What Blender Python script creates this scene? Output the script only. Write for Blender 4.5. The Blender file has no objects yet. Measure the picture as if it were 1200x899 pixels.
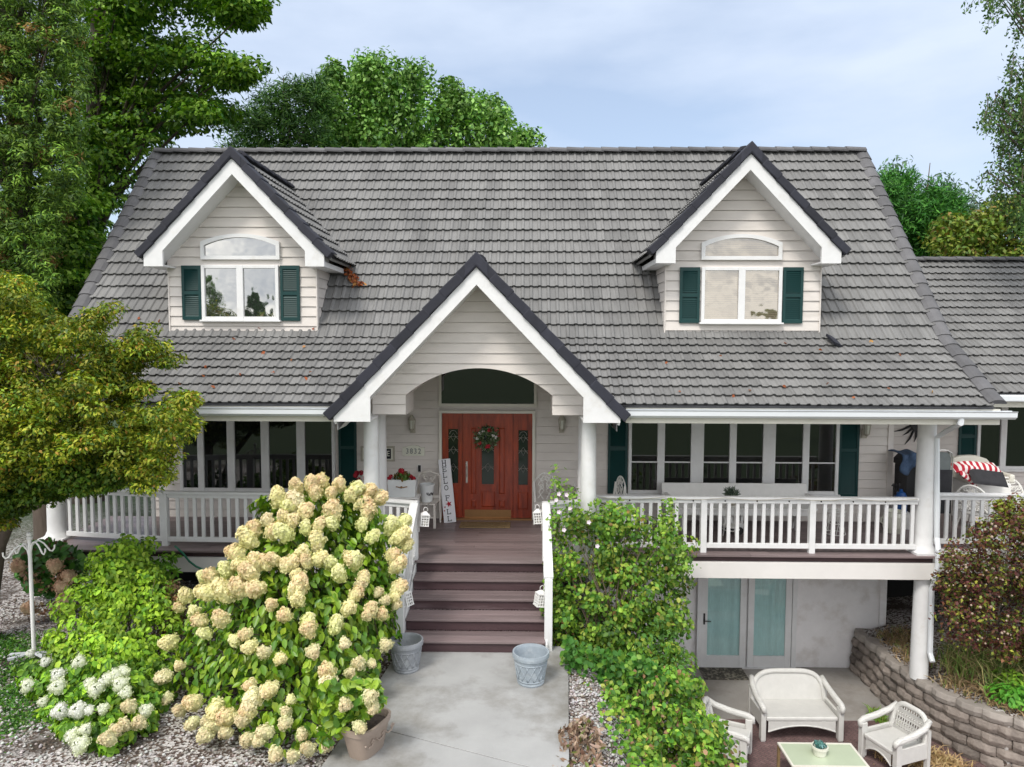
import bpy, math, random
import numpy as np
from math import sin, cos, pi, radians, sqrt, atan2
from mathutils import Vector, Matrix
random.seed(7); rng = np.random.default_rng(7)
SC = bpy.context.scene
COL = SC.collection
# ------------------------------------------------------------------ camera
F, CX, CY, ZC = 840.0, 600.0, 449.5, 3.5          # focal length in photo pixels (1200 wide), camera height over the porch deck
PITCH, YAW, ROLL = radians(3.7), radians(1.0), radians(0.17)
fw = Vector((-sin(YAW)*cos(PITCH), cos(YAW)*cos(PITCH), -sin(PITCH)))
rt0 = Vector((cos(YAW), sin(YAW), 0)); up0 = rt0.cross(fw)
rt = cos(ROLL)*rt0 + sin(ROLL)*up0; up = rt.cross(fw)
cd = bpy.data.cameras.new('camera'); cam = bpy.data.objects.new('camera', cd); COL.objects.link(cam)
cam.matrix_world = Matrix(((rt.x, up.x, -fw.x, 0), (rt.y, up.y, -fw.y, 0), (rt.z, up.z, -fw.z, ZC), (0, 0, 0, 1)))
cd.sensor_width = 36; cd.sensor_fit = 'HORIZONTAL'; cd.lens = 36*F/1200; cd.clip_end = 3000; cd.clip_start = 0.05
SC.camera = cam
# ------------------------------------------------------------------ world, sun, exposure
SUN_EL, SUN_AZ = radians(52), radians(-152)        # azimuth from +Y (north) clockwise: sun behind the camera, to the left
W = bpy.data.worlds.new('World'); SC.world = W; W.use_nodes = True
nt = W.node_tree; nt.nodes.clear()
def nn(t, k, **kw):
    n = t.nodes.new(k)
    for a, b in kw.items(): setattr(n, a, b)
    return n
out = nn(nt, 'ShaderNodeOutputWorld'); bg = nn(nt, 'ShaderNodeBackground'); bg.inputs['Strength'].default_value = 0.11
sky = nn(nt, 'ShaderNodeTexSky', sky_type='NISHITA', sun_disc=False, sun_elevation=SUN_EL, sun_rotation=SUN_AZ)
sky.air_density = 1.0; sky.dust_density = 1.0; sky.ozone_density = 1.0
tc = nn(nt, 'ShaderNodeTexCoord'); mp = nn(nt, 'ShaderNodeMapping'); mp.inputs['Scale'].default_value = (1.0, 1.0, 3.2); mp.inputs['Location'].default_value = (1.3, .4, .2)
nz = nn(nt, 'ShaderNodeTexNoise'); nz.inputs['Scale'].default_value = 1.9; nz.inputs['Detail'].default_value = 7; nz.inputs['Roughness'].default_value = .52
cr = nn(nt, 'ShaderNodeValToRGB'); cr.color_ramp.elements[0].position = .38; cr.color_ramp.elements[0].color = (.42, .42, .42, 1)
cr.color_ramp.elements[1].position = .66; cr.color_ramp.elements[1].color = (1, 1, 1, 1)
mx = nn(nt, 'ShaderNodeMix', data_type='RGBA'); mx.inputs['B'].default_value = (4.5, 5.15, 6.25, 1)
L = nt.links.new
L(tc.outputs['Generated'], mp.inputs['Vector']); L(mp.outputs[0], nz.inputs['Vector']); L(nz.outputs['Fac'], cr.inputs[0])
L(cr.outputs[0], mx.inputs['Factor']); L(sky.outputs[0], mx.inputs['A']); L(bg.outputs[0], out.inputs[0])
# thin overcast overhead and behind the camera, brightened out of view for soft front light
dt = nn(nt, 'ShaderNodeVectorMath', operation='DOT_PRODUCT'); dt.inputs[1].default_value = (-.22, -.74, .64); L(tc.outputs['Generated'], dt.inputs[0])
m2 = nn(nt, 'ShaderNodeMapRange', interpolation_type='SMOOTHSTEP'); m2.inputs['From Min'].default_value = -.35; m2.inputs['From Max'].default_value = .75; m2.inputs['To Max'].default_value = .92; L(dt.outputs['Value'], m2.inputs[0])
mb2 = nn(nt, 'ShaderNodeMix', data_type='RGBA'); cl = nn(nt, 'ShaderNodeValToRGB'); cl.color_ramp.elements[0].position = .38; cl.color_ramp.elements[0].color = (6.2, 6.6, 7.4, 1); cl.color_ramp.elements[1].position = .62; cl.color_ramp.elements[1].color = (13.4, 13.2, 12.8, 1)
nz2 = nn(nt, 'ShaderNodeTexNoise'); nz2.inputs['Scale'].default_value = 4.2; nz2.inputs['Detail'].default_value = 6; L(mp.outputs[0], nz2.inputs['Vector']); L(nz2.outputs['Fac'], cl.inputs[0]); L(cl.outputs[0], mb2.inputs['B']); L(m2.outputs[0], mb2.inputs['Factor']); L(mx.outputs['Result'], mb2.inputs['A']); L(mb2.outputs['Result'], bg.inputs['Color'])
sl = bpy.data.lights.new('sun', 'SUN'); sl.energy = 1.5; sl.angle = radians(14); sl.color = (1, .95, .87)
so = bpy.data.objects.new('sun', sl); COL.objects.link(so)
sd = Vector((sin(SUN_AZ)*cos(SUN_EL), cos(SUN_AZ)*cos(SUN_EL), sin(SUN_EL)))
so.rotation_euler = sd.to_track_quat('Z', 'Y').to_euler(); so.location = (0, 0, 40)
SC.view_settings.view_transform = 'Standard'; SC.view_settings.look = 'None'; SC.view_settings.gamma = 1
SC.view_settings.use_curve_mapping = False; SC.view_settings.exposure = 0.64

# ------------------------------------------------------------------ helpers
def ray(px, py): return rt*((px-CX)/F) + up*((CY-py)/F) + fw
CP = Vector((0, 0, ZC))
def atY(px, py, Y): v = ray(px, py); return CP + v*(Y/v.y)
def atZ(px, py, Z): v = ray(px, py); return CP + v*((Z-ZC)/v.z)
def XY(px, Y, py=480): return atY(px, py, Y).x
def ZY(py, Y, px=600): return atY(px, py, Y).z
def sst(a, b, x):
    t = min(1, max(0, (x-a)/(b-a))); return t*t*(3-2*t)

class MB:
    def __init__(s): s.v = []; s.f = []; s.r = []; s.cur = .5
    def face(s, *ps):
        n = len(s.v); s.v += [Vector(p) for p in ps]; s.f.append(tuple(range(n, n+len(ps)))); s.r.append(s.cur)
    def mesh(s, vs, fs):
        n = len(s.v); s.v += [Vector(p) for p in vs]
        for f in fs: s.f.append(tuple(i+n for i in f)); s.r.append(s.cur)
    def box(s, x0, x1, y0, y1, z0, z1):
        s.mesh([(x0,y0,z0),(x1,y0,z0),(x1,y1,z0),(x0,y1,z0),(x0,y0,z1),(x1,y0,z1),(x1,y1,z1),(x0,y1,z1)],
               [(0,3,2,1),(4,5,6,7),(0,1,5,4),(1,2,6,5),(2,3,7,6),(3,0,4,7)])
        return s
    def obox(s, c, ax, ay, az):
        """box with centre c and half-vectors"""
        c = Vector(c); ax, ay, az = Vector(ax), Vector(ay), Vector(az)
        P = [c+a*ax+b*ay+d*az for d in (-1, 1) for a, b in ((-1,-1),(1,-1),(1,1),(-1,1))]
        s.mesh(P, [(0,3,2,1),(4,5,6,7),(0,1,5,4),(1,2,6,5),(2,3,7,6),(3,0,4,7)]); return s
    def bar(s, a, b, w, h, upv=(0, 0, 1)):
        a, b = Vector(a), Vector(b); d = (b-a); n = d.normalized(); u = Vector(upv); sd_ = n.cross(u)
        if sd_.length < 1e-4: sd_ = n.cross(Vector((0, 1, 0)))
        sd_.normalize(); u = sd_.cross(n)
        return s.obox((a+b)/2, d/2, sd_*w/2, u*h/2)
    def tube(s, pts, r, n=8, cap=True):
        pts = [Vector(p) for p in pts]; rs = r if isinstance(r, (list, tuple)) else [r]*len(pts)
        base = len(s.v); prev = None
        for i, p in enumerate(pts):
            d = (pts[min(i+1, len(pts)-1)]-pts[max(i-1, 0)]).normalized()
            a = prev if prev is not None else (Vector((0,0,1)) if abs(d.z) < .9 else Vector((1,0,0)))
            x = (a-d*a.dot(d)).normalized(); y = d.cross(x); prev = x
            for k in range(n): s.v.append(p+(x*cos(2*pi*k/n)+y*sin(2*pi*k/n))*rs[i])
        for i in range(len(pts)-1):
            for k in range(n):
                s.f.append((base+i*n+k, base+i*n+(k+1)%n, base+(i+1)*n+(k+1)%n, base+(i+1)*n+k)); s.r.append(s.cur)
        if cap:
            s.f.append(tuple(base+k for k in reversed(range(n)))); s.r.append(s.cur)
            s.f.append(tuple(base+(len(pts)-1)*n+k for k in range(n))); s.r.append(s.cur)
        return s
    def lathe(s, prof, c=(0, 0, 0), n=24, sx=1, sy=1):
        c = Vector(c); base = len(s.v)
        for r, z in prof:
            for k in range(n): s.v.append(c+Vector((r*sx*cos(2*pi*k/n), r*sy*sin(2*pi*k/n), z)))
        for i in range(len(prof)-1):
            for k in range(n):
                s.f.append((base+i*n+k, base+i*n+(k+1)%n, base+(i+1)*n+(k+1)%n, base+(i+1)*n+k)); s.r.append(s.cur)
        return s
    def prism(s, poly, y0, y1):
        """polygon in XZ extruded along Y"""
        n = len(poly); vs = [(x, y0, z) for x, z in poly]+[(x, y1, z) for x, z in poly]
        s.mesh(vs, [tuple(range(n)), tuple(reversed(range(n, 2*n)))]+[(i, i+n, (i+1) % n+n, (i+1) % n) for i in range(n)]); return s
    def plate(s, poly, z0, z1):
        n = len(poly); vs = [(x, y, z0) for x, y in poly]+[(x, y, z1) for x, y in poly]
        s.mesh(vs, [tuple(reversed(range(n))), tuple(range(n, 2*n))]+[(i, (i+1) % n, (i+1) % n+n, i+n) for i in range(n)]); return s
    def ball(s, c, r, n=10, m=6, sz=1):
        return s.lathe([(max(1e-4, r*sin(pi*i/m)), -r*sz*cos(pi*i/m)) for i in range(m+1)], c, n)
    def build(s, name, mat, parent=None, smooth=False, bevel=0, off=None, norm=True):
        me = bpy.data.meshes.new(name)
        o_ = Vector(off) if off is not None else Vector((0, 0, 0))
        me.from_pydata([tuple(v-o_) for v in s.v], [], s.f)
        at = me.attributes.new('rnd', 'FLOAT', 'FACE'); at.data.foreach_set('value', s.r)
        if norm:
            import bmesh
            bm = bmesh.new(); bm.from_mesh(me); bmesh.ops.recalc_face_normals(bm, faces=bm.faces); bm.to_mesh(me); bm.free()
        me.materials.append(mat); me.update()
        ob = bpy.data.objects.new(name, me); COL.objects.link(ob)
        if parent is not None: ob.parent = parent
        if smooth:
            me.shade_smooth()
            m = None
        if bevel:
            m = ob.modifiers.new('bevel', 'BEVEL'); m.width = bevel; m.segments = 2; m.limit_method = 'ANGLE'; m.angle_limit = radians(40)
        return ob
def tag(o, label=None, cat=None, group=None, kind=None):
    if label: o['label'] = label
    if cat: o['category'] = cat
    if group: o['group'] = group
    if kind: o['kind'] = kind
    return o
def thing(name, label, cat, loc=(0, 0, 0), rz=0, group=None):
    o = bpy.data.objects.new(name, None); COL.objects.link(o); o.location = loc; o.rotation_euler = (0, 0, rz)
    o.empty_display_size = .2
    return tag(o, label, cat, group)
def copy_tree(o, parent=None):
    c = o.copy(); COL.objects.link(c)
    if parent is not None: c.parent = parent
    for ch in list(o.children): copy_tree(ch, c)
    return c

# ------------------------------------------------------------------ materials
def newmat(name):
    m = bpy.data.materials.new(name); m.use_nodes = True; t = m.node_tree; t.nodes.clear()
    o = nn(t, 'ShaderNodeOutputMaterial'); return m, t, o
def mat(name, c, rough=.6, var=.12, scale=6, bump=.0, bscale=60, c2=None, c2pos=(.55, .75), c2scale=3, metal=0, spec=.4, stretch=(1, 1, 1), rnd=0.0, coat=0):
    m, t, o = newmat(name); L = t.links.new
    b = nn(t, 'ShaderNodeBsdfPrincipled'); L(b.outputs[0], o.inputs[0])
    b.inputs['Roughness'].default_value = rough; b.inputs['Metallic'].default_value = metal; b.inputs['Specular IOR Level'].default_value = spec
    b.inputs['Coat Weight'].default_value = coat; b.inputs['Coat Roughness'].default_value = .15
    tcn = nn(t, 'ShaderNodeTexCoord'); mpn = nn(t, 'ShaderNodeMapping'); mpn.inputs['Scale'].default_value = stretch
    L(tcn.outputs['Object'], mpn.inputs[0])
    n1 = nn(t, 'ShaderNodeTexNoise'); n1.inputs['Scale'].default_value = scale; n1.inputs['Detail'].default_value = 6; n1.inputs['Roughness'].default_value = .6
    L(mpn.outputs[0], n1.inputs['Vector'])
    mr = nn(t, 'ShaderNodeMapRange'); mr.inputs['From Min'].default_value = .25; mr.inputs['From Max'].default_value = .75
    mr.inputs['To Min'].default_value = 1-var; mr.inputs['To Max'].default_value = 1+var; L(n1.outputs['Fac'], mr.inputs[0])
    mul = nn(t, 'ShaderNodeMix', data_type='RGBA', blend_type='MULTIPLY'); mul.inputs['Factor'].default_value = 1
    mul.inputs['A'].default_value = (*c, 1); cur = mul
    if c2:
        n2 = nn(t, 'ShaderNodeTexNoise'); n2.inputs['Scale'].default_value = c2scale; n2.inputs['Detail'].default_value = 8; n2.inputs['Roughness'].default_value = .65
        L(mpn.outputs[0], n2.inputs['Vector'])
        r2 = nn(t, 'ShaderNodeValToRGB'); r2.color_ramp.elements[0].position = c2pos[0]; r2.color_ramp.elements[1].position = c2pos[1]
        L(n2.outputs['Fac'], r2.inputs[0]); m2 = nn(t, 'ShaderNodeMix', data_type='RGBA')
        m2.inputs['A'].default_value = (*c, 1); m2.inputs['B'].default_value = (*c2, 1); L(r2.outputs[0], m2.inputs['Factor']); L(m2.outputs['Result'], mul.inputs['A'])
    L(mr.outputs[0], mul.inputs['B']); res = mul.outputs['Result']
    if rnd:
        a = nn(t, 'ShaderNodeAttribute', attribute_name='rnd'); mr2 = nn(t, 'ShaderNodeMapRange')
        mr2.inputs['To Min'].default_value = 1-rnd; mr2.inputs['To Max'].default_value = 1+rnd; L(a.outputs['Fac'], mr2.inputs[0])
        mm = nn(t, 'ShaderNodeMix', data_type='RGBA', blend_type='MULTIPLY'); mm.inputs['Factor'].default_value = 1
        L(res, mm.inputs['A']); L(mr2.outputs[0], mm.inputs['B']); res = mm.outputs['Result']
    L(res, b.inputs['Base Color'])
    if bump:
        n3 = nn(t, 'ShaderNodeTexNoise'); n3.inputs['Scale'].default_value = bscale; n3.inputs['Detail'].default_value = 5
        L(mpn.outputs[0], n3.inputs['Vector']); bp = nn(t, 'ShaderNodeBump'); bp.inputs['Strength'].default_value = bump; bp.inputs['Distance'].default_value = .02
        L(n3.outputs['Fac'], bp.inputs['Height']); L(bp.outputs[0], b.inputs['Normal'])
    return m
def leafmat(name, rough=.5, transl=.3, attr='lc', spec=.3, gain=1.5):
    m, t, o = newmat(name); L = t.links.new
    a = nn(t, 'ShaderNodeAttribute', attribute_name=attr)
    b = nn(t, 'ShaderNodeBsdfPrincipled'); b.inputs['Roughness'].default_value = rough; b.inputs['Specular IOR Level'].default_value = spec
    tr = nn(t, 'ShaderNodeBsdfTranslucent'); ms = nn(t, 'ShaderNodeMixShader'); ms.inputs[0].default_value = transl
    hs = nn(t, 'ShaderNodeHueSaturation'); hs.inputs['Value'].default_value = 1.2; hs.inputs['Saturation'].default_value = 1.1
    g = nn(t, 'ShaderNodeHueSaturation'); g.inputs['Value'].default_value = gain; g.inputs['Saturation'].default_value = 1.0; L(a.outputs['Color'], g.inputs['Color']); L(g.outputs[0], b.inputs['Base Color']); L(g.outputs[0], hs.inputs['Color']); L(hs.outputs[0], tr.inputs['Color'])
    L(b.outputs[0], ms.inputs[1]); L(tr.outputs[0], ms.inputs[2]); L(ms.outputs[0], o.inputs[0])
    return m
def glassmat(name, base, refl=.12, rough=.02, tint=(1, 1, 1), wave=0, blinds=None):
    m, t, o = newmat(name); L = t.links.new
    d = nn(t, 'ShaderNodeBsdfDiffuse'); d.inputs['Color'].default_value = (*base, 1)
    g = nn(t, 'ShaderNodeBsdfGlossy'); g.inputs['Roughness'].default_value = rough; g.inputs['Color'].default_value = (*tint, 1)
    fr = nn(t, 'ShaderNodeFresnel'); fr.inputs[0].default_value = 1.5
    ad = nn(t, 'ShaderNodeMath', operation='ADD', use_clamp=True); ad.inputs[1].default_value = refl; L(fr.outputs[0], ad.inputs[0])
    ms = nn(t, 'ShaderNodeMixShader'); L(ad.outputs[0], ms.inputs[0]); L(d.outputs[0], ms.inputs[1]); L(g.outputs[0], ms.inputs[2]); L(ms.outputs[0], o.inputs[0])
    tcn = nn(t, 'ShaderNodeTexCoord')
    if wave:
        n = nn(t, 'ShaderNodeTexNoise'); n.inputs['Scale'].default_value = 2.2; bp = nn(t, 'ShaderNodeBump'); bp.inputs['Strength'].default_value = wave; bp.inputs['Distance'].default_value = .05
        L(tcn.outputs['Object'], n.inputs['Vector']); L(n.outputs['Fac'], bp.inputs['Height']); L(bp.outputs[0], g.inputs['Normal'])
    if blinds:
        wv = nn(t, 'ShaderNodeTexWave', bands_direction='Z'); wv.inputs['Scale'].default_value = 9; wv.inputs['Distortion'].default_value = .3
        L(tcn.outputs['Object'], wv.inputs['Vector']); mc = nn(t, 'ShaderNodeMix', data_type='RGBA'); mc.inputs['A'].default_value = (*base, 1); mc.inputs['B'].default_value = (*blinds, 1)
        L(wv.outputs['Fac'], mc.inputs['Factor']); L(mc.outputs['Result'], d.inputs['Color'])
    return m
def clearglass(name, k=.25):
    m, t, o = newmat(name); L = t.links.new
    tr = nn(t, 'ShaderNodeBsdfTransparent'); tr.inputs[0].default_value = (.97, .99, .99, 1); g = nn(t, 'ShaderNodeBsdfGlossy'); g.inputs['Roughness'].default_value = .03
    ms = nn(t, 'ShaderNodeMixShader'); ms.inputs[0].default_value = k; L(tr.outputs[0], ms.inputs[1]); L(g.outputs[0], ms.inputs[2]); L(ms.outputs[0], o.inputs[0]); return m
def brickmat(name, c1, c2, mortar, sc=5.2, rot=pi/4):
    m, t, o = newmat(name); L = t.links.new
    b = nn(t, 'ShaderNodeBsdfPrincipled'); b.inputs['Roughness'].default_value = .85; L(b.outputs[0], o.inputs[0])
    tcn = nn(t, 'ShaderNodeTexCoord'); mpn = nn(t, 'ShaderNodeMapping'); mpn.inputs['Rotation'].default_value = (0, 0, rot)
    br = nn(t, 'ShaderNodeTexBrick'); br.inputs['Scale'].default_value = sc; br.inputs['Color1'].default_value = (*c1, 1); br.inputs['Color2'].default_value = (*c2, 1); br.inputs['Mortar'].default_value = (*mortar, 1)
    br.inputs['Mortar Size'].default_value = .03
    L(tcn.outputs['Object'], mpn.inputs[0]); L(mpn.outputs[0], br.inputs['Vector'])
    n = nn(t, 'ShaderNodeTexNoise'); n.inputs['Scale'].default_value = 7; n.inputs['Detail'].default_value = 6; L(tcn.outputs['Object'], n.inputs['Vector'])
    mr = nn(t, 'ShaderNodeMapRange'); mr.inputs['To Min'].default_value = .55; mr.inputs['To Max'].default_value = 1.4; L(n.outputs['Fac'], mr.inputs[0])
    mm = nn(t, 'ShaderNodeMix', data_type='RGBA', blend_type='MULTIPLY'); mm.inputs['Factor'].default_value = 1
    L(br.outputs['Color'], mm.inputs['A']); L(mr.outputs[0], mm.inputs['B']); L(mm.outputs['Result'], b.inputs['Base Color'])
    bp = nn(t, 'ShaderNodeBump'); bp.inputs['Strength'].default_value = .4; bp.inputs['Distance'].default_value = .01; bp.invert = True
    L(br.outputs['Fac'], bp.inputs['Height']); L(bp.outputs[0], b.inputs['Normal']); return m
def wickermat(name, c):
    m = mat(name, c, .55, .06, 8); t = m.node_tree; L = t.links.new
    b = [n for n in t.nodes if n.type == 'BSDF_PRINCIPLED'][0]
    tcn = nn(t, 'ShaderNodeTexCoord'); w1 = nn(t, 'ShaderNodeTexWave', bands_direction='Z'); w1.inputs['Scale'].default_value = 20
    w2 = nn(t, 'ShaderNodeTexWave', bands_direction='X'); w2.inputs['Scale'].default_value = 16
    L(tcn.outputs['Object'], w1.inputs[0]); L(tcn.outputs['Object'], w2.inputs[0])
    ml = nn(t, 'ShaderNodeMath', operation='MULTIPLY'); L(w1.outputs['Fac'], ml.inputs[0]); L(w2.outputs['Fac'], ml.inputs[1])
    bp = nn(t, 'ShaderNodeBump'); bp.inputs['Strength'].default_value = .6; bp.inputs['Distance'].default_value = .012; L(ml.outputs[0], bp.inputs['Height']); L(bp.outputs[0], b.inputs['Normal'])
    return m

M = dict(
 siding=mat('siding', (.68, .632, .592), .6, .08, 3, .05, 90, c2=(.50, .465, .42), c2pos=(.58, .8), c2scale=1.6, stretch=(.6, .6, 2)),
 trim=mat('trim', (.75, .75, .75), .45, .05, 6, c2=(.62, .60, .56), c2pos=(.56, .85), c2scale=3.5),
 cream=mat('cream_trim', (.70, .68, .60), .5, .05, 4),
 stucco=mat('stucco', (.84, .82, .82), .85, .05, 4, .35, 26, c2=(.66, .62, .59), c2pos=(.5, .72), c2scale=2.2),
 beam=mat('beam_paint', (.74, .715, .69), .5, .04, 3, c2=(.66, .55, .5), c2pos=(.62, .85), c2scale=1.4),
 tile=mat('roof_tile', (.190, .188, .184), .72, .13, 4.5, .15, 120, c2=(.135, .134, .134), c2pos=(.45, .8), c2scale=.55, stretch=(5, 1, 1), rnd=.13),
 cap=mat('dark_cap', (.024, .025, .036), .7, .2, 6, .1, 80, rnd=.25),
 gcap=mat('grey_cap', (.115, .113, .118), .7, .2, 5, .1, 80, rnd=.2),
 gutter=mat('gutter_white', (.74, .77, .80), .35, .04, 2),
 shutter=mat('shutter_teal', (.003, .040, .039), .45, .1, 4),
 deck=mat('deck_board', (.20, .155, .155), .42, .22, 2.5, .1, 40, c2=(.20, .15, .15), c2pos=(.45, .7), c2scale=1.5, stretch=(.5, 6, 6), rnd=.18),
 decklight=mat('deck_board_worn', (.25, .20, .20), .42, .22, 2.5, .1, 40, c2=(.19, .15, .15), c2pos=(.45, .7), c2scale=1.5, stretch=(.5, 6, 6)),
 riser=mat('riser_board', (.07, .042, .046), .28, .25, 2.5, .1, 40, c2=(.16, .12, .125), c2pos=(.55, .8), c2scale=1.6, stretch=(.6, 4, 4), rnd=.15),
 mahog=mat('mahogany', (.33, .042, .010), .32, .3, 4, .03, 60, c2=(.17, .018, .005), c2pos=(.4, .7), c2scale=3, stretch=(4, 4, .6), coat=.4),
 brass=mat('brass', (.36, .20, .09), .4, .1, 8, metal=.8),
 nickel=mat('nickel', (.6, .58, .55), .3, .1, 8, metal=.8),
 dark=mat('shade_black', (.012, .012, .012), .9, .2, 5),  # near-black that stands in for the shade below the decks
 conc=mat('concrete', (.36, .36, .355), .8, .10, 2.2, .12, 45, c2=(.205, .195, .175), c2pos=(.46, .64), c2scale=.8),
 patio=mat('patio_concrete', (.34, .32, .30), .8, .15, 1.6, .12, 45, c2=(.24, .215, .19), c2pos=(.45, .65), c2scale=1.1),
 pavers=brickmat('brick_pavers', (.20, .12, .115), (.15, .085, .085), (.10, .075, .07)),
 block=mat('retaining_block', (.235, .20, .175), .9, .25, 6, .9, 28, c2=(.15, .125, .11), c2pos=(.45, .7), c2scale=4, rnd=.28),
 capblock=mat('wall_cap_block', (.33, .295, .265), .9, .15, 6, .5, 28, rnd=.15),
 wicker=wickermat('white_wicker', (.66, .65, .62)),
 white=mat('white_paint', (.80, .79, .77), .5, .05, 8),
 worn=mat('worn_white', (.70, .66, .61), .7, .1, 8, c2=(.5, .44, .38), c2pos=(.55, .75), c2scale=9),
 whitemetal=mat('white_metal', (.80, .79, .75), .4, .05, 8),
 tin=mat('tin_white', (.78, .80, .80), .35, .05, 5),
 blackmetal=mat('black_metal', (.02, .02, .022), .5, .1, 8),
 fabricdark=mat('dark_fabric', (.028, .028, .032), .8, .2, 12, .2, 90),
 grey=mat('grey_mesh', (.16, .18, .18), .7, .1, 12),
 denim=mat('denim', (.05, .085, .15), .85, .35, 14, .3, 80),
 red=mat('red_cloth', (.42, .02, .035), .8, .1, 10),
 wcloth=mat('white_cloth', (.75, .72, .68), .8, .05, 10),
 blue=mat('blue_plastic', (.01, .07, .25), .4, .1, 5),
 bluegrey=mat('blue_grey_resin', (.30, .345, .385), .45, .12, 6, c2=(.42, .46, .49), c2pos=(.5, .72), c2scale=9),
 greyresin=mat('grey_resin', (.27, .285, .31), .45, .12, 6, c2=(.38, .40, .42), c2pos=(.5, .72), c2scale=9),
 taupe=mat('taupe_resin', (.31, .245, .20), .5, .08, 6),
 soil=mat('soil', (.06, .045, .035), .95, .3, 20, .5, 40),
 bark=mat('bark', (.09, .07, .055), .9, .3, 8, .6, 30, stretch=(1, 1, .25)),
 twig=mat('twig', (.10, .075, .05), .9, .3, 8),
 paletwig=mat('pale_twig', (.33, .29, .24), .9, .2, 8),
 hose=mat('green_hose', (.01, .16, .09), .4, .1, 8),
 coir=mat('coir', (.27, .185, .09), .95, .25, 20, .5, 120),
 matdark=mat('patterned_mat', (.06, .055, .045), .9, .2, 9, .3, 60, c2=(.22, .20, .16), c2pos=(.5, .56), c2scale=16),
 ink=mat('ink', (.015, .015, .02), .6, .05, 8),
 sign=mat('sign_white', (.80, .80, .83), .6, .04, 8),
 plaque=mat('plaque_cream', (.72, .72, .62), .5, .05, 8),
 frame=mat('frame_taupe', (.42, .39, .32), .6, .1, 8),
 glasstop=mat('pale_green_glass', (.50, .57, .42), .12, .05, 4, coat=.5),
 curtain=mat('teal_curtain', (.47, .68, .67), .8, .1, 6, stretch=(6, 1, 1)),
 frost=mat('lamp_glass', (.62, .63, .55), .25, .05, 8),
 stone=mat('pale_stone', (.55, .57, .60), .8, .15, 8),
 leaf=leafmat('leaf', transl=.18), leafshiny=leafmat('leaf_hydrangea', .38, .18, spec=.45, gain=1.4), petal=leafmat('petal', .7, .2, spec=.1, gain=1.0),
 needle=leafmat('needle', .55, .08),
 pane=glassmat('window_glass_dark', (.008, .009, .009), .05),
 panetop=glassmat('window_glass_dormer', (.03, .033, .03), .36, .015, (.95, .95, .93), wave=.12),
 paneblind=glassmat('window_glass_blinds', (.20, .165, .115), .22, .02, (1, .96, .9), wave=.25, blinds=(.13, .105, .075)),
 lead=glassmat('leaded_glass', (.012, .024, .016), .0, .12, wave=.15),
 clear=clearglass('clear_glass', .05),
)
# ------------------------------------------------------------------ ground
WALLPTS = [(6.30, 13.62), (6.33, 12.9), (6.31, 12.3), (6.35, 11.8), (6.43, 11.46), (6.55, 11.08), (6.74, 10.75), (6.98, 10.44), (7.30, 10.2), (8.0, 9.8), (9.0, 9.2), (10.5, 8.2)]
def wall_x(Y):
    p = WALLPTS
    if Y >= p[0][1]: return p[0][0]
    for a, b in zip(p, p[1:]):
        if b[1] <= Y <= a[1]:
            t = (Y-a[1])/(b[1]-a[1]); return a[0]+(b[0]-a[0])*t
    return p[-1][0]+(p[-1][1]-Y)*1.4
def gz(X, Y):
    z = -.90 - .02*sin(X*1.3+Y*.7)
    if Y < 22:
        f = sst(.75, 2.9, X)*(1-sst(16, 22, Y))
        z = z*(1-f) + (-2.94)*f
        wx = wall_x(Y)
        if X > wx+.16:
            d = X-wx-.16
            top = -2.08 + .25*sst(0, 1.2, d) + .75*sst(1.0, 4.5, d)
            z = max(z, top) if Y < 13.64 or X > 7.0 else z
    return z
def axis(lo, hi, a, b, fine, coarse):
    r = [lo]; x = lo
    while x < hi:
        st = fine if a <= x < b else max(fine, min(coarse, .35*(a-x if x < a else x-b)+fine))
        if x < a: st = min(st, a-x) if a-x > 1e-6 else fine
        x += max(st, 1e-3); r.append(x)
    return r
gx = axis(-300, 300, -9, 12, .12, 25); gy = axis(-300, 400, 2.5, 15, .12, 25)
mb = MB(); nx = len(gx)
mb.v = [Vector((x, y, gz(x, y))) for y in gy for x in gx]
mb.f = [(j*nx+i, j*nx+i+1, (j+1)*nx+i+1, (j+1)*nx+i) for j in range(len(gy)-1) for i in range(nx-1)]; mb.r = [.5]*len(mb.f)
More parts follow.
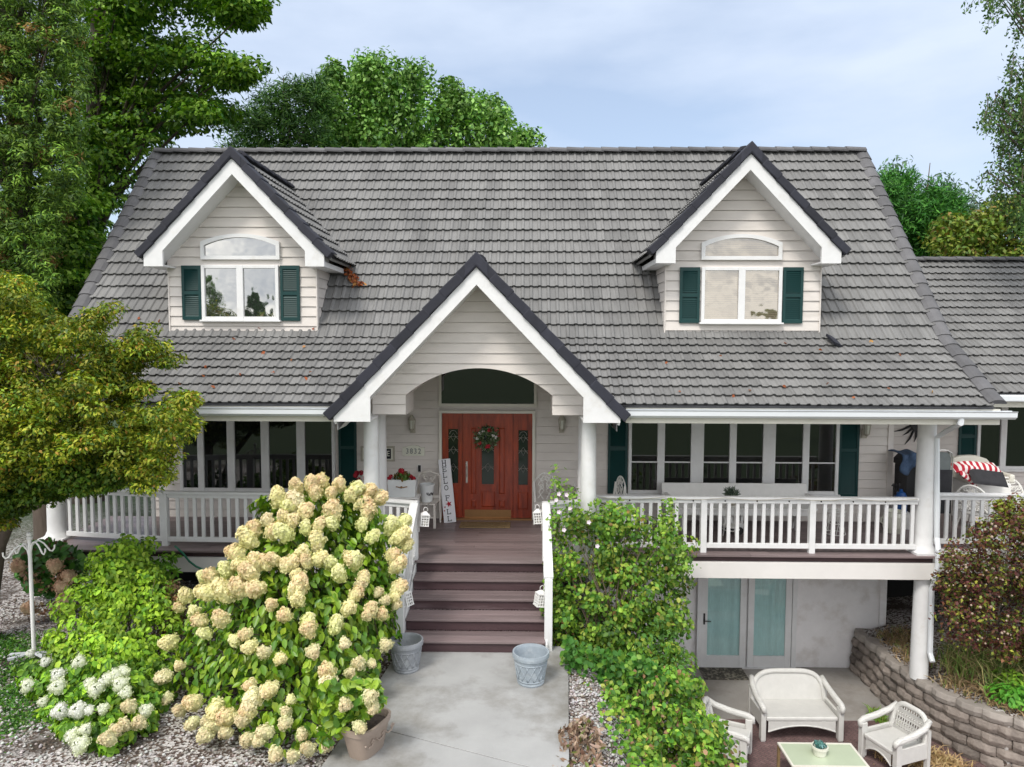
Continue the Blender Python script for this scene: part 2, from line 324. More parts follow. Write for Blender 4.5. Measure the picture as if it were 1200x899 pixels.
def groundmat():
    m, t, o = newmat('garden_ground'); L = t.links.new
    b = nn(t, 'ShaderNodeBsdfPrincipled'); b.inputs['Roughness'].default_value = .95; L(b.outputs[0], o.inputs[0])
    tcn = nn(t, 'ShaderNodeTexCoord')
    vo = nn(t, 'ShaderNodeTexVoronoi'); vo.inputs['Scale'].default_value = 34; L(tcn.outputs['Object'], vo.inputs['Vector'])
    r1 = nn(t, 'ShaderNodeValToRGB'); e = r1.color_ramp.elements
    e[0].position = 0; e[0].color = (.05, .035, .028, 1); e[1].position = 1; e[1].color = (.50, .48, .46, 1)
    for p, c in ((.42, (.10, .07, .055, 1)), (.5, (.30, .275, .26, 1)), (.75, (.42, .40, .385, 1))):
        q = e.new(p); q.color = tuple(min(1, v*1.35) for v in c[:3])+(1,)
    sp = nn(t, 'ShaderNodeSeparateColor'); L(vo.outputs['Color'], sp.inputs[0]); L(sp.outputs[0], r1.inputs[0])
    n = nn(t, 'ShaderNodeTexNoise'); n.inputs['Scale'].default_value = .9; n.inputs['Detail'].default_value = 7; n.inputs['Roughness'].default_value = .6; L(tcn.outputs['Object'], n.inputs['Vector'])
    rr = nn(t, 'ShaderNodeValToRGB'); rr.color_ramp.elements[0].position = .50; rr.color_ramp.elements[1].position = .62; L(n.outputs['Fac'], rr.inputs[0])
    mu = nn(t, 'ShaderNodeTexNoise'); mu.inputs['Scale'].default_value = 25; mu.inputs['Detail'].default_value = 5; L(tcn.outputs['Object'], mu.inputs['Vector'])
    mc = nn(t, 'ShaderNodeValToRGB'); mc.color_ramp.elements[0].color = (.018, .014, .01, 1); mc.color_ramp.elements[1].color = (.10, .07, .05, 1); mc.color_ramp.elements[0].position = .3; mc.color_ramp.elements[1].position = .75; L(mu.outputs['Fac'], mc.inputs[0])
    mm = nn(t, 'ShaderNodeMix', data_type='RGBA'); L(rr.outputs[0], mm.inputs['Factor']); L(r1.outputs[0], mm.inputs['A']); L(mc.outputs[0], mm.inputs['B'])
    # far lawn beyond the beds
    gp = nn(t, 'ShaderNodeNewGeometry'); ln = nn(t, 'ShaderNodeVectorMath', operation='LENGTH'); L(gp.outputs['Position'], ln.inputs[0])
    fr = nn(t, 'ShaderNodeMapRange'); fr.inputs['From Min'].default_value = 16; fr.inputs['From Max'].default_value = 22; L(ln.outputs['Value'], fr.inputs[0])
    sx = nn(t, 'ShaderNodeSeparateXYZ'); L(gp.outputs['Position'], sx.inputs[0])
    fy = nn(t, 'ShaderNodeMapRange'); fy.inputs['From Min'].default_value = 3.5; fy.inputs['From Max'].default_value = 1.5; L(sx.outputs['Y'], fy.inputs[0])
    mxx = nn(t, 'ShaderNodeMath', operation='MAXIMUM'); L(fr.outputs[0], mxx.inputs[0]); L(fy.outputs[0], mxx.inputs[1])
    lw = nn(t, 'ShaderNodeValToRGB'); lw.color_ramp.elements[0].color = (.012, .03, .006, 1); lw.color_ramp.elements[1].color = (.04, .075, .015, 1); L(mu.outputs['Fac'], lw.inputs[0])
    m3 = nn(t, 'ShaderNodeMix', data_type='RGBA'); L(mxx.outputs[0], m3.inputs['Factor']); L(mm.outputs['Result'], m3.inputs['A']); L(lw.outputs[0], m3.inputs['B'])
    L(m3.outputs['Result'], b.inputs['Base Color'])
    bp = nn(t, 'ShaderNodeBump'); bp.inputs['Strength'].default_value = .8; bp.inputs['Distance'].default_value = .03; L(vo.outputs['Distance'], bp.inputs['Height']); L(bp.outputs[0], b.inputs['Normal'])
    return m
tag(mb.build('ground', groundmat(), smooth=True, norm=False), kind='structure')
# entry path: two slabs with a joint between them
jA, jB = atZ(400, 843, -.855), atZ(640, 905, -.855)
def jy(x): return jA.y+(jB.y-jA.y)*(x-jA.x)/(jB.x-jA.x)
mb = MB()
xl, xr = -1.93, .46
mb.plate([(xl, jy(xl)+.006), (xr, jy(xr)+.006), (xr+.17, 9.86), (xl+.22, 9.86)], -1.0, -.845)
mb.plate([(xl-.9, 1.0), (xr-.25, 1.0), (xr, jy(xr)-.006), (xl, jy(xl)-.006)], -1.0, -.845)
tag(mb.build('path', M['conc'], bevel=.006), kind='structure')
tag(MB().plate([(2.75, 11.72), (6.5, 11.72), (6.5, 13.66), (2.6, 13.66)], -3.1, -2.89).build('patio_slab', M['patio'], bevel=.006), kind='structure')
tag(MB().plate([(2.7, 5), (11, 5), (8.6, 9.5), (7.2, 10.35), (6.65, 11.0), (6.45, 11.715), (2.75, 11.715)], -3.1, -2.893).build('brick_patio', M['pavers']), kind='structure')

# ------------------------------------------------------------------ the house
HO = Vector((-.4, 13.65, -2.9))
house = thing('house', 'cream sided house with grey tiled roof, two dormers and a long white porch', 'house', HO)
def hb(mb, name, m, parent=house, **k): return mb.build(name, M[m], parent, off=HO, **k)
WY = 13.65; XL, XR = -7.75, 6.95
RY, RZ, KY, KZ, EY, EZ = 15.2, 7.31, 12.0, 3.48, 10.6, 2.50
def roof_y(z):  # front surface of the main roof at height z
    return KY+(z-KZ)*(RY-KY)/(RZ-KZ) if z >= KZ else EY+(z-EZ)*(KY-EY)/(KZ-EZ)
GX = -.70
GF, GAZ, GHW, GDROP = 10.42, None, 2.19, 2.29   # entry gable: front plane, apex, half width, drop
GAZ = ZY(296, GF, 563); GS_ = 11.0
# body
hb(MB().mesh([(x, y, z) for x in (-7.25, 6.98) for y, z in ((13.668, -2.9), (18.4, -2.9), (18.4, 3.3), (15.2, 7.22), (13.665, 5.30))],
   [(0,1,2,3,4), (9,8,7,6,5)]+[(i, (i+1) % 5, (i+1) % 5+5, i+5) for i in range(5)]) or None, 'wall', 'stucco') if False else None
bmb = MB(); bmb.mesh([(x, y, z) for x in (-7.25, 6.98) for y, z in ((13.668, -2.9), (18.4, -2.9), (18.4, 3.3), (15.2, 7.22), (13.668, 5.30))],
   [(0,1,2,3,4), (9,8,7,6,5)]+[(i, (i+1) % 5, (i+1) % 5+5, i+5) for i in range(5)])
hb(bmb, 'wall', 'stucco')
def siding(mb, u0, u1, lo, hi, z0, z1, fmap, ex=.165, step=.05, flat=False):
    """lap boards between the curves lo(u) and hi(u); fmap(u, z, off) -> point"""
    us = np.linspace(u0, u1, 2 if flat else max(2, int((u1-u0)/step)+1)); z = z0
    while z < z1-1e-6:
        zt = min(z1, z+ex)
        for a, b in zip(us, us[1:]):
            ba, bb = max(z, lo(a)), max(z, lo(b)); ta, tb = min(zt, hi(a)), min(zt, hi(b))
            if ta-ba <= 1e-4 and tb-bb <= 1e-4: continue
            ta, tb = max(ta, ba), max(tb, bb)
            o = lambda q: .024-.022*(q-z)/ex
            g = .008 if (ba <= z+1e-5 and bb <= z+1e-5) else 0
            mb.face(fmap(a, ba+g, o(ba)), fmap(b, bb+g, o(bb)), fmap(b, tb, o(tb)), fmap(a, ta, o(ta)))
            if g:
                mb.face(fmap(a, z+g, -.014), fmap(b, z+g, -.014), fmap(b, z+g, .024), fmap(a, z+g, .024))
                mb.face(fmap(a, z, -.014), fmap(b, z, -.014), fmap(b, z+g, -.014), fmap(a, z+g, -.014)); mb.face(fmap(a, z, .003), fmap(b, z, .003), fmap(b, z, -.014), fmap(a, z, -.014))
        z = zt
mb = MB(); siding(mb, -7.25, 6.93, lambda u: -9, lambda u: 9, -.02, 3.25, lambda u, z, o: (u, WY-o, z), flat=True)
hb(mb, 'siding', 'siding', norm=False)
hb(MB().box(6.90, 7.0, WY-.035, WY+.05, -.02, 3.2), 'corner_board', 'siding')
hb(MB().box(6.86, 6.985, WY-.03, WY+.05, -2.9, -.1), 'pilaster', 'stucco')

# roof tiles
def tiles(mb, O, U, V, N, courses, p=.15, lift=.058, thick=.015):
    O, U, V, N = Vector(O), Vector(U), Vector(V), Vector(N)
    prof = [(0, 0), (.078, 0), (.098, .020), (.130, .020), (.15, 0)]
    prof = [(a/.15*p, h) for a, h in prof]
    for j, (v0, v1, ivs) in enumerate(courses):
        sh = (p if j % 2 else 0)*1.0 + rng.uniform(-.01, .01)
        for u0, u1 in ivs:
            if u1-u0 < .02: continue
            k0 = math.floor((u0-sh)/p); k1 = math.ceil((u1-sh)/p); tid = None
            for k in range(k0, k1):
                if tid is None or k % 2 == 0:
                    tid = k//2; mb.cur = float(rng.random()); jn = rng.uniform(-.003, .004); jv = rng.uniform(-.006, .006)
                for (a, ha), (b, hb_) in zip(prof, prof[1:]):
                    ua, ub = k*p+sh+a, k*p+sh+b
                    if ub <= u0 or ua >= u1: continue
                    ua, ub = max(ua, u0), min(ub, u1)
                    e = -.028+jv
                    P = lambda u, v, n: O+U*u+V*v+N*n
                    mb.face(P(ua, v0+e, ha+lift+jn), P(ub, v0+e, hb_+lift+jn), P(ub, v1+.07, hb_+.0), P(ua, v1+.07, ha+.0))
                    mb.face(P(ua, v0+e, ha+lift+jn-thick), P(ub, v0+e, hb_+lift+jn-thick), P(ub, v0+e, hb_+lift+jn), P(ua, v0+e, ha+lift+jn))
    mb.cur = .5
def split(z, lo, hi):
    h = (GAZ-z)/(GDROP/GHW) - .30
    if h <= 0: return [(lo, hi)]
    return [(lo, GX-h), (GX+h, hi)]
mb = MB()
lowL = sqrt((KY-EY)**2+(KZ-EZ)**2); upL = sqrt((RY-KY)**2+(RZ-KZ)**2)
Vl = Vector((0, (KY-EY)/lowL, (KZ-EZ)/lowL)); Vu = Vector((0, (RY-KY)/upL, (RZ-KZ)/upL)); X1 = Vector((1, 0, 0))
n1, n2 = 8, 17
tiles(mb, (0, EY, EZ), X1, Vl, X1.cross(Vl), [(i*lowL/n1, (i+1)*lowL/n1+.02, split(EZ+Vl.z*(i+.5)*lowL/n1, XL+.1, XR-.1)) for i in range(n1)])
tiles(mb, (0, KY, KZ), X1, Vu, X1.cross(Vu), [(i*upL/n2, (i+1)*upL/n2+.02, split(KZ+Vu.z*(i+.5)*upL/n2, XL+.1, XR-.1)) for i in range(n2)])
rf = hb(mb, 'roof', 'tile', norm=False)
# roof deck below the tiles, both slopes
dk = MB()
def slabp(P, n, t=.05):
    P = [Vector(p) for p in P]; n = Vector(n).normalized()
    k = len(P); dk.mesh([p-n*.004 for p in P]+[p-n*t for p in P], [tuple(range(k)), tuple(reversed(range(k, 2*k)))]+[(i, i+k, (i+1) % k+k, (i+1) % k) for i in range(k)])
wk, we = (GAZ-KZ)/(GDROP/GHW)-.32, (GAZ-EZ)/(GDROP/GHW)-.32
slabp([(XL+.05, EY, EZ), (GX-we, EY, EZ), (GX-wk, KY, KZ), (XL+.05, KY, KZ)], X1.cross(Vl))
slabp([(GX+we, EY, EZ), (XR-.05, EY, EZ), (XR-.05, KY, KZ), (GX+wk, KY, KZ)], X1.cross(Vl))
slabp([(XL+.05, KY, KZ), (XR-.05, KY, KZ), (XR-.05, RY, RZ), (XL+.05, RY, RZ)], X1.cross(Vu))
slabp([(XL+.05, RY, RZ), (XR-.05, RY, RZ), (XR-.05, 19.0, 2.75), (XL+.05, 19.0, 2.75)], (0, .77, .63))
hb(dk, 'roof_deck', 'gcap', rf)
def caps(p0, p1, wdir, hdir, w, h, seg=.36, t=.012):
    """overlapping half pieces along a line, with half width w and height h"""
    p0, p1 = Vector(p0), Vector(p1); d = p1-p0; n = max(1, round(d.length/seg)); d = d/n; mbb = MB()
    wdir, hdir = Vector(wdir), Vector(hdir)
    for i in range(n):
        mbb.cur = float(rng.random()); a = p0+d*i; b = a+d*1.12
        A, B = [], []
        for q, s_, l in ((a, 1.0, t*1.6), (b, .94, 0)):
            for u, v in ((-1, 0), (-.55, .8), (0, 1), (.55, .8), (1, 0), (1, -.5), (-1, -.5)):
                (A if q is a else B).append(q+wdir*(u*w*s_)+hdir*(v*h+l))
        k = 7; mbb.mesh(A+B, [tuple(range(k)), tuple(reversed(range(k, 2*k)))]+[(j, (j+1) % k, (j+1) % k+k, j+k) for j in range(k)])
    return mbb
hb(caps((XL, RY, RZ+.05), (XR, RY, RZ+.05), (0, 1, 0), (0, 0, 1), .13, .07), 'ridge_cap', 'gcap', rf)
for X in (XL, XR):
    s_ = -1 if X == XL else 1
    m1 = caps((X-s_*.02, EY-.02, EZ+.05), (X-s_*.02, KY, KZ+.05), X1, X1.cross(Vl), .13, .05, .30)
    m2 = caps((X-s_*.02, KY, KZ+.05), (X-s_*.02, RY, RZ+.04), X1, X1.cross(Vu), .13, .05, .30)
    m1.mesh(m2.v, m2.f); m1.r = m1.r[:len(m1.f)-len(m2.f)]+m2.r
    hb(m1, 'rake_cap', 'gcap', rf)
# gutters and fascia boards below the eave, left and right of the entry gable
gz0 = EZ-.06
for x0, x1 in ((XL-.05, GX-GHW+.02), (GX+GHW-.04, XR+.22)):
    g = MB(); pf = [(0, 0), (-.02, -.10), (-.09, -.12), (-.13, -.085), (-.135, -.02), (-.15, 0), (-.128, 0), (-.115, -.075), (-.08, -.10), (-.03, -.085), (-.015, 0)]
    k = len(pf); g.mesh([(x, EY+.03+a, gz0+b) for x in (x0, x1) for a, b in pf], [(i, (i+1) % k, (i+1) % k+k, i+k) for i in range(k)]+[tuple(range(k)), tuple(reversed(range(k, 2*k)))])
    hb(g, 'gutter', 'gutter', rf, smooth=False)
    hb(MB().box(x0+.06, x1-.16 if x1 > 0 else x1, EY+.032, EY+.07, EZ-.27, EZ-.035), 'fascia', 'cream', rf)
    hb(MB().box(x0+.1, x1-.2, EY+.072, WY-.03, EZ-.19, EZ-.165), 'porch_ceiling', 'cream')
hb(MB().box(GX-1.95, GX+1.95, 11.8, WY-.03, 3.24, 3.27), 'entry_ceiling', 'cream')
for s_ in (-1, 1): hb(MB().box(GX+s_*1.98-.02, GX+s_*1.98+.02, 11.8, WY-.03, EZ-.3, 3.24), 'entry_side', 'siding')

# a front gable: rake fascia, dark caps, tiled slopes running back into the main roof
def gable_roof(parent, xc, yf, za, hw, drop, capv, fasv, boxw, boxh, over, name):
    sl_ = drop/hw; nrm = sqrt(1+sl_*sl_); c_, s_ = 1/nrm, sl_/nrm
    cap_mb = MB(); fas = MB()
    for sg in (-1, 1):
        # dark caps: overlapped segments on the slope
        n = max(3, round(sqrt(hw*hw+drop*drop)/.34)); Ls = sqrt(hw*hw+drop*drop)/n
        for i in range(n):
            cap_mb.cur = float(rng.random())
            t0, t1 = i*Ls-(.0 if i == 0 else .015), (i+1)*Ls
            hh = capv*c_*.5
            tm = (t0+t1)/2; cx_, cz_ = xc+sg*tm*c_, za-tm*s_-capv*.5*.98
            lift = .012
            ax = Vector((sg*c_, 0, -s_)); nz_ = Vector((sg*s_, 0, c_))
            ax2 = (ax+nz_*(lift*1.4/Ls)).normalized(); nz2 = Vector((sg*-ax2.z*sg*sg, 0, 0)); nz2 = Vector((-ax2.z*1, 0, ax2.x)) if sg > 0 else Vector((ax2.z, 0, -ax2.x))
            cap_mb.obox(Vector((cx_, yf+.13-.004*(i % 2), cz_))+nz2*.004, ax2*(t1-t0)/2*1.03, (0, .175, 0), nz2*hh)
        # fascia rake board with a boxed end
        zb = za-capv*1.0
        xe = hw-.09
        zbot = za-drop-boxh
        P = [(0, zb-.0), (xe, zb-xe*sl_+.01), (xe, zbot), (xe-boxw, zbot)]
        zin = zb-fasv
        P += [(xe-boxw, zin-(xe-boxw)*sl_ if zin-(xe-boxw)*sl_ > zbot else zbot), (0, zin)]
        P = [(xc+sg*a, b) for a, b in P]
        if sg < 0: P = P[::-1]
        fas.prism(P, yf, yf+.05)
        # eave box side running back
        yb = roof_y(za-drop-boxh*.5)
        fas.box(*sorted((xc+sg*(xe-.035), xc+sg*xe)), yf+.051, max(yb, yf+over)+.1, zbot, za-drop-capv+.0)
        fas.box(*sorted((xc+sg*(xe-boxw), xc+sg*(xe-.036))), yf+.051, max(yb, yf+over)-.02, zbot+.004, zbot+.03)
        # rake soffit
        fas.mesh([(xc+sg*a, y, b) for a, b in ((0, zb-.05), (xe-.04, zb-.05-(xe-.04)*sl_), (xe-.04, zb-.23-(xe-.04)*sl_), (0, zb-.23)) for y in (yf+.051, yf+over)],
                 [(0, 2, 3, 1), (4, 6, 7, 5), (0, 1, 7, 6), (2, 4, 5, 3)])
    q = .17; cap_mb.prism([(xc, za+.012), (xc-q, za-q*sl_+.012), (xc-q, za-q*sl_-capv*.9), (xc, za-capv*.9), (xc+q, za-q*sl_-capv*.9), (xc+q, za-q*sl_+.012)], yf-.052, yf+.31)
    r = hb(fas, 'rake_fascia', 'trim', parent)
    hb(cap_mb, 'rake_tile', 'cap', r if parent is house else parent, bevel=.012)
    # slopes
    mb = MB(); dkk = MB(); Ls = sqrt(hw*hw+drop*drop)+.03; n = round(Ls/.27); step = Ls/n
    for sg in (-1, 1):
        U = Vector((0, 1, 0)) if sg > 0 else Vector((0, -1, 0)); V = Vector((-sg*c_, 0, s_)); N = Vector((sg*s_, 0, c_))
        O = Vector((xc+sg*(hw+.02), yf+.10, za-drop-.02-capv*.55)); cs = []
        for i in range(n):
            zz = O.z+V.z*(i+.5)*step; le = max(.05, roof_y(zz)-yf-.06)
            cs.append((i*step, (i+1)*step+.02, [(0, le)] if sg > 0 else [(-le, 0)]))
        tiles(mb, O, U, V, N, cs)
        e, a = O-N*.01, O+V*Ls-N*.01
        ye, ya = max(yf+.1, roof_y(e.z))+.05, max(yf+.1, roof_y(a.z))+.05
        Q = [e, Vector((e.x, ye, e.z)), Vector((a.x, ya, a.z)), a]
        dkk.mesh(Q+[q-N*.04 for q in Q], [(0,1,2,3), (7,6,5,4), (0,4,5,1), (1,5,6,2), (2,6,7,3), (3,7,4,0)])
    mb.mesh(dkk.v, dkk.f)
    hb(mb, name, 'tile', r if parent is house else parent, norm=False)
    hb(caps((xc, yf+.3, za-capv*.3), (xc, roof_y(za)+.1, za-capv*.3), X1, (0, 0, 1), .12, .06), 'gable_ridge_cap', 'cap', r if parent is house else parent)
    return r
gable_roof(house, GX, GF, GAZ, GHW, GDROP, .21, .25, .54, .17, GS_-GF, 'gable_roof')
# entry arch wall: lap siding with an elliptical arch, deep reveal
GS = 11.0                                          # siding plane
zbox = ZY(486, GS, 460); xin = (XY(648, GS)-XY(476.4, GS))/2; xout = (XY(687.5, GS)-XY(437.5, GS))/2
zspr = ZY(463, GS, 476); ztop = ZY(431.5, GS, 562)
def arch(u):
    a = abs(u-GX)
    if a >= xin: return zbox
    q = a/xin
    R = (xin*xin+(ztop-zspr)**2)/(2*(ztop-zspr))
    return ztop-R+sqrt(max(0, R*R-a*a))
slp = GDROP/GHW
hi = lambda u: GAZ-.30-abs(u-GX)*slp*.985
mb = MB()
us = [-xout]+list(np.linspace(-xin, xin, 41))+[xout]
def siding_u(mb, us, lo, hi, z0, z1, fmap, ex):
    z = z0
    while z < z1:
        zt = z+ex; o = lambda q: .022-.020*(q-z)/ex
        for a, b in zip(us, us[1:]):
            e = 1e-5
            ba, bb = max(z, lo(a+e)), max(z, lo(b-e)); ta, tb = min(zt, hi(a)), min(zt, hi(b))
            if ta <= ba and tb <= bb: continue
            ta, tb = max(ta, ba), max(tb, bb)
            g = .007 if (ba <= z+1e-4 and bb <= z+1e-4) else 0
            mb.face(fmap(a, ba+g, o(ba)), fmap(b, bb+g, o(bb)), fmap(b, tb, o(tb)), fmap(a, ta, o(ta)))
            if g:
                mb.face(fmap(a, z+g, -.012), fmap(b, z+g, -.012), fmap(b, z+g, .022), fmap(a, z+g, .022))
                mb.face(fmap(a, z, -.012), fmap(b, z, -.012), fmap(b, z+g, -.012), fmap(a, z+g, -.012)); mb.face(fmap(a, z, .003), fmap(b, z, .003), fmap(b, z, -.012), fmap(a, z, -.012))
        z = zt
siding_u(mb, [GX+u for u in sorted(set(us+list(np.linspace(-xout, xout, 25))))], arch, hi, zbox, GAZ, lambda u, z, o: (u, GS-o, z), .158)
aw = hb(mb, 'gable_wall', 'siding', norm=False)
mb = MB()
cur = [(GX-xin, zbox)]+[(GX+u, arch(GX+u*.9999)) for u in np.linspace(-xin, xin, 41)]+[(GX+xin, zbox)]
for (a, za_), (b, zb_) in zip(cur, cur[1:]): mb.face((a, GS, za_), (b, GS, zb_), (b, GS+.78, zb_), (a, GS+.78, za_))
for s_ in (-1, 1):
    a, b = sorted((GX+s_*xin, GX+s_*(xout+.02))); mb.face((a, GS, zbox), (b, GS, zbox), (b, GS+.78, zbox), (a, GS+.78, zbox))
    mb.face((GX+s_*(xout+.01), GS, zbox), (GX+s_*(xout+.01), GS+.78, zbox), (GX+s_*(xout+.01), GS+.78, zbox+.6), (GX+s_*(xout+.01), GS, zbox+.6))
hb(mb, 'arch_reveal', 'siding', aw)
# back face of the portico
mb = MB()
for (a, za_), (b, zb_) in zip(cur, cur[1:]): mb.face((a, GS+.78, za_), (b, GS+.78, zb_), (b, GS+.78, 3.5), (a, GS+.78, 3.5))
hb(mb, 'gable_back', 'siding', aw)

# dormers
def arch_top(x, xc, hw, z0, z1):
    a = min(abs(x-xc), hw); h = z1-z0; R = (hw*hw+h*h)/(2*h); return z1-R+sqrt(R*R-a*a)
def shutter(parent, x0, x1, z0, z1, y):
    s = MB(); w = .045
    s.box(x0, x0+w, y-.035, y, z0, z1); s.box(x1-w, x1, y-.035, y, z0, z1)
    zm = (z0+z1)/2
    for a, b in ((z0, z0+.06), (zm-.03, zm+.03), (z1-.06, z1)): s.box(x0+w, x1-w, y-.034, y, a, b)
    z = z0+.06
    while z < z1-.07:
        if abs(z+.02-zm) > .045: s.mesh([(x0+w, y-.008, z+.035), (x1-w, y-.008, z+.035), (x1-w, y-.03, z), (x0+w, y-.03, z)], [(0,1,2,3)])
        z += .032
    s.box(x0+w, x1-w, y-.006, y, z0, z1)
    return hb(s, 'shutter', 'shutter', parent)
def dormer(apx, apy, wx0, wx1, basey, win, arcw, shut, pane):
    yf, yw = 11.62, 12.06
    za = ZY(apy, yf, apx); xc = XY(apx, yf, apy)
    x0, x1, zb = XY(wx0, yw, 350), XY(wx1, yw, 350), ZY(basey, yw, (wx0+wx1)/2)
    xc = (xc+(x0+x1)/2)/2
    hw, drop = 1.56, 1.64; sl_ = drop/hw
    hi = lambda u: za-.30-abs(u-xc)*sl_*.985
    mb = MB(); siding_u(mb, [x0+(x1-x0)*i/24 for i in range(25)], lambda u: -9, hi, zb, za, lambda u, z, o: (u, yw-o, z), .165)
    for x, sg in ((x0, -1), (x1, 1)):
        for k in range(14):
            z = zb+k*.165
            if z > hi(x): break
            zt = min(z+.165, hi(x))
            mb.face((x+sg*.016, yw, z), (x+sg*.016, roof_y(z)+.3, z), (x+sg*.002, roof_y(zt)+.3, zt), (x+sg*.002, yw, zt))
        mb.box(min(x, x+sg*.02), max(x, x+sg*.02), yw-.03, yw+.07, zb-.03, hi(x))
    d = hb(mb, 'dormer', 'siding', norm=False)
    hb(MB().box(x0-.02, x1+.02, yw-.05, yw+.02, zb-.05, zb+.02), 'base_flashing', 'beam', d)
    gable_roof(d, xc, yf, za, hw, drop, .18, .25, .31, .26, yw-yf, 'dormer_roof')
    # windows: a pair of sashes and an arched light above
    a0, a1, zt, zs = XY(win[0], yw, 340), XY(win[1], yw, 340), ZY(win[2], yw, win[0]), ZY(win[3], yw, win[0])
    f = MB(); y0, y1 = yw-.075, yw; w = .055; xm = (a0+a1)/2
    for q in ((a0, a0+w), (xm-.055, xm+.055), (a1-w, a1)): f.box(q[0], q[1], y0, y1, zs, zt)
    for q in ((zs, zs+w), (zt-w, zt)):
        f.box(a0+w, xm-.055, y0+.004, y1, *q); f.box(xm+.055, a1-w, y0+.004, y1, *q)
    f.box(a0-.03, a1+.03, y0-.03, y1, zs-.03, zs)
    hb(f, 'window_frame', 'trim', d, bevel=.006)
    for q in ((a0+w, xm-.055), (xm+.055, a1-w)): hb(MB().box(q[0], q[1], yw-.04, yw-.02, zs+w, zt-w), 'pane', pane, d)
    b0, b1, zl, zsp, zc_ = XY(arcw[0], yw, 300), XY(arcw[1], yw, 300), ZY(arcw[4], yw, arcw[0]), ZY(arcw[3], yw, arcw[0]), ZY(arcw[2], yw, arcw[0])
    xm = (b0+b1)/2; hwid = (b1-b0)/2
    f = MB(); g = MB(); xs = np.linspace(b0, b1, 21); wi = .06
    top = [(x, arch_top(x, xm, hwid, zsp, zc_)) for x in xs]
    inn = [(xm+(x-xm)*(hwid-wi)/hwid, z-wi) for x, z in top]
    for i in range(20):
        q = [top[i], top[i+1], inn[i+1], inn[i]]
        f.prism(q, y0, y1)
        g.prism([inn[i], inn[i+1], (inn[i+1][0], zl+wi), (inn[i][0], zl+wi)], yw-.04, yw-.02)
    f.prism([(b0, zl+wi), (b0+wi, zl+wi), (b0+wi, inn[0][1]), (b0, top[0][1])], y0, y1); f.prism([(b1-wi, zl+wi), (b1, zl+wi), (b1, top[-1][1]), (b1-wi, inn[-1][1])], y0, y1)
    f.box(b0, b1, y0, y1, zl, zl+wi)
    hb(f, 'arched_frame', 'trim', d); hb(g, 'arched_pane', pane, d)
    for s_ in shut: shutter(d, XY(s_[0], yw, 340), XY(s_[1], yw, 340), ZY(s_[3], yw, s_[0]), ZY(s_[2], yw, s_[0]), yw-.017)
    return d
dormer(273, 172, 199.5, 371, 394, (238, 328, 311, 375), (237, 329, 274.5, 284, 304.5), ((214.5, 237, 311.5, 375), (329.5, 352, 311.5, 376)), 'panetop')
dormer(877, 166.5, 780, 960, 399.5, (821, 915, 313.5, 378), (821, 915, 275, 285, 305), ((796, 819.5, 313.5, 378.5), (916.5, 940, 313.5, 379)), 'paneblind')
# loose flashing by the right dormer
fp = atY(974, 398, 11.95)
hb(MB().obox(fp+Vector((0, -.12, -.02)), (.09, .06, -.03), (-.03, .10, .07), (0, -.012, .02)), 'flashing', 'cap', rf)

# porch windows
def porch_window(pxs, zb, zt, mid=None, y=WY, sill=True):
    xs = [(XY(a, y, 540), XY(b, y, 540)) for a, b in pxs]
    f = MB(); x0, x1 = xs[0][0]-.06, xs[-1][1]+.06; e = [x0]+[v for q in xs for v in q]+[x1]
    for i in range(0, len(e), 2): f.box(e[i], e[i+1], y-.075, y, zb, zt)
    for a, b in xs: f.box(a, b, y-.07, y, zb, zb+.06); f.box(a, b, y-.07, y, zt-.06, zt)
    f.box(x0-.04, x1+.04, y-.10, y, zb-.05, zb)
    w = hb(f, 'window', 'trim', bevel=.006)
    for a, b in xs:
        hb(MB().box(a, b, y-.04, y-.02, zb+.06, zt-.06), 'pane', 'pane', w)
        if mid: hb(MB().box(a, b, y-.052, y-.041, mid-.012, mid+.012), 'sash_bar', 'trim', w)
    return w
ztw = 2.27
porch_window([(216, 233.5), (240.7, 268), (276.8, 307.5), (316.8, 349), (358.6, 390)], ZY(575, WY, 300), ztw)
porch_window([(739.5, 769.5), (778, 808.5), (823.5, 853.5), (861.5, 892.5), (907, 939), (946.5, 977.5)], ZY(578, WY, 850), ztw, ZY(541.5, WY, 850))
for a, b, zb_ in ((397.5, 418.5, 578), (712, 735, 578), (981.5, 1005, 582)): shutter(house, XY(a, WY, 540), XY(b, WY, 540), ZY(zb_, WY, a), ztw, WY-.017)

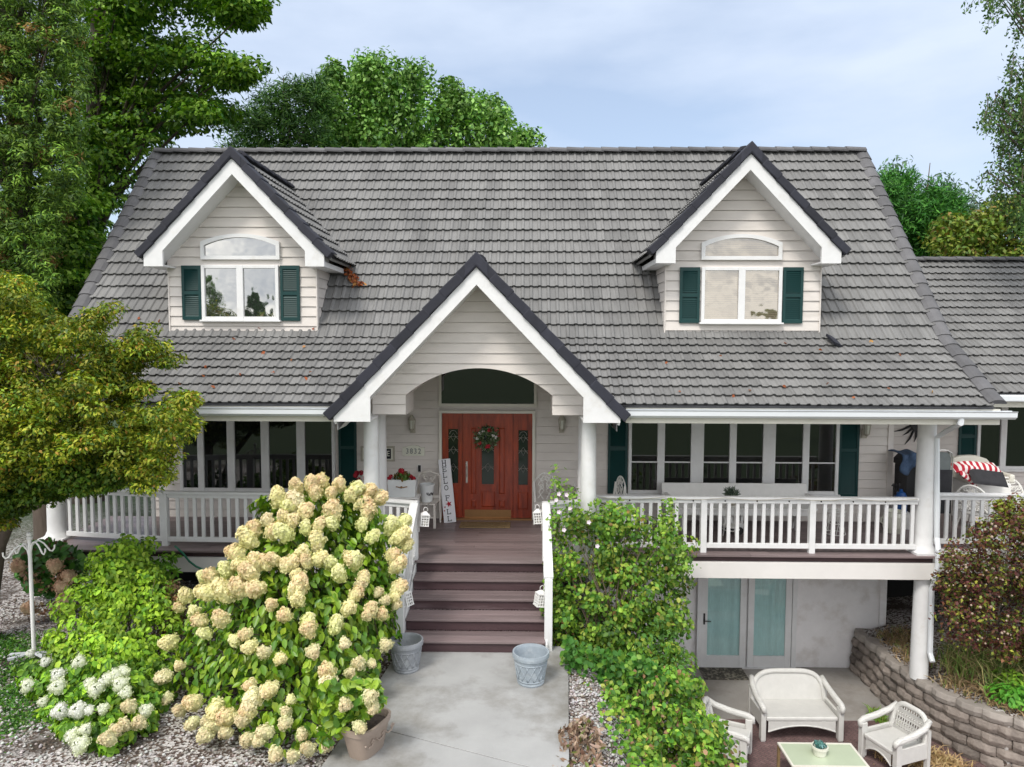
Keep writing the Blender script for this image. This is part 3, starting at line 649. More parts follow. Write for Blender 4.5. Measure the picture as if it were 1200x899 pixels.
# entrance: casing, door, side lights, transom
dx0, dx1 = XY(515, WY, 540), XY(627, WY, 540); dzt = ZY(480.7, WY, 570); yo = WY-.06
c = MB(); cw = .055
c.box(dx0, dx0+cw, yo-.03, WY, .0, dzt-cw); c.box(dx1-cw, dx1, yo-.03, WY, .0, dzt-cw); c.box(dx0, dx1, yo-.03, WY, dzt-cw, dzt)
entry = hb(c, 'door_frame', 'cream', bevel=.005)
X = lambda px: XY(px, WY-.06, 540); Z = lambda py: ZY(py, WY-.06, 570)
def slab(x0, x1, z0, z1, gl, panels, name):
    """wooden leaf round a glass light gl, with raised panels"""
    m = MB(); y0, y1 = WY-.055, WY-.0295
    gx0, gx1, gz0_, gz1 = gl
    m.box(x0, gx0, y0, y1, z0, z1); m.box(gx1, x1, y0, y1, z0, z1); m.box(gx0, gx1, y0, y1, z0, gz0_); m.box(gx0, gx1, y0, y1, gz1, z1)
    for (a, b, q, r) in panels:
        m.box(a, b, y0-.006, y0-.001, q, r)
        e = .022
        m.mesh([(a+e, y0-.007, q+e), (b-e, y0-.007, q+e), (b-e, y0-.007, r-e), (a+e, y0-.007, r-e), (a+2*e, y0-.02, q+2*e), (b-2*e, y0-.02, q+2*e), (b-2*e, y0-.02, r-2*e), (a+2*e, y0-.02, r-2*e)],
               [(4,5,6,7), (0,1,5,4), (1,2,6,5), (2,3,7,6), (3,0,4,7)])
    for a, b, q, r in ((gx0-.02, gx0, gz0_-.02, gz1+.02), (gx1, gx1+.02, gz0_-.02, gz1+.02), (gx0, gx1, gz0_-.02, gz0_), (gx0, gx1, gz1, gz1+.02)): m.box(a, b, y0-.012, y0-.001, q, r)
    o = hb(m, name, 'mahog', house, bevel=.004)
    hb(MB().box(gx0, gx1, WY-.045, WY-.034, gz0_, gz1), 'glass', 'lead', o)
    cm = MB(); xm = (gx0+gx1)/2; w = (gx1-gx0)/2; yy = WY-.048
    H = gz1-gz0_
    for t in (.30, .62, .86):
        zz = gz0_+H*t; cm.tube([(xm-w, yy, zz-.05), (xm-w*.5, yy, zz), (xm, yy, zz+.07), (xm+w*.5, yy, zz), (xm+w, yy, zz-.05)], .0035, 5)
        cm.tube([(xm-w*.5, yy, zz), (xm, yy, zz-.09), (xm+w*.5, yy, zz)], .0035, 5)
        cm.tube([(xm-w, yy, zz), (xm+w, yy, zz)], .0025, 5)
    cm.tube([(xm+w*.75*cos(a), yy, gz1-.1+.07*sin(a)) for a in np.linspace(0, pi, 9)], .0035, 5)
    hb(cm, 'lead_came', 'nickel', o)
    return o
zs_, zt_ = .03, dzt-cw
px = lambda *p: [(X(a), X(b), Z(d), Z(c_)) for a, b, c_, d in p]
slab(X(518.7), X(541.6), zs_, zt_, (X(525.5), X(537), Z(566.5), Z(503)), px((522.5, 538, 575, 597)), 'side_light')
slab(X(602), X(624), zs_, zt_, (X(607.5), X(618.7), Z(568), Z(504)), px((605.5, 620.5, 575, 598)), 'side_light')
door = slab(X(542.8), X(600.8), zs_, zt_, (X(564.5), X(578.8), Z(567.5), Z(500)), px((550.5, 559.5, 500, 580), (583.5, 593, 500, 580), (563, 581.5, 574, 595.5), (550.5, 559.5, 584, 596), (583.5, 593, 584, 596)), 'front_door')
hb(MB().box(X(544.5), X(599), WY-.063, WY-.056, Z(607.2), Z(597.5)), 'kick_plate', 'brass', door)
h = MB(); hx = X(547)
h.box(hx-.018, hx+.018, WY-.068, WY-.056, Z(566), Z(541)); h.ball((hx, WY-.085, Z(543)), .022); h.ball((hx, WY-.085, Z(565)), .018)
h.tube([(hx, WY-.065, Z(546)), (hx, WY-.12, Z(548.5)), (hx, WY-.125, Z(555)), (hx, WY-.07, Z(559))], .009, 8)
hb(h, 'door_handle', 'nickel', door, smooth=False)
hb(MB().box(dx0+cw, dx1-cw, WY-.13, WY, .0, .028), 'threshold', 'brass'); hb(MB().box(dx0+cw, dx1-cw, WY-.029, WY-.026, .029, dzt-cw), 'door_jamb', 'mahog')
t0, t1, tz0, tz1 = XY(514.5, WY, 440), XY(629, WY, 440), ZY(476, WY, 570), ZY(424, WY, 570)
f = MB(); w = .05
for q in ((t0, t0+w, tz0, tz1), (t1-w, t1, tz0, tz1), (t0+w, t1-w, tz0, tz0+w), (t0+w, t1-w, tz1-w, tz1)): f.box(q[0], q[1], WY-.07, WY, q[2], q[3])
tr = hb(f, 'transom', 'cream'); hb(MB().box(t0+w, t1-w, WY-.04, WY-.02, tz0+w, tz1-w), 'pane', 'pane', tr)
hb(MB().box(XY(490.2, WY, 549), XY(493.4, WY, 549), WY-.035, WY-.017, ZY(552.5, WY, 492), ZY(545, WY, 492)), 'doorbell', 'blackmetal')
hb(MB().box(XY(489.6, WY, 549), XY(494, WY, 549), WY-.025, WY-.0165, ZY(553.2, WY, 492), ZY(544.3, WY, 492)), 'doorbell_plate', 'white')

# lower french doors
fy = WY; fz0, fz1 = -2.88, -.62
def fd(x0, x1, handle):
    f = MB(); w = .12
    f.box(x0, x0+w, fy-.05, fy, fz0, fz1); f.box(x1-w, x1, fy-.05, fy, fz0, fz1); f.box(x0+w, x1-w, fy-.05, fy, fz0, fz0+.23); f.box(x0+w, x1-w, fy-.05, fy, fz1-.15, fz1)
    o = hb(f, 'french_door', 'trim', bevel=.006)
    hb(MB().box(x0+w, x1-w, fy-.03, fy-.024, fz0+.23, fz1-.15), 'glass', 'clear', o)
    cu = MB(); N = 60; xs = np.linspace(x0+w-.01, x1-w+.01, N)
    ys = [fy-.012+.009*sin(x*34+2*sin(x*9)) for x in xs]
    for i in range(N-1): cu.face((xs[i], ys[i], fz0+.21), (xs[i+1], ys[i+1], fz0+.21), (xs[i+1], ys[i+1], fz1-.13), (xs[i], ys[i], fz1-.13))
    hb(cu, 'curtain', 'curtain', o)
    if handle:
        h = MB(); hx = x0+.055; hz = atY(825, 724, fy).z
        h.box(hx-.016, hx+.016, fy-.062, fy-.051, hz-.11, hz+.11); h.tube([(hx, fy-.06, hz-.03), (hx, fy-.10, hz-.03), (hx+.12, fy-.10, hz-.035)], .009, 6)
        hb(h, 'handle', 'blackmetal', o)
lx = [XY(p, fy, 730) for p in (818.5, 821, 873.5, 875.5, 926.5, 932)]
fd(lx[1], lx[2], True); fd(lx[3], lx[4], False)
f = MB(); f.box(lx[0]-.04, lx[1]-.004, fy-.07, fy, -2.88, -.55); f.box(lx[4]+.004, lx[5], fy-.07, fy, -2.88, -.55); f.box(lx[1]-.004, lx[4]+.004, fy-.07, fy, -.61, -.55)
f.box(lx[0]-.04, lx[5], fy-.10, fy-.0, -2.9, -2.882)
hb(f, 'french_door_frame', 'trim')

# ------------------------------------------------------------------ porch deck, stairs, columns, railings
DE = 11.52                                          # front edge of the side porches
SX0, SX1 = -1.68, .30                               # stairs
LE = 11.0                                           # landing edge
dkb = MB()
y = LE
row = 0
while y < WY-.02:
    y2 = min(y+.142, WY-.02)
    dkb.cur = float(rng.random())
    if y2 <= DE+.01: dkb.box(SX0-.1, SX1+.1, y, y2-.006, -.03, 0)
    else:
        x = -8.05
        while x < 6.62:
            x2 = min(6.62, x+rng.uniform(2.5, 4.5)) if 6.62-x > 1 else 6.62
            dkb.cur = float(rng.random()); dkb.box(x, x2-.003, y, y2-.006, -.03, 0); x = x2
    y = y2
dkf = hb(dkb, 'porch_deck', 'deck')
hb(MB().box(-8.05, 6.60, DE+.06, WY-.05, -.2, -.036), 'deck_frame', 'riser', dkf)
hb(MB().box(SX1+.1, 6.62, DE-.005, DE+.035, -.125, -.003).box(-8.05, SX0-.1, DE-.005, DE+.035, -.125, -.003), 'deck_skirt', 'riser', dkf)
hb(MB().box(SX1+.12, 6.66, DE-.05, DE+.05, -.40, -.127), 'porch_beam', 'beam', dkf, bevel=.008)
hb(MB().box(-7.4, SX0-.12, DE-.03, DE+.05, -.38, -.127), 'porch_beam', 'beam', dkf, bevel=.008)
hb(MB().box(6.60, 6.66, DE+.052, WY-.1, -.40, -.127), 'side_beam', 'beam', dkf)
hb(MB().box(-7.4, SX0-.1, 12.6, 12.65, -1.0, -.39), 'under_deck_shade_sheet', 'dark', dkf)  # black sheet added in place of the dark void under the left deck
# stairs: five treads
st = MB(); rs = MB(); td, rh = .345, .17
for i in range(5):
    yb = LE-i*td; z = -i*rh
    if i:
        for k in range(2):
            st.cur = float(rng.random()); st.box(SX0, SX1, yb-.02+k*.185, yb-.02+k*.185+.18, z-.035, z)
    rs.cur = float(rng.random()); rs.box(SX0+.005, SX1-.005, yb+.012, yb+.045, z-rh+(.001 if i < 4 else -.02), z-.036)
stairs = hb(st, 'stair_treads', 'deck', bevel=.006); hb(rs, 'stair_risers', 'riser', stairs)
hb(MB().box(SX0+.0, SX1-.0, LE-.03, LE+.30, -.028, .005), 'landing_nosing', 'decklight', stairs, bevel=.006)
for x in (SX0-.03, SX1+.005):
    m = MB(); m.mesh([(a, yy, zz) for a in (x, x+.025) for yy, zz in ((LE+.05, -.04), (LE-4*td-.02, -4*rh-.04), (LE-4*td-.02, -.9), (LE+.05, -.9))], [(0,1,2,3), (7,6,5,4), (0,4,5,1), (1,5,6,2), (2,6,7,3), (3,7,4,0)])
    hb(m, 'stringer', 'trim', stairs)
# columns
def column(x, y, z0, z1, r, base=True):
    m = MB(); pr = []
    if base: pr += [(r*1.34, z0+.0), (r*1.34, z0+.05), (r*1.2, z0+.07), (r*1.12, z0+.11), (r*1.02, z0+.14)]
    else: pr += [(r*1.02, z0)]
    pr += [(r, z0+.3), (r*.97, (z0+z1)/2), (r*.90, z1)]
    m.lathe(pr, (x, y, 0), 28)
    o = hb(m, 'column', 'trim', smooth=True)
    if base: hb(MB().box(x-r*1.4, x+r*1.4, y-r*1.4, y+r*1.4, z0-.0, z0+.035), 'column_base', 'trim', o)
    return o
CRX = XY(1084, 11.68, 570)
column(CRX, 11.68, .001, EZ-.17, .148); column(XY(1079, 11.68, 730), 11.68, -2.12, -.40, .138, False)
column(XY(66.5, 12.1, 590), 12.1, .001, EZ-.17, .155)
for s_ in (-1, 1):
    for yy in (11.17, 11.78): column(GX+s_*1.71, yy, .001, zbox+.01, .128)
# railings
BAL = None
def railing(p0, p1, posts=(), sp=.143, ends=(0, 0), z=0, ht=.92, skip0=.07):
    global BAL
    p0, p1 = Vector((*p0, z)), Vector((*p1, z)); d = p1-p0; n = d.normalized(); Ln = d.length
    m = MB(); m.bar(p0+Vector((0, 0, ht-.02)), p1+Vector((0, 0, ht-.02)), .12, .04); m.bar(p0+Vector((0, 0, ht-.075)), p1+Vector((0, 0, ht-.075)), .05, .07)
    r = hb(m, 'railing', 'trim', bevel=.005); m = MB(); m.bar(p0+Vector((0, 0, .11)), p1+Vector((0, 0, .11)), .05, .08); hb(m, 'bottom_rail', 'trim', r, bevel=.005)
    if BAL is None:
        b = MB(); b.box(-.027, .027, -.019, .019, .151, ht-.111)
        o = b.build('baluster', M['trim']); BAL = o.data; bpy.data.objects.remove(o)
    k = max(1, round((Ln-2*skip0)/sp)); rz = atan2(n.y, n.x); pp = [Vector((*p, z)) for p in posts]
    for i in range(k+1):
        q = p0+n*(skip0+(Ln-2*skip0)*i/k)
        if any((q-w).length < .085 for w in pp): continue
        o = bpy.data.objects.new('baluster', BAL); COL.objects.link(o); o.parent = r; o.location = q-HO; o.rotation_euler = (0, 0, rz)
    for w in pp:
        b = MB(); b.box(-.048, .048, -.05, .05, -.05, ht-.041); o = b.build('post', M['trim'], r, bevel=.004); o.location = w-HO+Vector((0, -.0, 0)); o.rotation_euler = (0, 0, rz)
    return r
RYY = 11.60
railing((GX+1.85, RYY), (CRX-.16, RYY), [(XY(824, RYY, 620), RYY), (XY(951, RYY, 620), RYY)])
pL = (XY(194, 11.72, 610), 11.72)
railing((XY(78, 12.02, 600), 12.02), pL, [])
railing(pL, (GX-1.84, 11.66), [pL, (XY(316, 11.7, 610), 11.7), (XY(400, 11.68, 610), 11.68)])
railing((CRX+.17, 11.95), (CRX+4.2, 11.95), [(XY(1187, 11.95, 610), 11.95)])
railing((GX-1.60, 11.28), (SX0-.0, 11.10), [], skip0=.06)
railing((SX1+.0, 11.10), (GX+1.60, 11.28), [], skip0=.06)
# stair rails: sloped handrail, lower rail, newel posts
for x, xs_ in ((SX0-.04, -1), (SX1+.045, 1)):
    m = MB(); a, b = Vector((x, 11.08, .90)), Vector((x, 9.72, .18)); dz = Vector((0, 0, 1))
    m.bar(a, b, .13, .045); m.bar(a-dz*.06, b-dz*.06, .05, .07)
    r = hb(m, 'stair_railing', 'trim', bevel=.005); m = MB(); m.bar(a-dz*.75, b-dz*.75, .05, .08); hb(m, 'bottom_rail', 'trim', r, bevel=.005)
    for i in range(1, 9):
        q = a+(b-a)*(i/9.5); bb = MB(); bb.box(-.022, .022, -.019, .019, -.75, -.08)
        o = bb.build('baluster', M['trim'], r); o.location = q-HO
    for q, lo_, hi_ in ((Vector((x, 11.08, 0)), -.06, .93), (Vector((x, 9.74, 0)), -.86, .16)):
        bb = MB(); bb.box(-.055, .055, -.055, .055, lo_, hi_); o = bb.build('newel_post', M['trim'], r, bevel=.006); o.location = q-HO
# downspout
ds = MB(); yg = EY-.05
pts = [atY(1127, 484, yg), atY(1126, 496, yg), atY(1108, 506, 11.3), atY(1098, 513, 11.55), atY(1098, 630, 11.52), atY(1099.5, 645, DE-.12), atY(1099, 662, DE-.12), atY(1097, 675, DE-.12), atY(1092, 690, 11.5), atY(1090, 765, 11.5), atY(1093, 776, 11.4)]
ds.tube(pts, .042, 8); hb(ds, 'downspout', 'gutter')
# green garden hose lies over the deck edge on the left
tag(MB().tube([atY(205, 640, 11.44), atY(214, 648, 11.40), atY(222, 658, 11.42), atY(230, 664, 11.43), atY(243, 670, 11.46), atY(252, 690, 11.46)], .016, 8).build('garden_hose', M['hose'], smooth=True), 'green garden hose hanging over the left porch beam', 'hose')

# right wing
WEY = 12.95; WZ = 2.52; WW = 14.9; WRY, WRZ = 16.7, ZY(307, 16.7, 1130)
m = MB(); siding(m, 7.0, 15, lambda u: -9, lambda u: 9, -.02, 2.55, lambda u, z, o: (u, WW-o, z), flat=True); wing = hb(m, 'wing_siding', 'siding', norm=False)
hb(MB().box(7.0, 15, WW+.02, 19.5, -2.9, 2.5), 'wing_wall', 'stucco')
Ls = sqrt((WRY-WEY)**2+(WRZ-WZ)**2); Vw = Vector((0, (WRY-WEY)/Ls, (WRZ-WZ)/Ls)); nw = 17
m = MB(); tiles(m, (0, WEY, WZ), X1, Vw, X1.cross(Vw), [(i*Ls/nw, (i+1)*Ls/nw+.02, [(6.5, 15.3)]) for i in range(nw)])
wr = hb(m, 'wing_roof', 'tile', norm=False)
dk = MB(); slabp([(6.5, WEY, WZ), (15.3, WEY, WZ), (15.3, WRY, WRZ), (6.5, WRY, WRZ)], X1.cross(Vw)); slabp([(6.5, WRY, WRZ), (15.3, WRY, WRZ), (15.3, 20.4, WZ), (6.5, 20.4, WZ)], (0, .58, .8)); hb(dk, 'wing_roof_deck', 'gcap', wr)
hb(caps((6.5, WRY, WRZ+.05), (15.3, WRY, WRZ+.05), (0, 1, 0), (0, 0, 1), .13, .06), 'wing_ridge_cap', 'gcap', wr)
hb(MB().box(7.0, 15.3, WEY-.11, WEY+.02, WZ-.14, WZ-.02), 'wing_gutter', 'gutter', wr, bevel=.02)
hb(MB().box(7.0, 15.2, WEY+.022, WEY+.06, WZ-.25, WZ-.03), 'wing_fascia', 'cream', wr); hb(MB().box(7.0, 15.2, WEY+.06, WW-.02, WZ-.2, WZ-.18), 'wing_soffit', 'cream', wr)
hb(MB().box(6.63, 15, 11.9, WW-.03, -.2, 0), 'wing_deck', 'deck'); hb(MB().box(6.67, 15, 11.84, 11.895, -.4, -.002), 'wing_beam', 'beam')
porch_window([(1145.5, 1169), (1176, 1215)], ZY(549, WW, 1150), 2.2, y=WW)
shutter(house, XY(1122.5, WW, 510), XY(1143, WW, 510), ZY(551, WW, 1130), 2.2, WW-.017)
hb(MB().box(7.05, 15, 14.6, 14.7, -2.9, -.2), 'crawl_shade_wall', 'dark')  # wing foundation, coloured near-black to paint in the shade under the deck
# ================================================================== objects
def tmesh(s, size, ext=.003):
    c = bpy.data.curves.new('txt', 'FONT'); c.body = s; c.size = size; c.align_x = 'CENTER'; c.align_y = 'CENTER'; c.extrude = ext; c.resolution_u = 3
    o = bpy.data.objects.new('txt', c); COL.objects.link(o); bpy.context.view_layer.update()
    me = bpy.data.meshes.new_from_object(o.evaluated_get(bpy.context.evaluated_depsgraph_get()))
    vs = [v.co.copy() for v in me.vertices]; fs = [tuple(p.vertices) for p in me.polygons]
    bpy.data.objects.remove(o); bpy.data.curves.remove(c); bpy.data.meshes.remove(me); return vs, fs
def put_text(mb, s, size, x, z, y, sx=1, serif=False):
    vs, fs = tmesh(s, size); mb.mesh([(x+v.x*sx, y-v.z, z+v.y) for v in vs], fs)
def lp(mb, name, m, parent, **k): return mb.build(name, M[m], parent, **k)

# --- HELLO FALL board leaning on the side light
p0 = atZ(527, 614, 0.0); 
root = thing('welcome_sign', 'tall white board lettered HELLO FALL leaning beside the red front door', 'sign', (p0.x, WY-.33, 0.004))
top = atY(520.5, 538, WY-.11); tz = top.z; bt = Vector((p0.x, WY-.33, 0.004)); axz = (top-bt); Hh = axz.length; axz.normalize()
axx = (X1-axz*X1.dot(axz)).normalized(); axy = axz.cross(axx)
Rm = Matrix((axx, axy, axz)).transposed().to_4x4(); root.matrix_world = Matrix.Translation(bt) @ Rm
w = .115
lp(MB().box(-w, w, -.012, .012, 0, Hh), 'board', 'sign', root, bevel=.003)
def slabletter(mb, ch, x, z, h, y):
    w_ = h*.36; t = h*.13
    B = lambda a, b, c_, d: mb.box(x+a, x+b, y-.004, y, z+c_, z+d)
    hh = h/2
    if ch == 'H': B(-w_, -w_+t, -hh, hh); B(w_-t, w_, -hh, hh); B(-w_+t, w_-t, -t/2, t/2); [B(q-t*.5, q+t*1.5, r-t*.5, r+t*.5) for q in (-w_-.0, w_-t) for r in (-hh, hh)]
    if ch in 'EF': B(-w_, -w_+t, -hh, hh); B(-w_+t, w_, hh-t, hh); B(-w_+t, w_*.6, -t/2, t/2); B(w_-t*.7, w_, hh-2.4*t, hh-t); B(-w_-t*.6, -w_, hh-t, hh); B(-w_-t*.6, -w_, -hh, -hh+t)
    if ch == 'E': B(-w_+t, w_, -hh, -hh+t); B(w_-t*.7, w_, -hh+t, -hh+2.4*t)
    if ch == 'F': B(-w_+t, -w_+2*t, -hh, -hh+t)
    if ch == 'L': B(-w_, -w_+t, -hh, hh); B(-w_+t, w_, -hh, -hh+t); B(w_-t*.7, w_, -hh+t, -hh+2.4*t); B(-w_-t*.6, -w_, hh-t, hh); B(-w_+t, -w_+2*t, hh-t, hh); B(-w_-t*.6, -w_, -hh, -hh+t)
    if ch == 'O':
        n = 20
        for i in range(n):
            a, b = 2*pi*i/n, 2*pi*(i+1)/n; q = lambda an, k: (x+w_*k*1.1*cos(an), y-.004, z+hh*k*sin(an))
            mb.face(q(a, 1), q(b, 1), q(b, .72), q(a, .72))
zs_l = [.93, .825, .72, .615, .51, .355, .14, .05]
m = MB()
for i, (ch, t) in enumerate(zip('HELLOFLL', [.935, .84, .745, .65, .545, .385, .17, .06])): 
    mm = MB(); slabletter(mm, ch, (-.01 if i < 5 else .0), Hh*t, .098, -.0125)
    m.mesh(mm.v, mm.f)
lp(m, 'lettering', 'ink', root, norm=False)
def leafshape(mb, x, z, s, y, rot=0):
    pts = []
    for k in range(10):
        a = pi/2+rot+2*pi*k/10; r = s*(1 if k % 2 == 0 else .42); pts.append((x+r*cos(a), y, z+r*sin(a)))
    c = (x, y-.004, z)
    for k in range(10): mb.face(c, pts[k], pts[(k+1) % 10])
m = MB(); leafshape(m, .01, Hh*.29, .065, -.0135, .3); leafshape(m, -.07, Hh*.245, .022, -.0135); leafshape(m, -.085, Hh*.19, .02, -.0135, .5)
m.bar((.01, -.014, Hh*.29), (.03, -.014, Hh*.245), .008, .004); lp(m, 'painted_leaves', 'red', root, norm=False)

# --- house number plaque, hidden picture plaque
a, b = atY(471.7, 534, WY-.02), atY(497.5, 524.2, WY-.02)
xc, wd, z0, z1 = (a.x+b.x)/2, (b.x-a.x), a.z, b.z
root = thing('number_plaque', 'cream house number plaque reading 3832 beside the front door', 'plaque', (xc, WY-.02, z0))
pl = [(-wd/2, 0), (wd/2, 0), (wd/2, z1-z0), (wd*.34, z1-z0)]+[(wd*.3*cos(t), z1-z0+.035*sin(t)+.004) for t in np.linspace(.15, pi-.15, 9)]+[(-wd*.34, z1-z0), (-wd/2, z1-z0)]
lp(MB().prism(pl, -.015, .004), 'plate', 'plaque', root, bevel=.003)
m = MB()
for i, ch in enumerate('3832'): put_text(m, ch, .145, (i-1.5)*.078, (z1-z0)*.52, -.017, .85)
lp(m, 'numbers', 'grey', root, norm=False)
a, b = atY(423, 540.5, WY-.02), atY(462.5, 523, WY-.02); xc, wd, hh = (a.x+b.x)/2, b.x-a.x, b.z-a.z
root = thing('framed_sign', 'framed sign with dark centre half hidden behind the left porch columns', 'sign', (xc, WY-.02, a.z))
f = MB(); t = .035
for q in ((-wd/2, -wd/2+t, 0, hh), (wd/2-t, wd/2, 0, hh), (-wd/2+t, wd/2-t, 0, t), (-wd/2+t, wd/2-t, hh-t, hh)): f.box(q[0], q[1], -.022, .003, q[2], q[3])
lp(f, 'frame', 'frame', root); lp(MB().box(-wd/2+t, wd/2-t, -.008, .003, t, hh-t), 'mount', 'plaque', root)
lp(MB().box(-wd/2+2*t, wd/2-2*t, -.012, -.0085, 2*t-.02, hh-2*t+.02), 'panel', 'ink', root)
m = MB(); put_text(m, 'ME', .15, wd*.24, hh*.5, -.013, .8); lp(m, 'lettering', 'plaque', root, norm=False)

# --- wall lanterns
def wall_lantern():
    r = thing('wall_lantern', 'x', 'wall lamp', (0, 0, 0))
    m = MB(); m.box(-.05, .05, -.02, 0, -.06, .12); m.tube([(0, -.01, .02), (0, -.08, .0), (0, -.12, .03)], .012, 8); lp(m, 'bracket', 'frame', r)
    c_ = MB(); c_.lathe([(.012, .30), (.03, .29), (.07, .22), (.075, .20), (.04, .20)], (0, -.12, 0), 12); c_.lathe([(.02, .0), (.045, .02), (.05, .04), (.02, .04)], (0, -.12, 0), 12)
    c_.lathe([(.001, -.02), (.02, .0)], (0, -.12, 0), 12)
    for k in range(6):
        an = pi*k/3; c_.tube([(.05*cos(an), -.12+.05*sin(an), .04), (.068*cos(an), -.12+.068*sin(an), .2)], .006, 5)
    lp(c_, 'cage', 'frame', r); lp(MB().lathe([(.04, .04), (.055, .2)], (0, -.12, 0), 16), 'glass_shade', 'frost', r, smooth=True)
    return r
wl = wall_lantern()
for i, (px_, py_, lb) in enumerate(((482.5, 503, 'small caged wall lantern left of the red front door'), (658.5, 503, 'small caged wall lantern between the red front door and the right entry column'), (1016, 509, 'small caged wall lantern beside the far right shutter of the long window'))):
    o = wl if i == 0 else copy_tree(wl); p = atY(px_, py_, WY-.14); o.location = (p.x, WY-.017, p.z-.03); o.scale = (1, 1, 1); tag(o, lb, 'wall lamp', 'wall lanterns on the porch')

# --- wreath on the door
p = atY(570.3, 513.5, WY-.08); root = thing('door_wreath', 'round twig and leaf wreath with red and white flowers on the front door', 'wreath', (p.x, WY-.085, p.z))
m = MB()
for k in range(3):
    m.tube([((.155+.02*sin(5*a+k*2))*cos(a), -.015+.012*cos(4*a+k), (.155+.02*sin(5*a+k*2))*sin(a)) for a in np.linspace(0, 2*pi, 40)], .013, 6)
lp(m, 'ring', 'twig', root)
WREATH = root
def flower_ball(mb, c, r, n=14):
    for k in range(n):
        d = Vector(rng.normal(size=3)).normalized(); q = Vector(c)+d*r*.6; s_ = d.orthogonal().normalized(); t_ = d.cross(s_)
        a = rng.uniform(0, 6.28); s2, t2 = s_*cos(a)+t_*sin(a), t_*cos(a)-s_*sin(a)
        mb.face(q-s2*r*.5, q+t2*r*.45+d*r*.15, q+s2*r*.5+d*r*.1, q-t2*r*.45+d*r*.15)
m = MB()
for a, rr in ((1.25, .16), (3.7, .16), (4.7, .15), (4.95, .15)): flower_ball(m, (rr*cos(a), -.04, rr*sin(a)), .055, 20)
lp(m, 'red_flower', 'red', root, norm=False)
m = MB()
for a, rr in ((2.0, .15), (.45, .14), (3.15, .18), (.1, .18), (2.5, .16)): flower_ball(m, (rr*cos(a), -.04, rr*sin(a)), .04, 16)
lp(m, 'white_flower', 'wcloth', root, norm=False)

# --- door mats
a = atZ(568.5, 616, .0); tag(MB().box(-.47, .47, -.2, .2, 0, .014).build('doormat', M['coir'], bevel=.004), 'tan coir doormat in front of the red front door', 'doormat'); bpy.data.objects['doormat'].location = (a.x, a.y+.02, .002)
a = atZ(848, 790.5, -2.89); o = tag(MB().box(-.42, .42, -.24, .24, 0, .014).build('doormat', M['matdark'], bevel=.004), 'dark patterned doormat at the white french doors', 'doormat'); o.location = (a.x, a.y+.02, -2.889)

# --- chairs on the porch
def scroll(c, r, t0, turns, y, n=14, flip=1):
    return [(c[0]+flip*r*(1-.75*i/n)*cos(t0+turns*2*pi*i/n), y, c[1]+r*(1-.75*i/n)*sin(t0+turns*2*pi*i/n)) for i in range(n+1)]
def slat_chair(label, loc, rz, m_='worn', kind=0, group=None):
    r = thing('porch_chair', label, 'chair', loc, rz, group)
    w = .21
    s = MB()
    for k in range(4): s.box(-w-.015+k*.112, -w-.015+k*.112+.104, -.22, .2, .43, .455)
    lp(s, 'seat', m_, r, bevel=.003)
    for x in (-w, w):
        lp(MB().bar((x, -.19, .0), (x, -.19, .43), .04, .04), 'leg', m_, r); lp(MB().tube([(x, .25, 0), (x, .19, .43), (x*1.02, .24, .82)], [.018, .022, .017], 8), 'leg', m_, r)
    b = MB(); yb = .235
    if kind == 0:
        b.tube([(-w*1.02, yb, .80), (-w*.95, yb+.01, .9), (-w*.5, yb+.015, .935), (0, yb+.02, .965), (w*.5, yb+.015, .935), (w*.95, yb+.01, .9), (w*1.02, yb, .80)], .022, 8)
        for sx in (-1, 1):
            b.tube([(sx*.03, yb-.03, .50), (sx*.085, yb-.015, .60), (sx*.02, yb, .70), (sx*.07, yb+.005, .80), (sx*.12, yb+.01, .90)], .013, 6)
            b.tube(scroll((sx*.06, .83), .05, 0, 1, yb, 12, sx), .012, 6); b.tube([(sx*.085, yb-.015, .6), (0, yb-.01, .66), (-sx*.06, yb, .76)], .010, 6)
        b.bar((-w, yb-.03, .5), (w, yb-.03, .5), .02, .05)
    else:
        b.tube([(w*1.05*cos(a), yb+.02, .68+.28*sin(a)) for a in np.linspace(-.6, pi+.6, 22)], .014, 7)
        for sx in (-1, 1):
            b.tube([(sx*.03, yb, .47), (sx*.12, yb, .62), (sx*.03, yb, .76), (sx*.12, yb+.01, .90)], .010, 6)
            b.tube([(sx*.14, yb, .50), (sx*.02, yb, .64), (sx*.13, yb, .76), (0, yb+.01, .96)], .009, 6)
            b.tube(scroll((sx*.07, .70), .055, .5, 1.2, yb, 14, sx), .009, 6); b.tube(scroll((sx*.05, .86), .05, 2, 1.2, yb, 14, sx), .009, 6)
    lp(b, 'backrest', m_, r)
    st_ = MB(); st_.bar((-w, -.19, .2), (w, -.19, .2), .03, .03); lp(st_, 'stretcher', m_, r)
    return r
p = atZ(507, 607, 0)
slat_chair('weathered white carved back chair holding a white pot, left of the lettered board', (p.x-.05, 13.12, 0.002), -.12)
cpos = Vector((p.x-.05, 13.12, .457))
r = thing('flower_bucket', 'white tapered bucket with script lettering standing on the weathered chair', 'bucket', cpos+Vector((.02, -.02, 0)))
lp(MB().lathe([(.001, 0), (.095, 0), (.10, .01), (.135, .30), (.145, .305), (.145, .325), (.13, .325), (.125, .29), (.09, .03), (.001, .03)], n=28), 'pail', 'tin', r, smooth=False)
m = MB(); pts = []
for i in range(60):
    t = i/59; an = -1.25+t*1.25-.25; rr = .121; pts.append((rr*cos(an), rr*sin(an), .155+.03*sin(t*40)*(1-.3*t)+.012*sin(t*13)))
m.tube(pts, .004, 5); lp(m, 'script_lettering', 'ink', r)
p = atZ(634, 611, 0)
slat_chair('white scrolled metal chair right of the red front door', (1.02-.55, 13.05, .002), .35, 'whitemetal', 1)
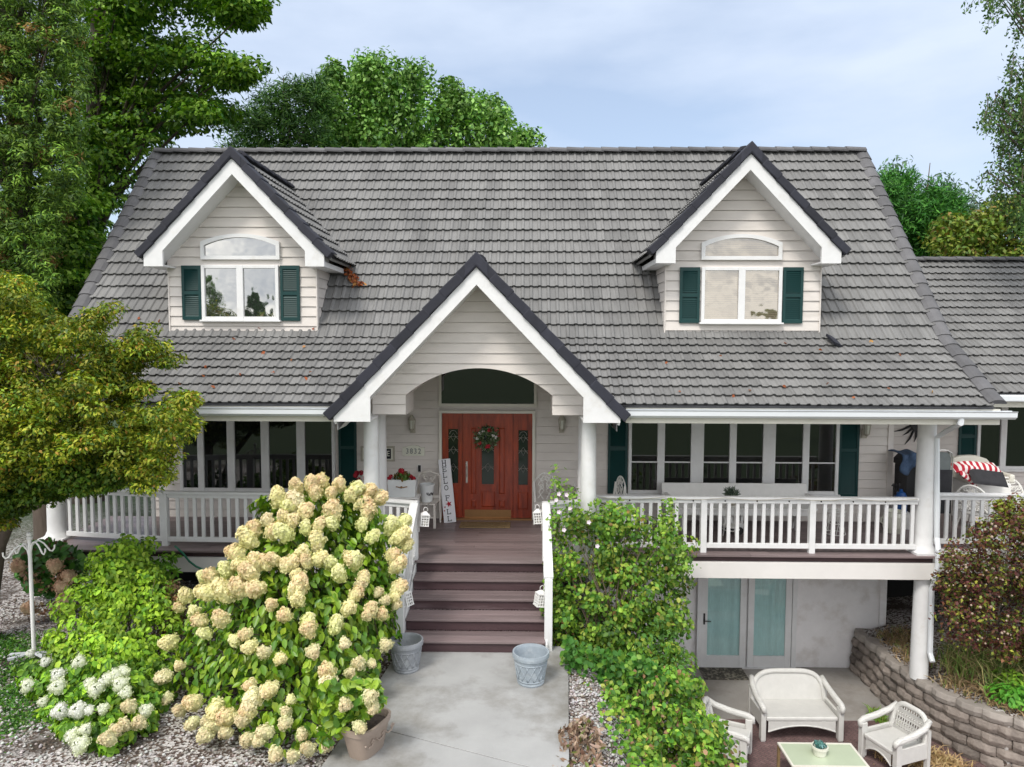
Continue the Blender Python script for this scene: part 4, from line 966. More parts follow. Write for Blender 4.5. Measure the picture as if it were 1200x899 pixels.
slat_chair('white scrolled metal chair by the teal shutter behind the right entry column', (XY(716, 12.9, 570)-.05, 12.95, .002), -1.3, 'whitemetal', 1)
# small table with a covered dish and a white pot between them
tx = XY(668, 13.1, 580)
r = thing('side_table', 'small round white table with scrolled legs between the two metal chairs', 'table', (tx, 13.1, .002))
lp(MB().lathe([(.001, .66), (.25, .66), (.26, .67), (.25, .685), (.001, .685)], n=28), 'table_top', 'whitemetal', r)
for k in range(3):
    an = 2*pi*k/3+.3; lp(MB().tube([(.2*cos(an), .2*sin(an), 0), (.1*cos(an), .1*sin(an), .3), (.18*cos(an), .18*sin(an), .66)], .012, 6), 'leg', 'whitemetal', r)
tag(MB().lathe([(.001, .10), (.05, .095), (.12, .06), (.155, .012), (.16, 0), (.001, 0)], n=24).build('dish_cover', M['frame'], smooth=True), 'grey domed dish cover on the small porch table', 'dish').location = (tx-.05, 13.05, .69)
r = thing('cloth_bow', 'crumpled white cloth on the small porch table', 'cloth', (tx+.14, 13.08, .69)); m = MB()
for k in range(5): m.tube([(0, 0, .0), (.05*cos(k*1.25), .03*sin(k), .06+.02*(k % 2)), (.09*cos(k*1.25), .05*sin(k*1.25), .09+.03*(k % 3))], [.03, .028, .006], 7)
lp(m, 'folds', 'wcloth', r, smooth=True)
# --- white tin of red flowers on a bench left of the chair
tx0, ty = XY(472, 12.55, 575), 12.55; zt = ZY(582.5, ty-.12, 472)
r = thing('plant_stand', 'white painted stand behind the short entry railing, under the flower tin', 'stand', (tx0, ty, .002)); zt = zt-.002
lp(MB().box(-.30, .30, -.16, .16, zt-.03, zt), 'top', 'white', r, bevel=.004)
for a in (-.26, .26):
    for b in (-.12, .12): lp(MB().box(a-.02, a+.02, b-.02, b+.02, 0, zt-.031), 'leg', 'white', r)
r = thing('flower_tin', 'white square tin with dark handle emblem planted with red flowers', 'planter', (tx0, ty, zt+.004))
wt = .25; hh = .30
m = MB(); m.mesh([(-wt*.92, -.11, 0), (wt*.92, -.11, 0), (wt*.92, .11, 0), (-wt*.92, .11, 0), (-wt, -.12, hh), (wt, -.12, hh), (wt, .12, hh), (-wt, .12, hh), (-wt+.012, -.108, hh), (wt-.012, -.108, hh), (wt-.012, .108, hh), (-wt+.012, .108, hh), (-wt+.012, -.108, hh-.05), (wt-.012, -.108, hh-.05), (wt-.012, .108, hh-.05), (-wt+.012, .108, hh-.05)],
   [(0,3,2,1), (0,1,5,4), (1,2,6,5), (2,3,7,6), (3,0,4,7), (4,5,9,8), (5,6,10,9), (6,7,11,10), (7,4,8,11), (8,9,13,12), (9,10,14,13), (10,11,15,14), (11,8,12,15), (12,13,14,15)])
lp(m, 'tin_box', 'tin', r, norm=False)
m = MB(); m.tube([(-.10, -.118, .18), (-.06, -.125, .175), (-.03, -.125, .165), (0, -.13, .185), (.03, -.125, .165), (.06, -.125, .175), (.10, -.118, .18)], .009, 6); m.ball((0, -.125, .17), .02, 8, 5); lp(m, 'emblem', 'brass', r)
m = MB()
for c_, q in (((-.02, -.02, .44), .07), ((-.24, -.05, .30), .055), ((-.20, -.06, .35), .045), ((.20, -.05, .31), .055), ((.15, 0, .34), .045), ((.02, .02, .40), .05)): flower_ball(m, c_, q, 26)
lp(m, 'red_flower', 'red', r, norm=False); FTIN = r
# red flowers in a pot behind the left entry column
p = atY(423, 562, 12.9); r = thing('flower_pot', 'small pot of red and orange flowers partly hidden left of the entry columns', 'flower pot', (p.x, 12.9, .002)); zz = p.z
lp(MB().lathe([(.001, 0), (.12, 0), (.17, zz-.15), (.18, zz-.15), (.18, zz-.11), (.15, zz-.11), (.001, zz-.16)], n=24), 'pot', 'taupe', r); m = MB()
for k in range(9): flower_ball(m, (rng.uniform(-.12, .1), rng.uniform(-.1, .06), zz+rng.uniform(-.12, .16)), .06, 18)
lp(m, 'red_flower', 'red', r, norm=False); FPOT = r

# --- lattice lanterns hanging on the stair rail posts
def lattice_lantern():
    r = thing('hanging_lantern', 'x', 'lantern')
    m = MB(); w = .062; h = .17
    for x in (-w, w):
        for y in (-w, w): m.box(x-.008, x+.008, y-.008, y+.008, 0, h)
    m.box(-w-.012, w+.012, -w-.012, w+.012, -.014, -.0005); m.box(-w-.012, w+.012, -w-.012, w+.012, h+.0005, h+.014)
    for s_ in (-1, 1):
        for k in range(1, 3):
            q = -w+2*w*k/3
            m.box(q-.006, q+.006, s_*w-.004, s_*w+.004, 0, h); m.box(s_*w-.004, s_*w+.004, q-.006, q+.006, 0, h)
        for k in range(1, 4):
            z = h*k/4; m.box(-w+.009, w-.009, s_*w-.005, s_*w+.005, z-.006, z+.006); m.box(s_*w-.005, s_*w+.005, -w+.009, w-.009, z-.006, z+.006)
    lp(m, 'cage', 'white', r)
    t = MB(); t.mesh([(-w, -w, h+.0145), (w, -w, h+.0145), (w, w, h+.0145), (-w, w, h+.0145), (-.02, -.02, h+.06), (.02, -.02, h+.06), (.02, .02, h+.06), (-.02, .02, h+.06)], [(0,1,5,4), (1,2,6,5), (2,3,7,6), (3,0,4,7), (4,5,6,7)])
    lp(t, 'cap', 'white', r); lp(MB().tube([(.035*cos(a), 0, h+.09+.04*sin(a)) for a in np.linspace(-.6, pi+.6, 14)], .005, 6), 'ring', 'white', r)
    lp(MB().lathe([(.001, 0), (.024, 0), (.024, .09), (.001, .09)], n=12), 'candle', 'cream', r)
    return r
ll = lattice_lantern()
for i, (px_, py_, Y, rot, lb) in enumerate(((497, 615, 11.02, .12, 'white lattice lantern at the top of the left stair rail by the weathered chair'), (477.5, 709, 9.85, -.3, 'white lattice lantern low on the left stair rail beside the hydrangea'), (631.5, 612, 11.02, -.12, 'white lattice lantern at the top of the right stair rail by the scrolled chair'), (632, 709, 9.85, .2, 'white lattice lantern low on the right stair rail against the rose bush'))):
    o = ll if i == 0 else copy_tree(ll); p = atY(px_, py_, Y); o.location = p; o.rotation_euler = (0, rot*.9, rot*2); o.scale = (.92, .92, .92); tag(o, lb, 'lantern', 'lattice lanterns on the stair rails')

# --- planters by the stairs
def lattice_pot(label, loc, m_, rt_):
    r = thing('planter_pot', label, 'planter', loc, group='empty planters at the foot of the stairs')
    R, Rb, H = rt_, rt_*.70, .40
    lp(MB().lathe([(.001, 0), (Rb, 0), (Rb*1.05, .02), (Rb*1.02, .035), (R*.90, H-.07), (R*.92, H-.065), (R*.99, H-.06), (R, H-.03), (R*.98, H), (R*.90, H), (R*.86, H-.03), (R*.80, H-.12), (Rb*.9, .14), (.001, .14)], n=40), 'pot', m_, r, smooth=False)
    m = MB(); rad = lambda z: Rb*1.02+(R*.90-Rb*1.02)*(z-.035)/(H-.105)+.001
    for k in range(14):
        for sg in (-1, 1):
            m.tube([(rad(z)*cos(2*pi*k/14+sg*(z-.07)*2.6), rad(z)*sin(2*pi*k/14+sg*(z-.07)*2.6), z) for z in np.linspace(.07, .27, 6)], .007, 5)
    for z in (.06, .28): m.tube([(rad(z)*cos(a), rad(z)*sin(a), z) for a in np.linspace(0, 2*pi, 32)], .008, 5)
    lp(m, 'lattice_relief', m_, r, smooth=True); return r
p = atZ(474.5, 789, -.845); lattice_pot('grey lattice patterned pot at the foot of the left stair rail', (p.x, p.y+.12, -.845), 'greyresin', .225)
p = atZ(622, 804.5, -.845); lattice_pot('pale blue lattice patterned pot at the foot of the right stair rail', (p.x, p.y+.12, -.845), 'bluegrey', .235)
p = atZ(424, 893, -.845); r = thing('planter_box', 'taupe oblong planter with embossed swags under the big hydrangea', 'planter', (p.x+.0, p.y+.22, -.845), -.42)
def se(r_, z, n=40): return [(r_*np.sign(cos(a))*abs(cos(a))**.6, 1.5*r_*np.sign(sin(a))*abs(sin(a))**.6, z) for a in np.linspace(0, 2*pi, n, endpoint=False)]
m = MB(); lv = [se(.17, 0), se(.23, .27), se(.245, .275), se(.25, .33), se(.225, .335), se(.215, .29), se(.21, .25)]; k = 40; vs = [(q[0]*.76, q[1]*.76, q[2]) for l in lv for q in l]
m.mesh(vs, [(i*k+j, i*k+(j+1) % k, (i+1)*k+(j+1) % k, (i+1)*k+j) for i in range(6) for j in range(k)]+[tuple(range(k))]); lp(m, 'pot', 'taupe', r, norm=False)
m = MB(); m.plate([(x, y) for x, y, z in se(.158, 0)], .25, .262); lp(m, 'soil', 'soil', r)
m = MB()
for x0 in (-.16, .02, .18): m.tube([(.169, x0-.08, .2), (.166, x0-.03, .15), (.166, x0+.03, .15), (.169, x0+.08, .2), (.172, x0+.05, .215), (.170, x0+.02, .19)], .009, 6)
lp(m, 'swag', 'taupe', r)

# --- long white bench on the right porch
bx0, bx1, by = XY(776, 13.3, 575), XY(946, 13.3, 575), 13.15
r = thing('long_bench', 'long white panel backed bench under the right porch windows', 'bench', ((bx0+bx1)/2, by, .002)); hw_ = (bx1-bx0)/2; zt = ZY(566.5, 13.35, 860)
lp(MB().mesh([(-hw_, .08, .46), (hw_, .08, .46), (hw_, .11, .46), (-hw_, .11, .46), (-hw_, .20, zt), (hw_, .20, zt), (hw_, .23, zt), (-hw_, .23, zt)], [(0,3,2,1), (4,5,6,7), (0,1,5,4), (1,2,6,5), (2,3,7,6), (3,0,4,7)]) or MB(), 'backrest', 'white', r) if False else None
m = MB(); m.mesh([(-hw_, .08, .40), (hw_, .08, .40), (hw_, .11, .40), (-hw_, .11, .40), (-hw_, .20, zt), (hw_, .20, zt), (hw_, .23, zt), (-hw_, .23, zt)], [(0,3,2,1), (4,5,6,7), (0,1,5,4), (1,2,6,5), (2,3,7,6), (3,0,4,7)]); lp(m, 'backrest', 'white', r)
lp(MB().box(-hw_, hw_, -.36, .078, .40, .435), 'seat', 'white', r, bevel=.004); lp(MB().box(-hw_+.05, hw_-.05, -.34, -.318, .30, .398), 'apron', 'white', r)
for x in (-hw_+.02, hw_-.08): lp(MB().box(x, x+.06, -.33, .06, .60, .63).box(x+.005, x+.055, -.32, -.27, .436, .598), 'armrest', 'white', r)
for x in (-hw_+.28, 0.0, hw_-.34):
    m = MB(); m.mesh([(x+a, y, z) for a in (0, .035) for y, z in ((-.30, .398), (.06, .398), (.02, .0), (-.05, 0), (-.12, .2), (-.20, .0), (-.27, 0))], [tuple(range(7)), tuple(reversed(range(7, 14)))]+[(i, (i+1) % 7, (i+1) % 7+7, i+7) for i in range(7)]); lp(m, 'leg', 'white', r)
# plant stand with a spiky plant, toy truck-like white cart, wire stool
p = atZ(856, 612, 0); sx_, sy_ = XY(857, 12.45, 600), 12.45; zpt = ZY(585, 12.45, 857)
r = thing('wire_plant_stand', 'white wire plant stand in front of the long bench', 'plant stand', (sx_, sy_, .002)); m = MB()
for k in range(4):
    an = pi/4+k*pi/2; m.tube([(.15*cos(an), .15*sin(an), 0), (.10*cos(an), .10*sin(an), zpt*.5), (.12*cos(an), .12*sin(an), zpt-.1)], .010, 6)
for z, q in ((.15, .14), (zpt-.105, .125)): m.tube([(q*cos(a), q*sin(a), z) for a in np.linspace(0, 2*pi, 20)], .009, 6)
lp(m, 'frame', 'whitemetal', r); lp(MB().lathe([(.001, .20), (.14, .20), (.14, .22), (.001, .22)], n=20), 'shelf', 'whitemetal', r)
r = thing('potted_succulent', 'spiky grey green plant in a small pot on the wire plant stand', 'potted plant', (sx_, sy_, zpt-.10)); SUCC1 = r
lp(MB().lathe([(.001, 0), (.07, 0), (.10, .11), (.11, .115), (.11, .13), (.09, .13), (.08, .1), (.001, .1)], n=22), 'pot', 'frame', r)
r = thing('toy_wagon', 'small white wooden wagon with dark wheels on the deck below the bench', 'wagon', (XY(858, 12.75, 615), 12.75, .002))
lp(MB().box(-.17, .17, -.10, .10, .10, .20).box(-.17, -.02, -.1, .1, .201, .31), 'body', 'white', r, bevel=.006)
for x in (-.1, .1):
    for y in (-.115, .115):
        m = MB(); m.tube([(x, y-.015, .07), (x, y+.015, .07)], .068, 16); lp(m, 'wheel', 'blackmetal', r)
p = atZ(965, 617, 0); r = thing('wire_stool', 'white wire work stool beside the right end of the long bench', 'stool', (p.x, 12.75, .002)); m = MB()
for z, q in ((0.012, .17), (.2, .13), (.42, .17), (.36, .16)): m.tube([(q*cos(a), q*sin(a), z) for a in np.linspace(0, 2*pi, 24)], .009, 6)
for k in range(10):
    an = 2*pi*k/10; m.tube([(.17*cos(an), .17*sin(an), .012), (.13*cos(an+.3), .13*sin(an+.3), .2), (.17*cos(an+.6), .17*sin(an+.6), .42)], .006, 5); m.tube([(.17*cos(an+.6), .17*sin(an+.6), .42), (0, 0, .43)], .006, 5)
lp(m, 'wire_frame', 'whitemetal', r)
# bin-like beige pot, blue jug near the right column
r = thing('storage_crock', 'beige crock on the deck left of the right corner column', 'crock', (XY(1048, 12.9, 610), 12.9, .002)); lp(MB().lathe([(.001, 0), (.16, 0), (.19, .1), (.19, .3), (.16, .37), (.17, .39), (.14, .39), (.13, .3), (.001, .3)], n=26), 'jar', 'plaque', r, smooth=False)
lp(MB().tube([(-.19, 0, .28), (-.24, 0, .25), (-.24, 0, .18), (-.19, 0, .15)], .014, 7), 'handle', 'plaque', r)
r = thing('water_jug', 'blue plastic jug behind the right porch railing by the corner column', 'jug', (XY(1055, 13.2, 597), 13.2, .002)); lp(MB().lathe([(.001, .30), (.10, .30), (.11, .32), (.11, .58), (.07, .66), (.03, .68), (.03, .72), (.001, .72)], n=22), 'bottle', 'blue', r, smooth=False); lp(MB().box(-.14, .14, -.14, .14, 0, .298), 'crate', 'white', r)
# --- covered barbecue with a denim jacket
gx_, gy_ = XY(1068, 13.35, 540), 13.45
r = thing('barbecue_grill', 'black barbecue cabinet standing behind the right corner column', 'barbecue', (gx_, gy_, .002)); ztg = ZY(533, 13.3, 1065)
lp(MB().box(-.14, .32, -.22, .22, .08, ztg-.22), 'cabinet', 'blackmetal', r, bevel=.01); lid = MB(); lid.prism([(-.16, 0), (.34, 0), (.34, .1), (.25, .19), (-.07, .19), (-.16, .1)], -.24, .24); lid.v = [v+Vector((0, 0, ztg-.215)) for v in lid.v]; lp(lid, 'lid', 'blackmetal', r, bevel=.01)
for x in (-.1, .28): lp(MB().box(x-.03, x+.03, -.03, .03, 0, .079), 'leg', 'blackmetal', r)
m = MB(); n = 16
jx, jz = gx_-.06, ztg+.0
def jp(i, j):
    u, v = i/n, j/n; x = -.24+.42*u; d = v*.62
    y = -.28 if d < .0 else 0; ztop = .03+.02*sin(u*9+v*5)
    if v < .55: return (x, .2-.5*(v/.55), ztop-.02*abs(u-.5))
    q = (v-.55)/.45; return (x+.03*sin(q*6+u*8), -.31-.02*sin(u*14), ztop-q*(.30+.10*sin(u*7)))
m.mesh([jp(i, j) for j in range(n+1) for i in range(n+1)], [(j*(n+1)+i, j*(n+1)+i+1, (j+1)*(n+1)+i+1, (j+1)*(n+1)+i) for j in range(n) for i in range(n)])
o = tag(m.build('denim_jacket', M['denim'], smooth=True, norm=False), 'blue denim jacket draped over the black barbecue', 'jacket'); o.location = (gx_-.06, gy_, ztg)
sm = o.modifiers.new('solid', 'SOLIDIFY'); sm.thickness = .012
# small black metal plant hook near the barbecue foot
r = thing('fire_tools', 'black iron fire tool rack between siding corner and barbecue', 'tool rack', (XY(1050, 13.2, 575), 13.2, .002)); m = MB(); zf = ZY(568, 13.2, 1050)
for k in range(3): m.tube([(-.05+.05*k, 0, 0), (-.05+.05*k, 0, zf-.05), (-.07+.06*k, -.03, zf+.02), (-.1+.07*k, -.04, zf-.02)], .011, 6)
lp(m, 'rods', 'blackmetal', r); lp(MB().lathe([(.001, 0), (.1, 0), (.09, .02), (.001, .02)], n=16), 'base', 'blackmetal', r)
# --- sunburst
p = atY(1076, 496, WW-.03); r = thing('sunburst_ornament', 'black metal sunburst wall ornament behind the top of the right corner column', 'wall ornament', (p.x, WW-.03, p.z)); m = MB()
for k in range(18):
    an = 2*pi*k/18; L_ = .52 if k % 2 == 0 else .40; m.tube([(.14*cos(an), 0, .14*sin(an)), (L_*.7*cos(an+.05), -.01, L_*.7*sin(an+.05)), (L_*cos(an), 0, L_*sin(an))], [.028, .02, .004], 6)
lp(m, 'rays', 'blackmetal', r); lp(MB().tube([(0, -.03, 0), (0, .01, 0)], .17, 20), 'disc', 'blackmetal', r)
# --- folded chair, cushioned seat, cast chairs at the right
p = atY(1107, 528, 12.9); r = thing('folding_chair', 'black and grey folding camp chair leaning beside the right downspout', 'folding chair', (p.x, 12.9, .002)); zt = p.z
m = MB()
for y in (0, .07): m.tube([(-.17, y, .0), (-.17, y, zt-.16), (-.15, y, zt-.05), (-.07, y, zt), (.05, y, zt), (.13, y, zt-.05), (.15, y, zt-.16), (.15, y, .0)], .013, 8)
lp(m, 'frame', 'nickel', r); m = MB(); m.prism([(-.15, .45), (.13, .45), (.13, zt-.14), (.08, zt-.04), (-.08, zt-.03), (-.15, zt-.14)], .02, .035); lp(m, 'backrest', 'grey', r); lp(MB().box(-.15, .14, -.03, .0, .35, zt-.35), 'seat', 'fabricdark', r)
def patch(w_, h_, n=10): pass
sx0, sx1, syy = XY(1119, 13.6, 545), XY(1168, 13.6, 545), 13.5
r = thing('patio_sofa', 'cream rounded back patio sofa heaped with cushions at the far right porch', 'sofa', ((sx0+sx1)/2, syy, .002)); hw_ = (sx1-sx0)/2; zt = ZY(534, 13.7, 1140); zs = zt-.42
m = MB(); pr = [(-hw_, .1), (hw_, .1), (hw_, zt-.18), (hw_*.75, zt-.07), (hw_*.3, zt-.01), (0, zt), (-hw_*.5, zt-.01), (-hw_*.85, zt-.05), (-hw_, zt-.16)]; m.prism(pr, .22, .34); lp(m, 'backrest', 'cream', r, bevel=.03)
lp(MB().box(-hw_, hw_, -.35, .218, .12, zs), 'seat', 'white', r, bevel=.03)
for s_ in (-1, 1): lp(MB().box(s_*hw_*1.0-.05, s_*hw_+.05, -.36, .215, zs+.002, zs+.16), 'armrest', 'cream', r, bevel=.03)
def cushion(name, label, m_, loc, rot, w_, d_, h_, stripes=None):
    m = MB(); n = 12; R_ = []
    for sgn in (1, -1):
        vs = []
        for j in range(n+1):
            for i in range(n+1):
                u, v = 2*i/n-1, 2*j/n-1; e = max(0, (1-u**4))**.5*max(0, (1-v**4))**.5
                vs.append((u*w_*(1-.06*(1-v*v)*0), v*d_, sgn*h_*e*(1+.15*sin(u*5+v*4))))
        m.mesh(vs, [(j*(n+1)+i, j*(n+1)+i+1, (j+1)*(n+1)+i+1, (j+1)*(n+1)+i) for j in range(n) for i in range(n)])
    o = tag(m.build(name, m_, smooth=True), label, 'cushion'); o.location = loc; o.rotation_euler = rot; return o
def stripemat(name, a, b, sc):
    m, t, o = newmat(name); L = t.links.new; bs = nn(t, 'ShaderNodeBsdfPrincipled'); bs.inputs['Roughness'].default_value = .85; L(bs.outputs[0], o.inputs[0])
    tcn = nn(t, 'ShaderNodeTexCoord'); w = nn(t, 'ShaderNodeTexWave', bands_direction='X'); w.inputs['Scale'].default_value = sc; L(tcn.outputs['Object'], w.inputs[0])
    r_ = nn(t, 'ShaderNodeValToRGB'); r_.color_ramp.interpolation = 'CONSTANT'; r_.color_ramp.elements[0].color = (*a, 1); r_.color_ramp.elements[1].color = (*b, 1); r_.color_ramp.elements[1].position = .5; L(w.outputs['Fac'], r_.inputs[0]); L(r_.outputs[0], bs.inputs['Base Color']); return m
M['stripe'] = stripemat('red_white_stripe', (.42, .012, .03), (.78, .72, .70), 3.1)
p = atY(1143, 549, 13.2); cushion('striped_cushion', 'red and white striped cushion lying on the cream patio sofa', M['stripe'], p, (.5, .03, .05), .44, .13, .10)
p = atY(1126, 558, 13.1); cushion('folded_flag_cloth', 'crumpled red and white striped cloth below the striped cushion', M['stripe'], p+Vector((.12, 0, -.02)), (.7, .6, .2), .22, .10, .04)
p = atY(1158, 560, 12.95); cushion('dark_cushion', 'black padded seat cushion leaning on the cream patio sofa', M['fabricdark'], p, (.75, .10, -.1), .30, .17, .05)
def cast_chair(label, loc, rz):
    r = thing('cast_chair', label, 'chair', loc, rz, 'ornate cast metal chairs at the right end of the porch')
    w = .28; m = MB(); top = [(w*cos(a), .26+.04*sin(a), .62+.33*sin(a)) for a in np.linspace(-.2, pi+.2, 26)]; m.tube(top, .018, 8); m.bar((-w, .25, .5), (w, .25, .5), .03, .03)
    for i in range(5):
        for j in range(4):
            x = -.2+.1*i; z = .55+.105*j
            if (x/w)**2+((z-.62)/.33)**2 < .85 or z < .64:
                m.tube(scroll((x, z), .05, i+j*1.3, 1.1, .268+.02*(z-.5), 12, 1 if (i+j) % 2 else -1), .0095, 6); m.tube([(x-.05, .27, z-.05), (x, .272, z+.01), (x+.05, .27, z+.05)], .008, 5)
    lp(m, 'backrest', 'whitemetal', r)
    s = MB(); s.lathe([(.001, .43), (.27, .43), (.28, .445), (.27, .46), (.001, .46)], n=26); lp(s, 'seat', 'whitemetal', r)
    for sx in (-1, 1):
        lp(MB().tube([(sx*.28, .24, .62), (sx*.32, .0, .66), (sx*.31, -.2, .64), (sx*.26, -.2, .46)], .016, 7), 'armrest', 'whitemetal', r)
        for sy in (-1, 1): lp(MB().tube([(sx*.2, sy*.18, .43), (sx*.24, sy*.23, .2), (sx*.27, sy*.27, 0)], .016, 7), 'leg', 'whitemetal', r)
    return r
p = atY(1150, 566, 12.55); c1 = cast_chair('ornate white cast metal chair turned sideways behind the wing railing', (p.x, 12.6, p.z-.82), 2.2)
p = atY(1192, 556, 12.7); c2 = copy_tree(c1); c2.location = (p.x+.1, 12.9, .002); c2.rotation_euler = (0, 0, -.15); c2['label'] = 'ornate white cast metal chair facing forward at the right edge of the porch'
c1.location.z = .002

# --- wicker furniture on the patio
def wicker(name, label, cat, loc, rz, w, group=None, open_back=False, H=.92):
    r = thing(name, label, cat, loc, rz, group); hw_ = w/2; d = .33
    def outline(u, zb=.34, top=H): return zb+(top-zb)*max(0, 1-abs(u)**4.2)**(1/3.0)
    yb = lambda z: d-.08+(z-.40)*.22
    us = np.linspace(-1, 1, 41); b = MB(); wb = hw_-.05
    rows = 14
    if not open_back:
        for s0, s1 in zip(us, us[1:]):
            P = lambda u, t, o: (u*wb, yb(.36+(outline(u)-.36)*t)+o, .36+(outline(u)-.36)*t)
            for k in range(4):
                t0, t1 = k/4, (k+1)/4
                b.face(P(s0, t0, 0), P(s1, t0, 0), P(s1, t1, 0), P(s0, t1, 0)); b.face(P(s0, t0, .03), P(s0, t1, .03), P(s1, t1, .03), P(s1, t0, .03))
    else:
        zr = .40; k = 0
        while zr < H-.06:
            hh = .055 if k % 3 != 2 else .02
            for i in range(-13, 14):
                u = i/13.5
                if outline(u) > zr+.03:
                    if k % 2 == 0 or i % 2 == 0: b.box(u*wb-.014, u*wb+.014, yb(zr)-.006, yb(zr)+.008, zr, zr+hh)
            b.tube([(u*wb, yb(zr), zr) for u in np.linspace(-1, 1, 9) if outline(u) > zr], .010, 5) if True else None
            zr += .068; k += 1
        for i in range(-6, 7):
            u = i/6.6; b.tube([(u*wb, yb(.38), .38), (u*wb, yb(outline(u)), outline(u)-.02)], .010, 5)
    lp(b, 'backrest', 'wicker', r, norm=False)
    bd = MB(); bd.tube([(u*(wb+.01), yb(outline(u))+.005, outline(u)) for u in np.sin(np.linspace(-pi/2, pi/2, 49))], .040, 10); lp(bd, 'back_border', 'wicker', r, smooth=True)
    s = MB(); s.box(-hw_+.07, hw_-.07, -d, d-.07, .335, .40); lp(s, 'seat', 'wicker', r, bevel=.02)
    a = MB(); N = 24; zt_ = lambda x: .13+.10*(1-((x)/(hw_-.1))**2)
    xs = np.linspace(-hw_+.1, hw_-.1, N)
    for x0, x1 in zip(xs, xs[1:]): a.face((x0, -d+.012, zt_(x0)+.03), (x1, -d+.012, zt_(x1)+.03), (x1, -d+.012, .334), (x0, -d+.012, .334))
    a.tube([(x, -d+.012, zt_(x)+.03) for x in xs], .012, 6); lp(a, 'apron', 'wicker', r)
    for s_ in (-1, 1):
        x = s_*(hw_-.02); ar = MB()
        path = [(x-s_*.03, d+.03, .74), (x, d-.1, .655), (x+s_*.015, 0, .60), (x+s_*.018, -d+.06, .575), (x+s_*.01, -d-.01, .55), (x, -d-.02, .48)]
        pts = [Vector(q) for q in path]
        ar.tube(pts, [.040, .045, .048, .048, .043, .034], 12)
        lp(ar, 'armrest', 'wicker', r, smooth=True)
        sp = MB(); sp.box(x-.04, x+.04, -d-.012, -d+.09, .02, .54); sp.box(x-.02, x+.02, -d+.091, d-.0, .20, .44); lp(sp, 'arm_panel', 'wicker', r, bevel=.008)
        lp(MB().box(x-.03, x+.03, d-.06, d, .0, .62), 'leg', 'wicker', r)
        lp(MB().box(x-.032, x+.032, -d+.0, -d+.06, -.0, .019), 'foot', 'wicker', r)
    return r
PZ = -2.889
p = atZ(938, 870, PZ); wicker('wicker_loveseat', 'white wicker loveseat with rounded back facing forward on the patio', 'loveseat', (p.x+.02, p.y+.34, PZ), 0.02, 1.27, H=.84)
p = atZ(858, 905, PZ); wicker('wicker_chair', 'white wicker armchair left of the glass table, half behind the green shrub', 'armchair', (p.x+.0, p.y+.34, PZ), 1.15, .66, 'white wicker armchairs on the patio', True, .80)
p = atZ(1062, 912, PZ); wicker('wicker_chair', 'white wicker armchair with openwork back right of the glass table', 'armchair', (p.x+.0, p.y+.36, PZ), -1.2, .66, 'white wicker armchairs on the patio', True, .80)
p = atZ(962, 882, PZ+.43); r = thing('patio_table', 'low patio table with pale green glass top in front of the loveseat', 'table', (p.x, p.y-.05, PZ)); tw, td_ = .54, .30
lp(MB().box(-tw+.03, tw-.03, -td_+.03, td_-.03, .42, .432), 'glass_top', 'glasstop', r); f = MB()
f.box(-tw, tw, -td_, -td_+.035, .405, .436); f.box(-tw, tw, td_-.035, td_, .405, .436); f.box(-tw, -tw+.035, -td_+.0351, td_-.0351, .405, .436); f.box(tw-.035, tw, -td_+.0351, td_-.0351, .405, .436)
lp(f, 'frame', 'cream', r, bevel=.004)
for x in (-tw+.02, tw-.02):
    for y in (-td_+.02, td_-.02): lp(MB().box(x-.018, x+.018, y-.018, y+.018, 0, .404), 'leg', 'coir', r)
q = atZ(960.5, 884, PZ+.437)
r = thing('potted_succulent', 'blue green succulent in a cream pot on the glass patio table', 'potted plant', (q.x, q.y, PZ+.437)); SUCC2 = r
lp(MB().lathe([(.001, 0), (.085, 0), (.10, .09), (.115, .095), (.115, .13), (.10, .13), (.09, .10), (.001, .1)], n=26), 'pot', 'plaque', r, smooth=False)

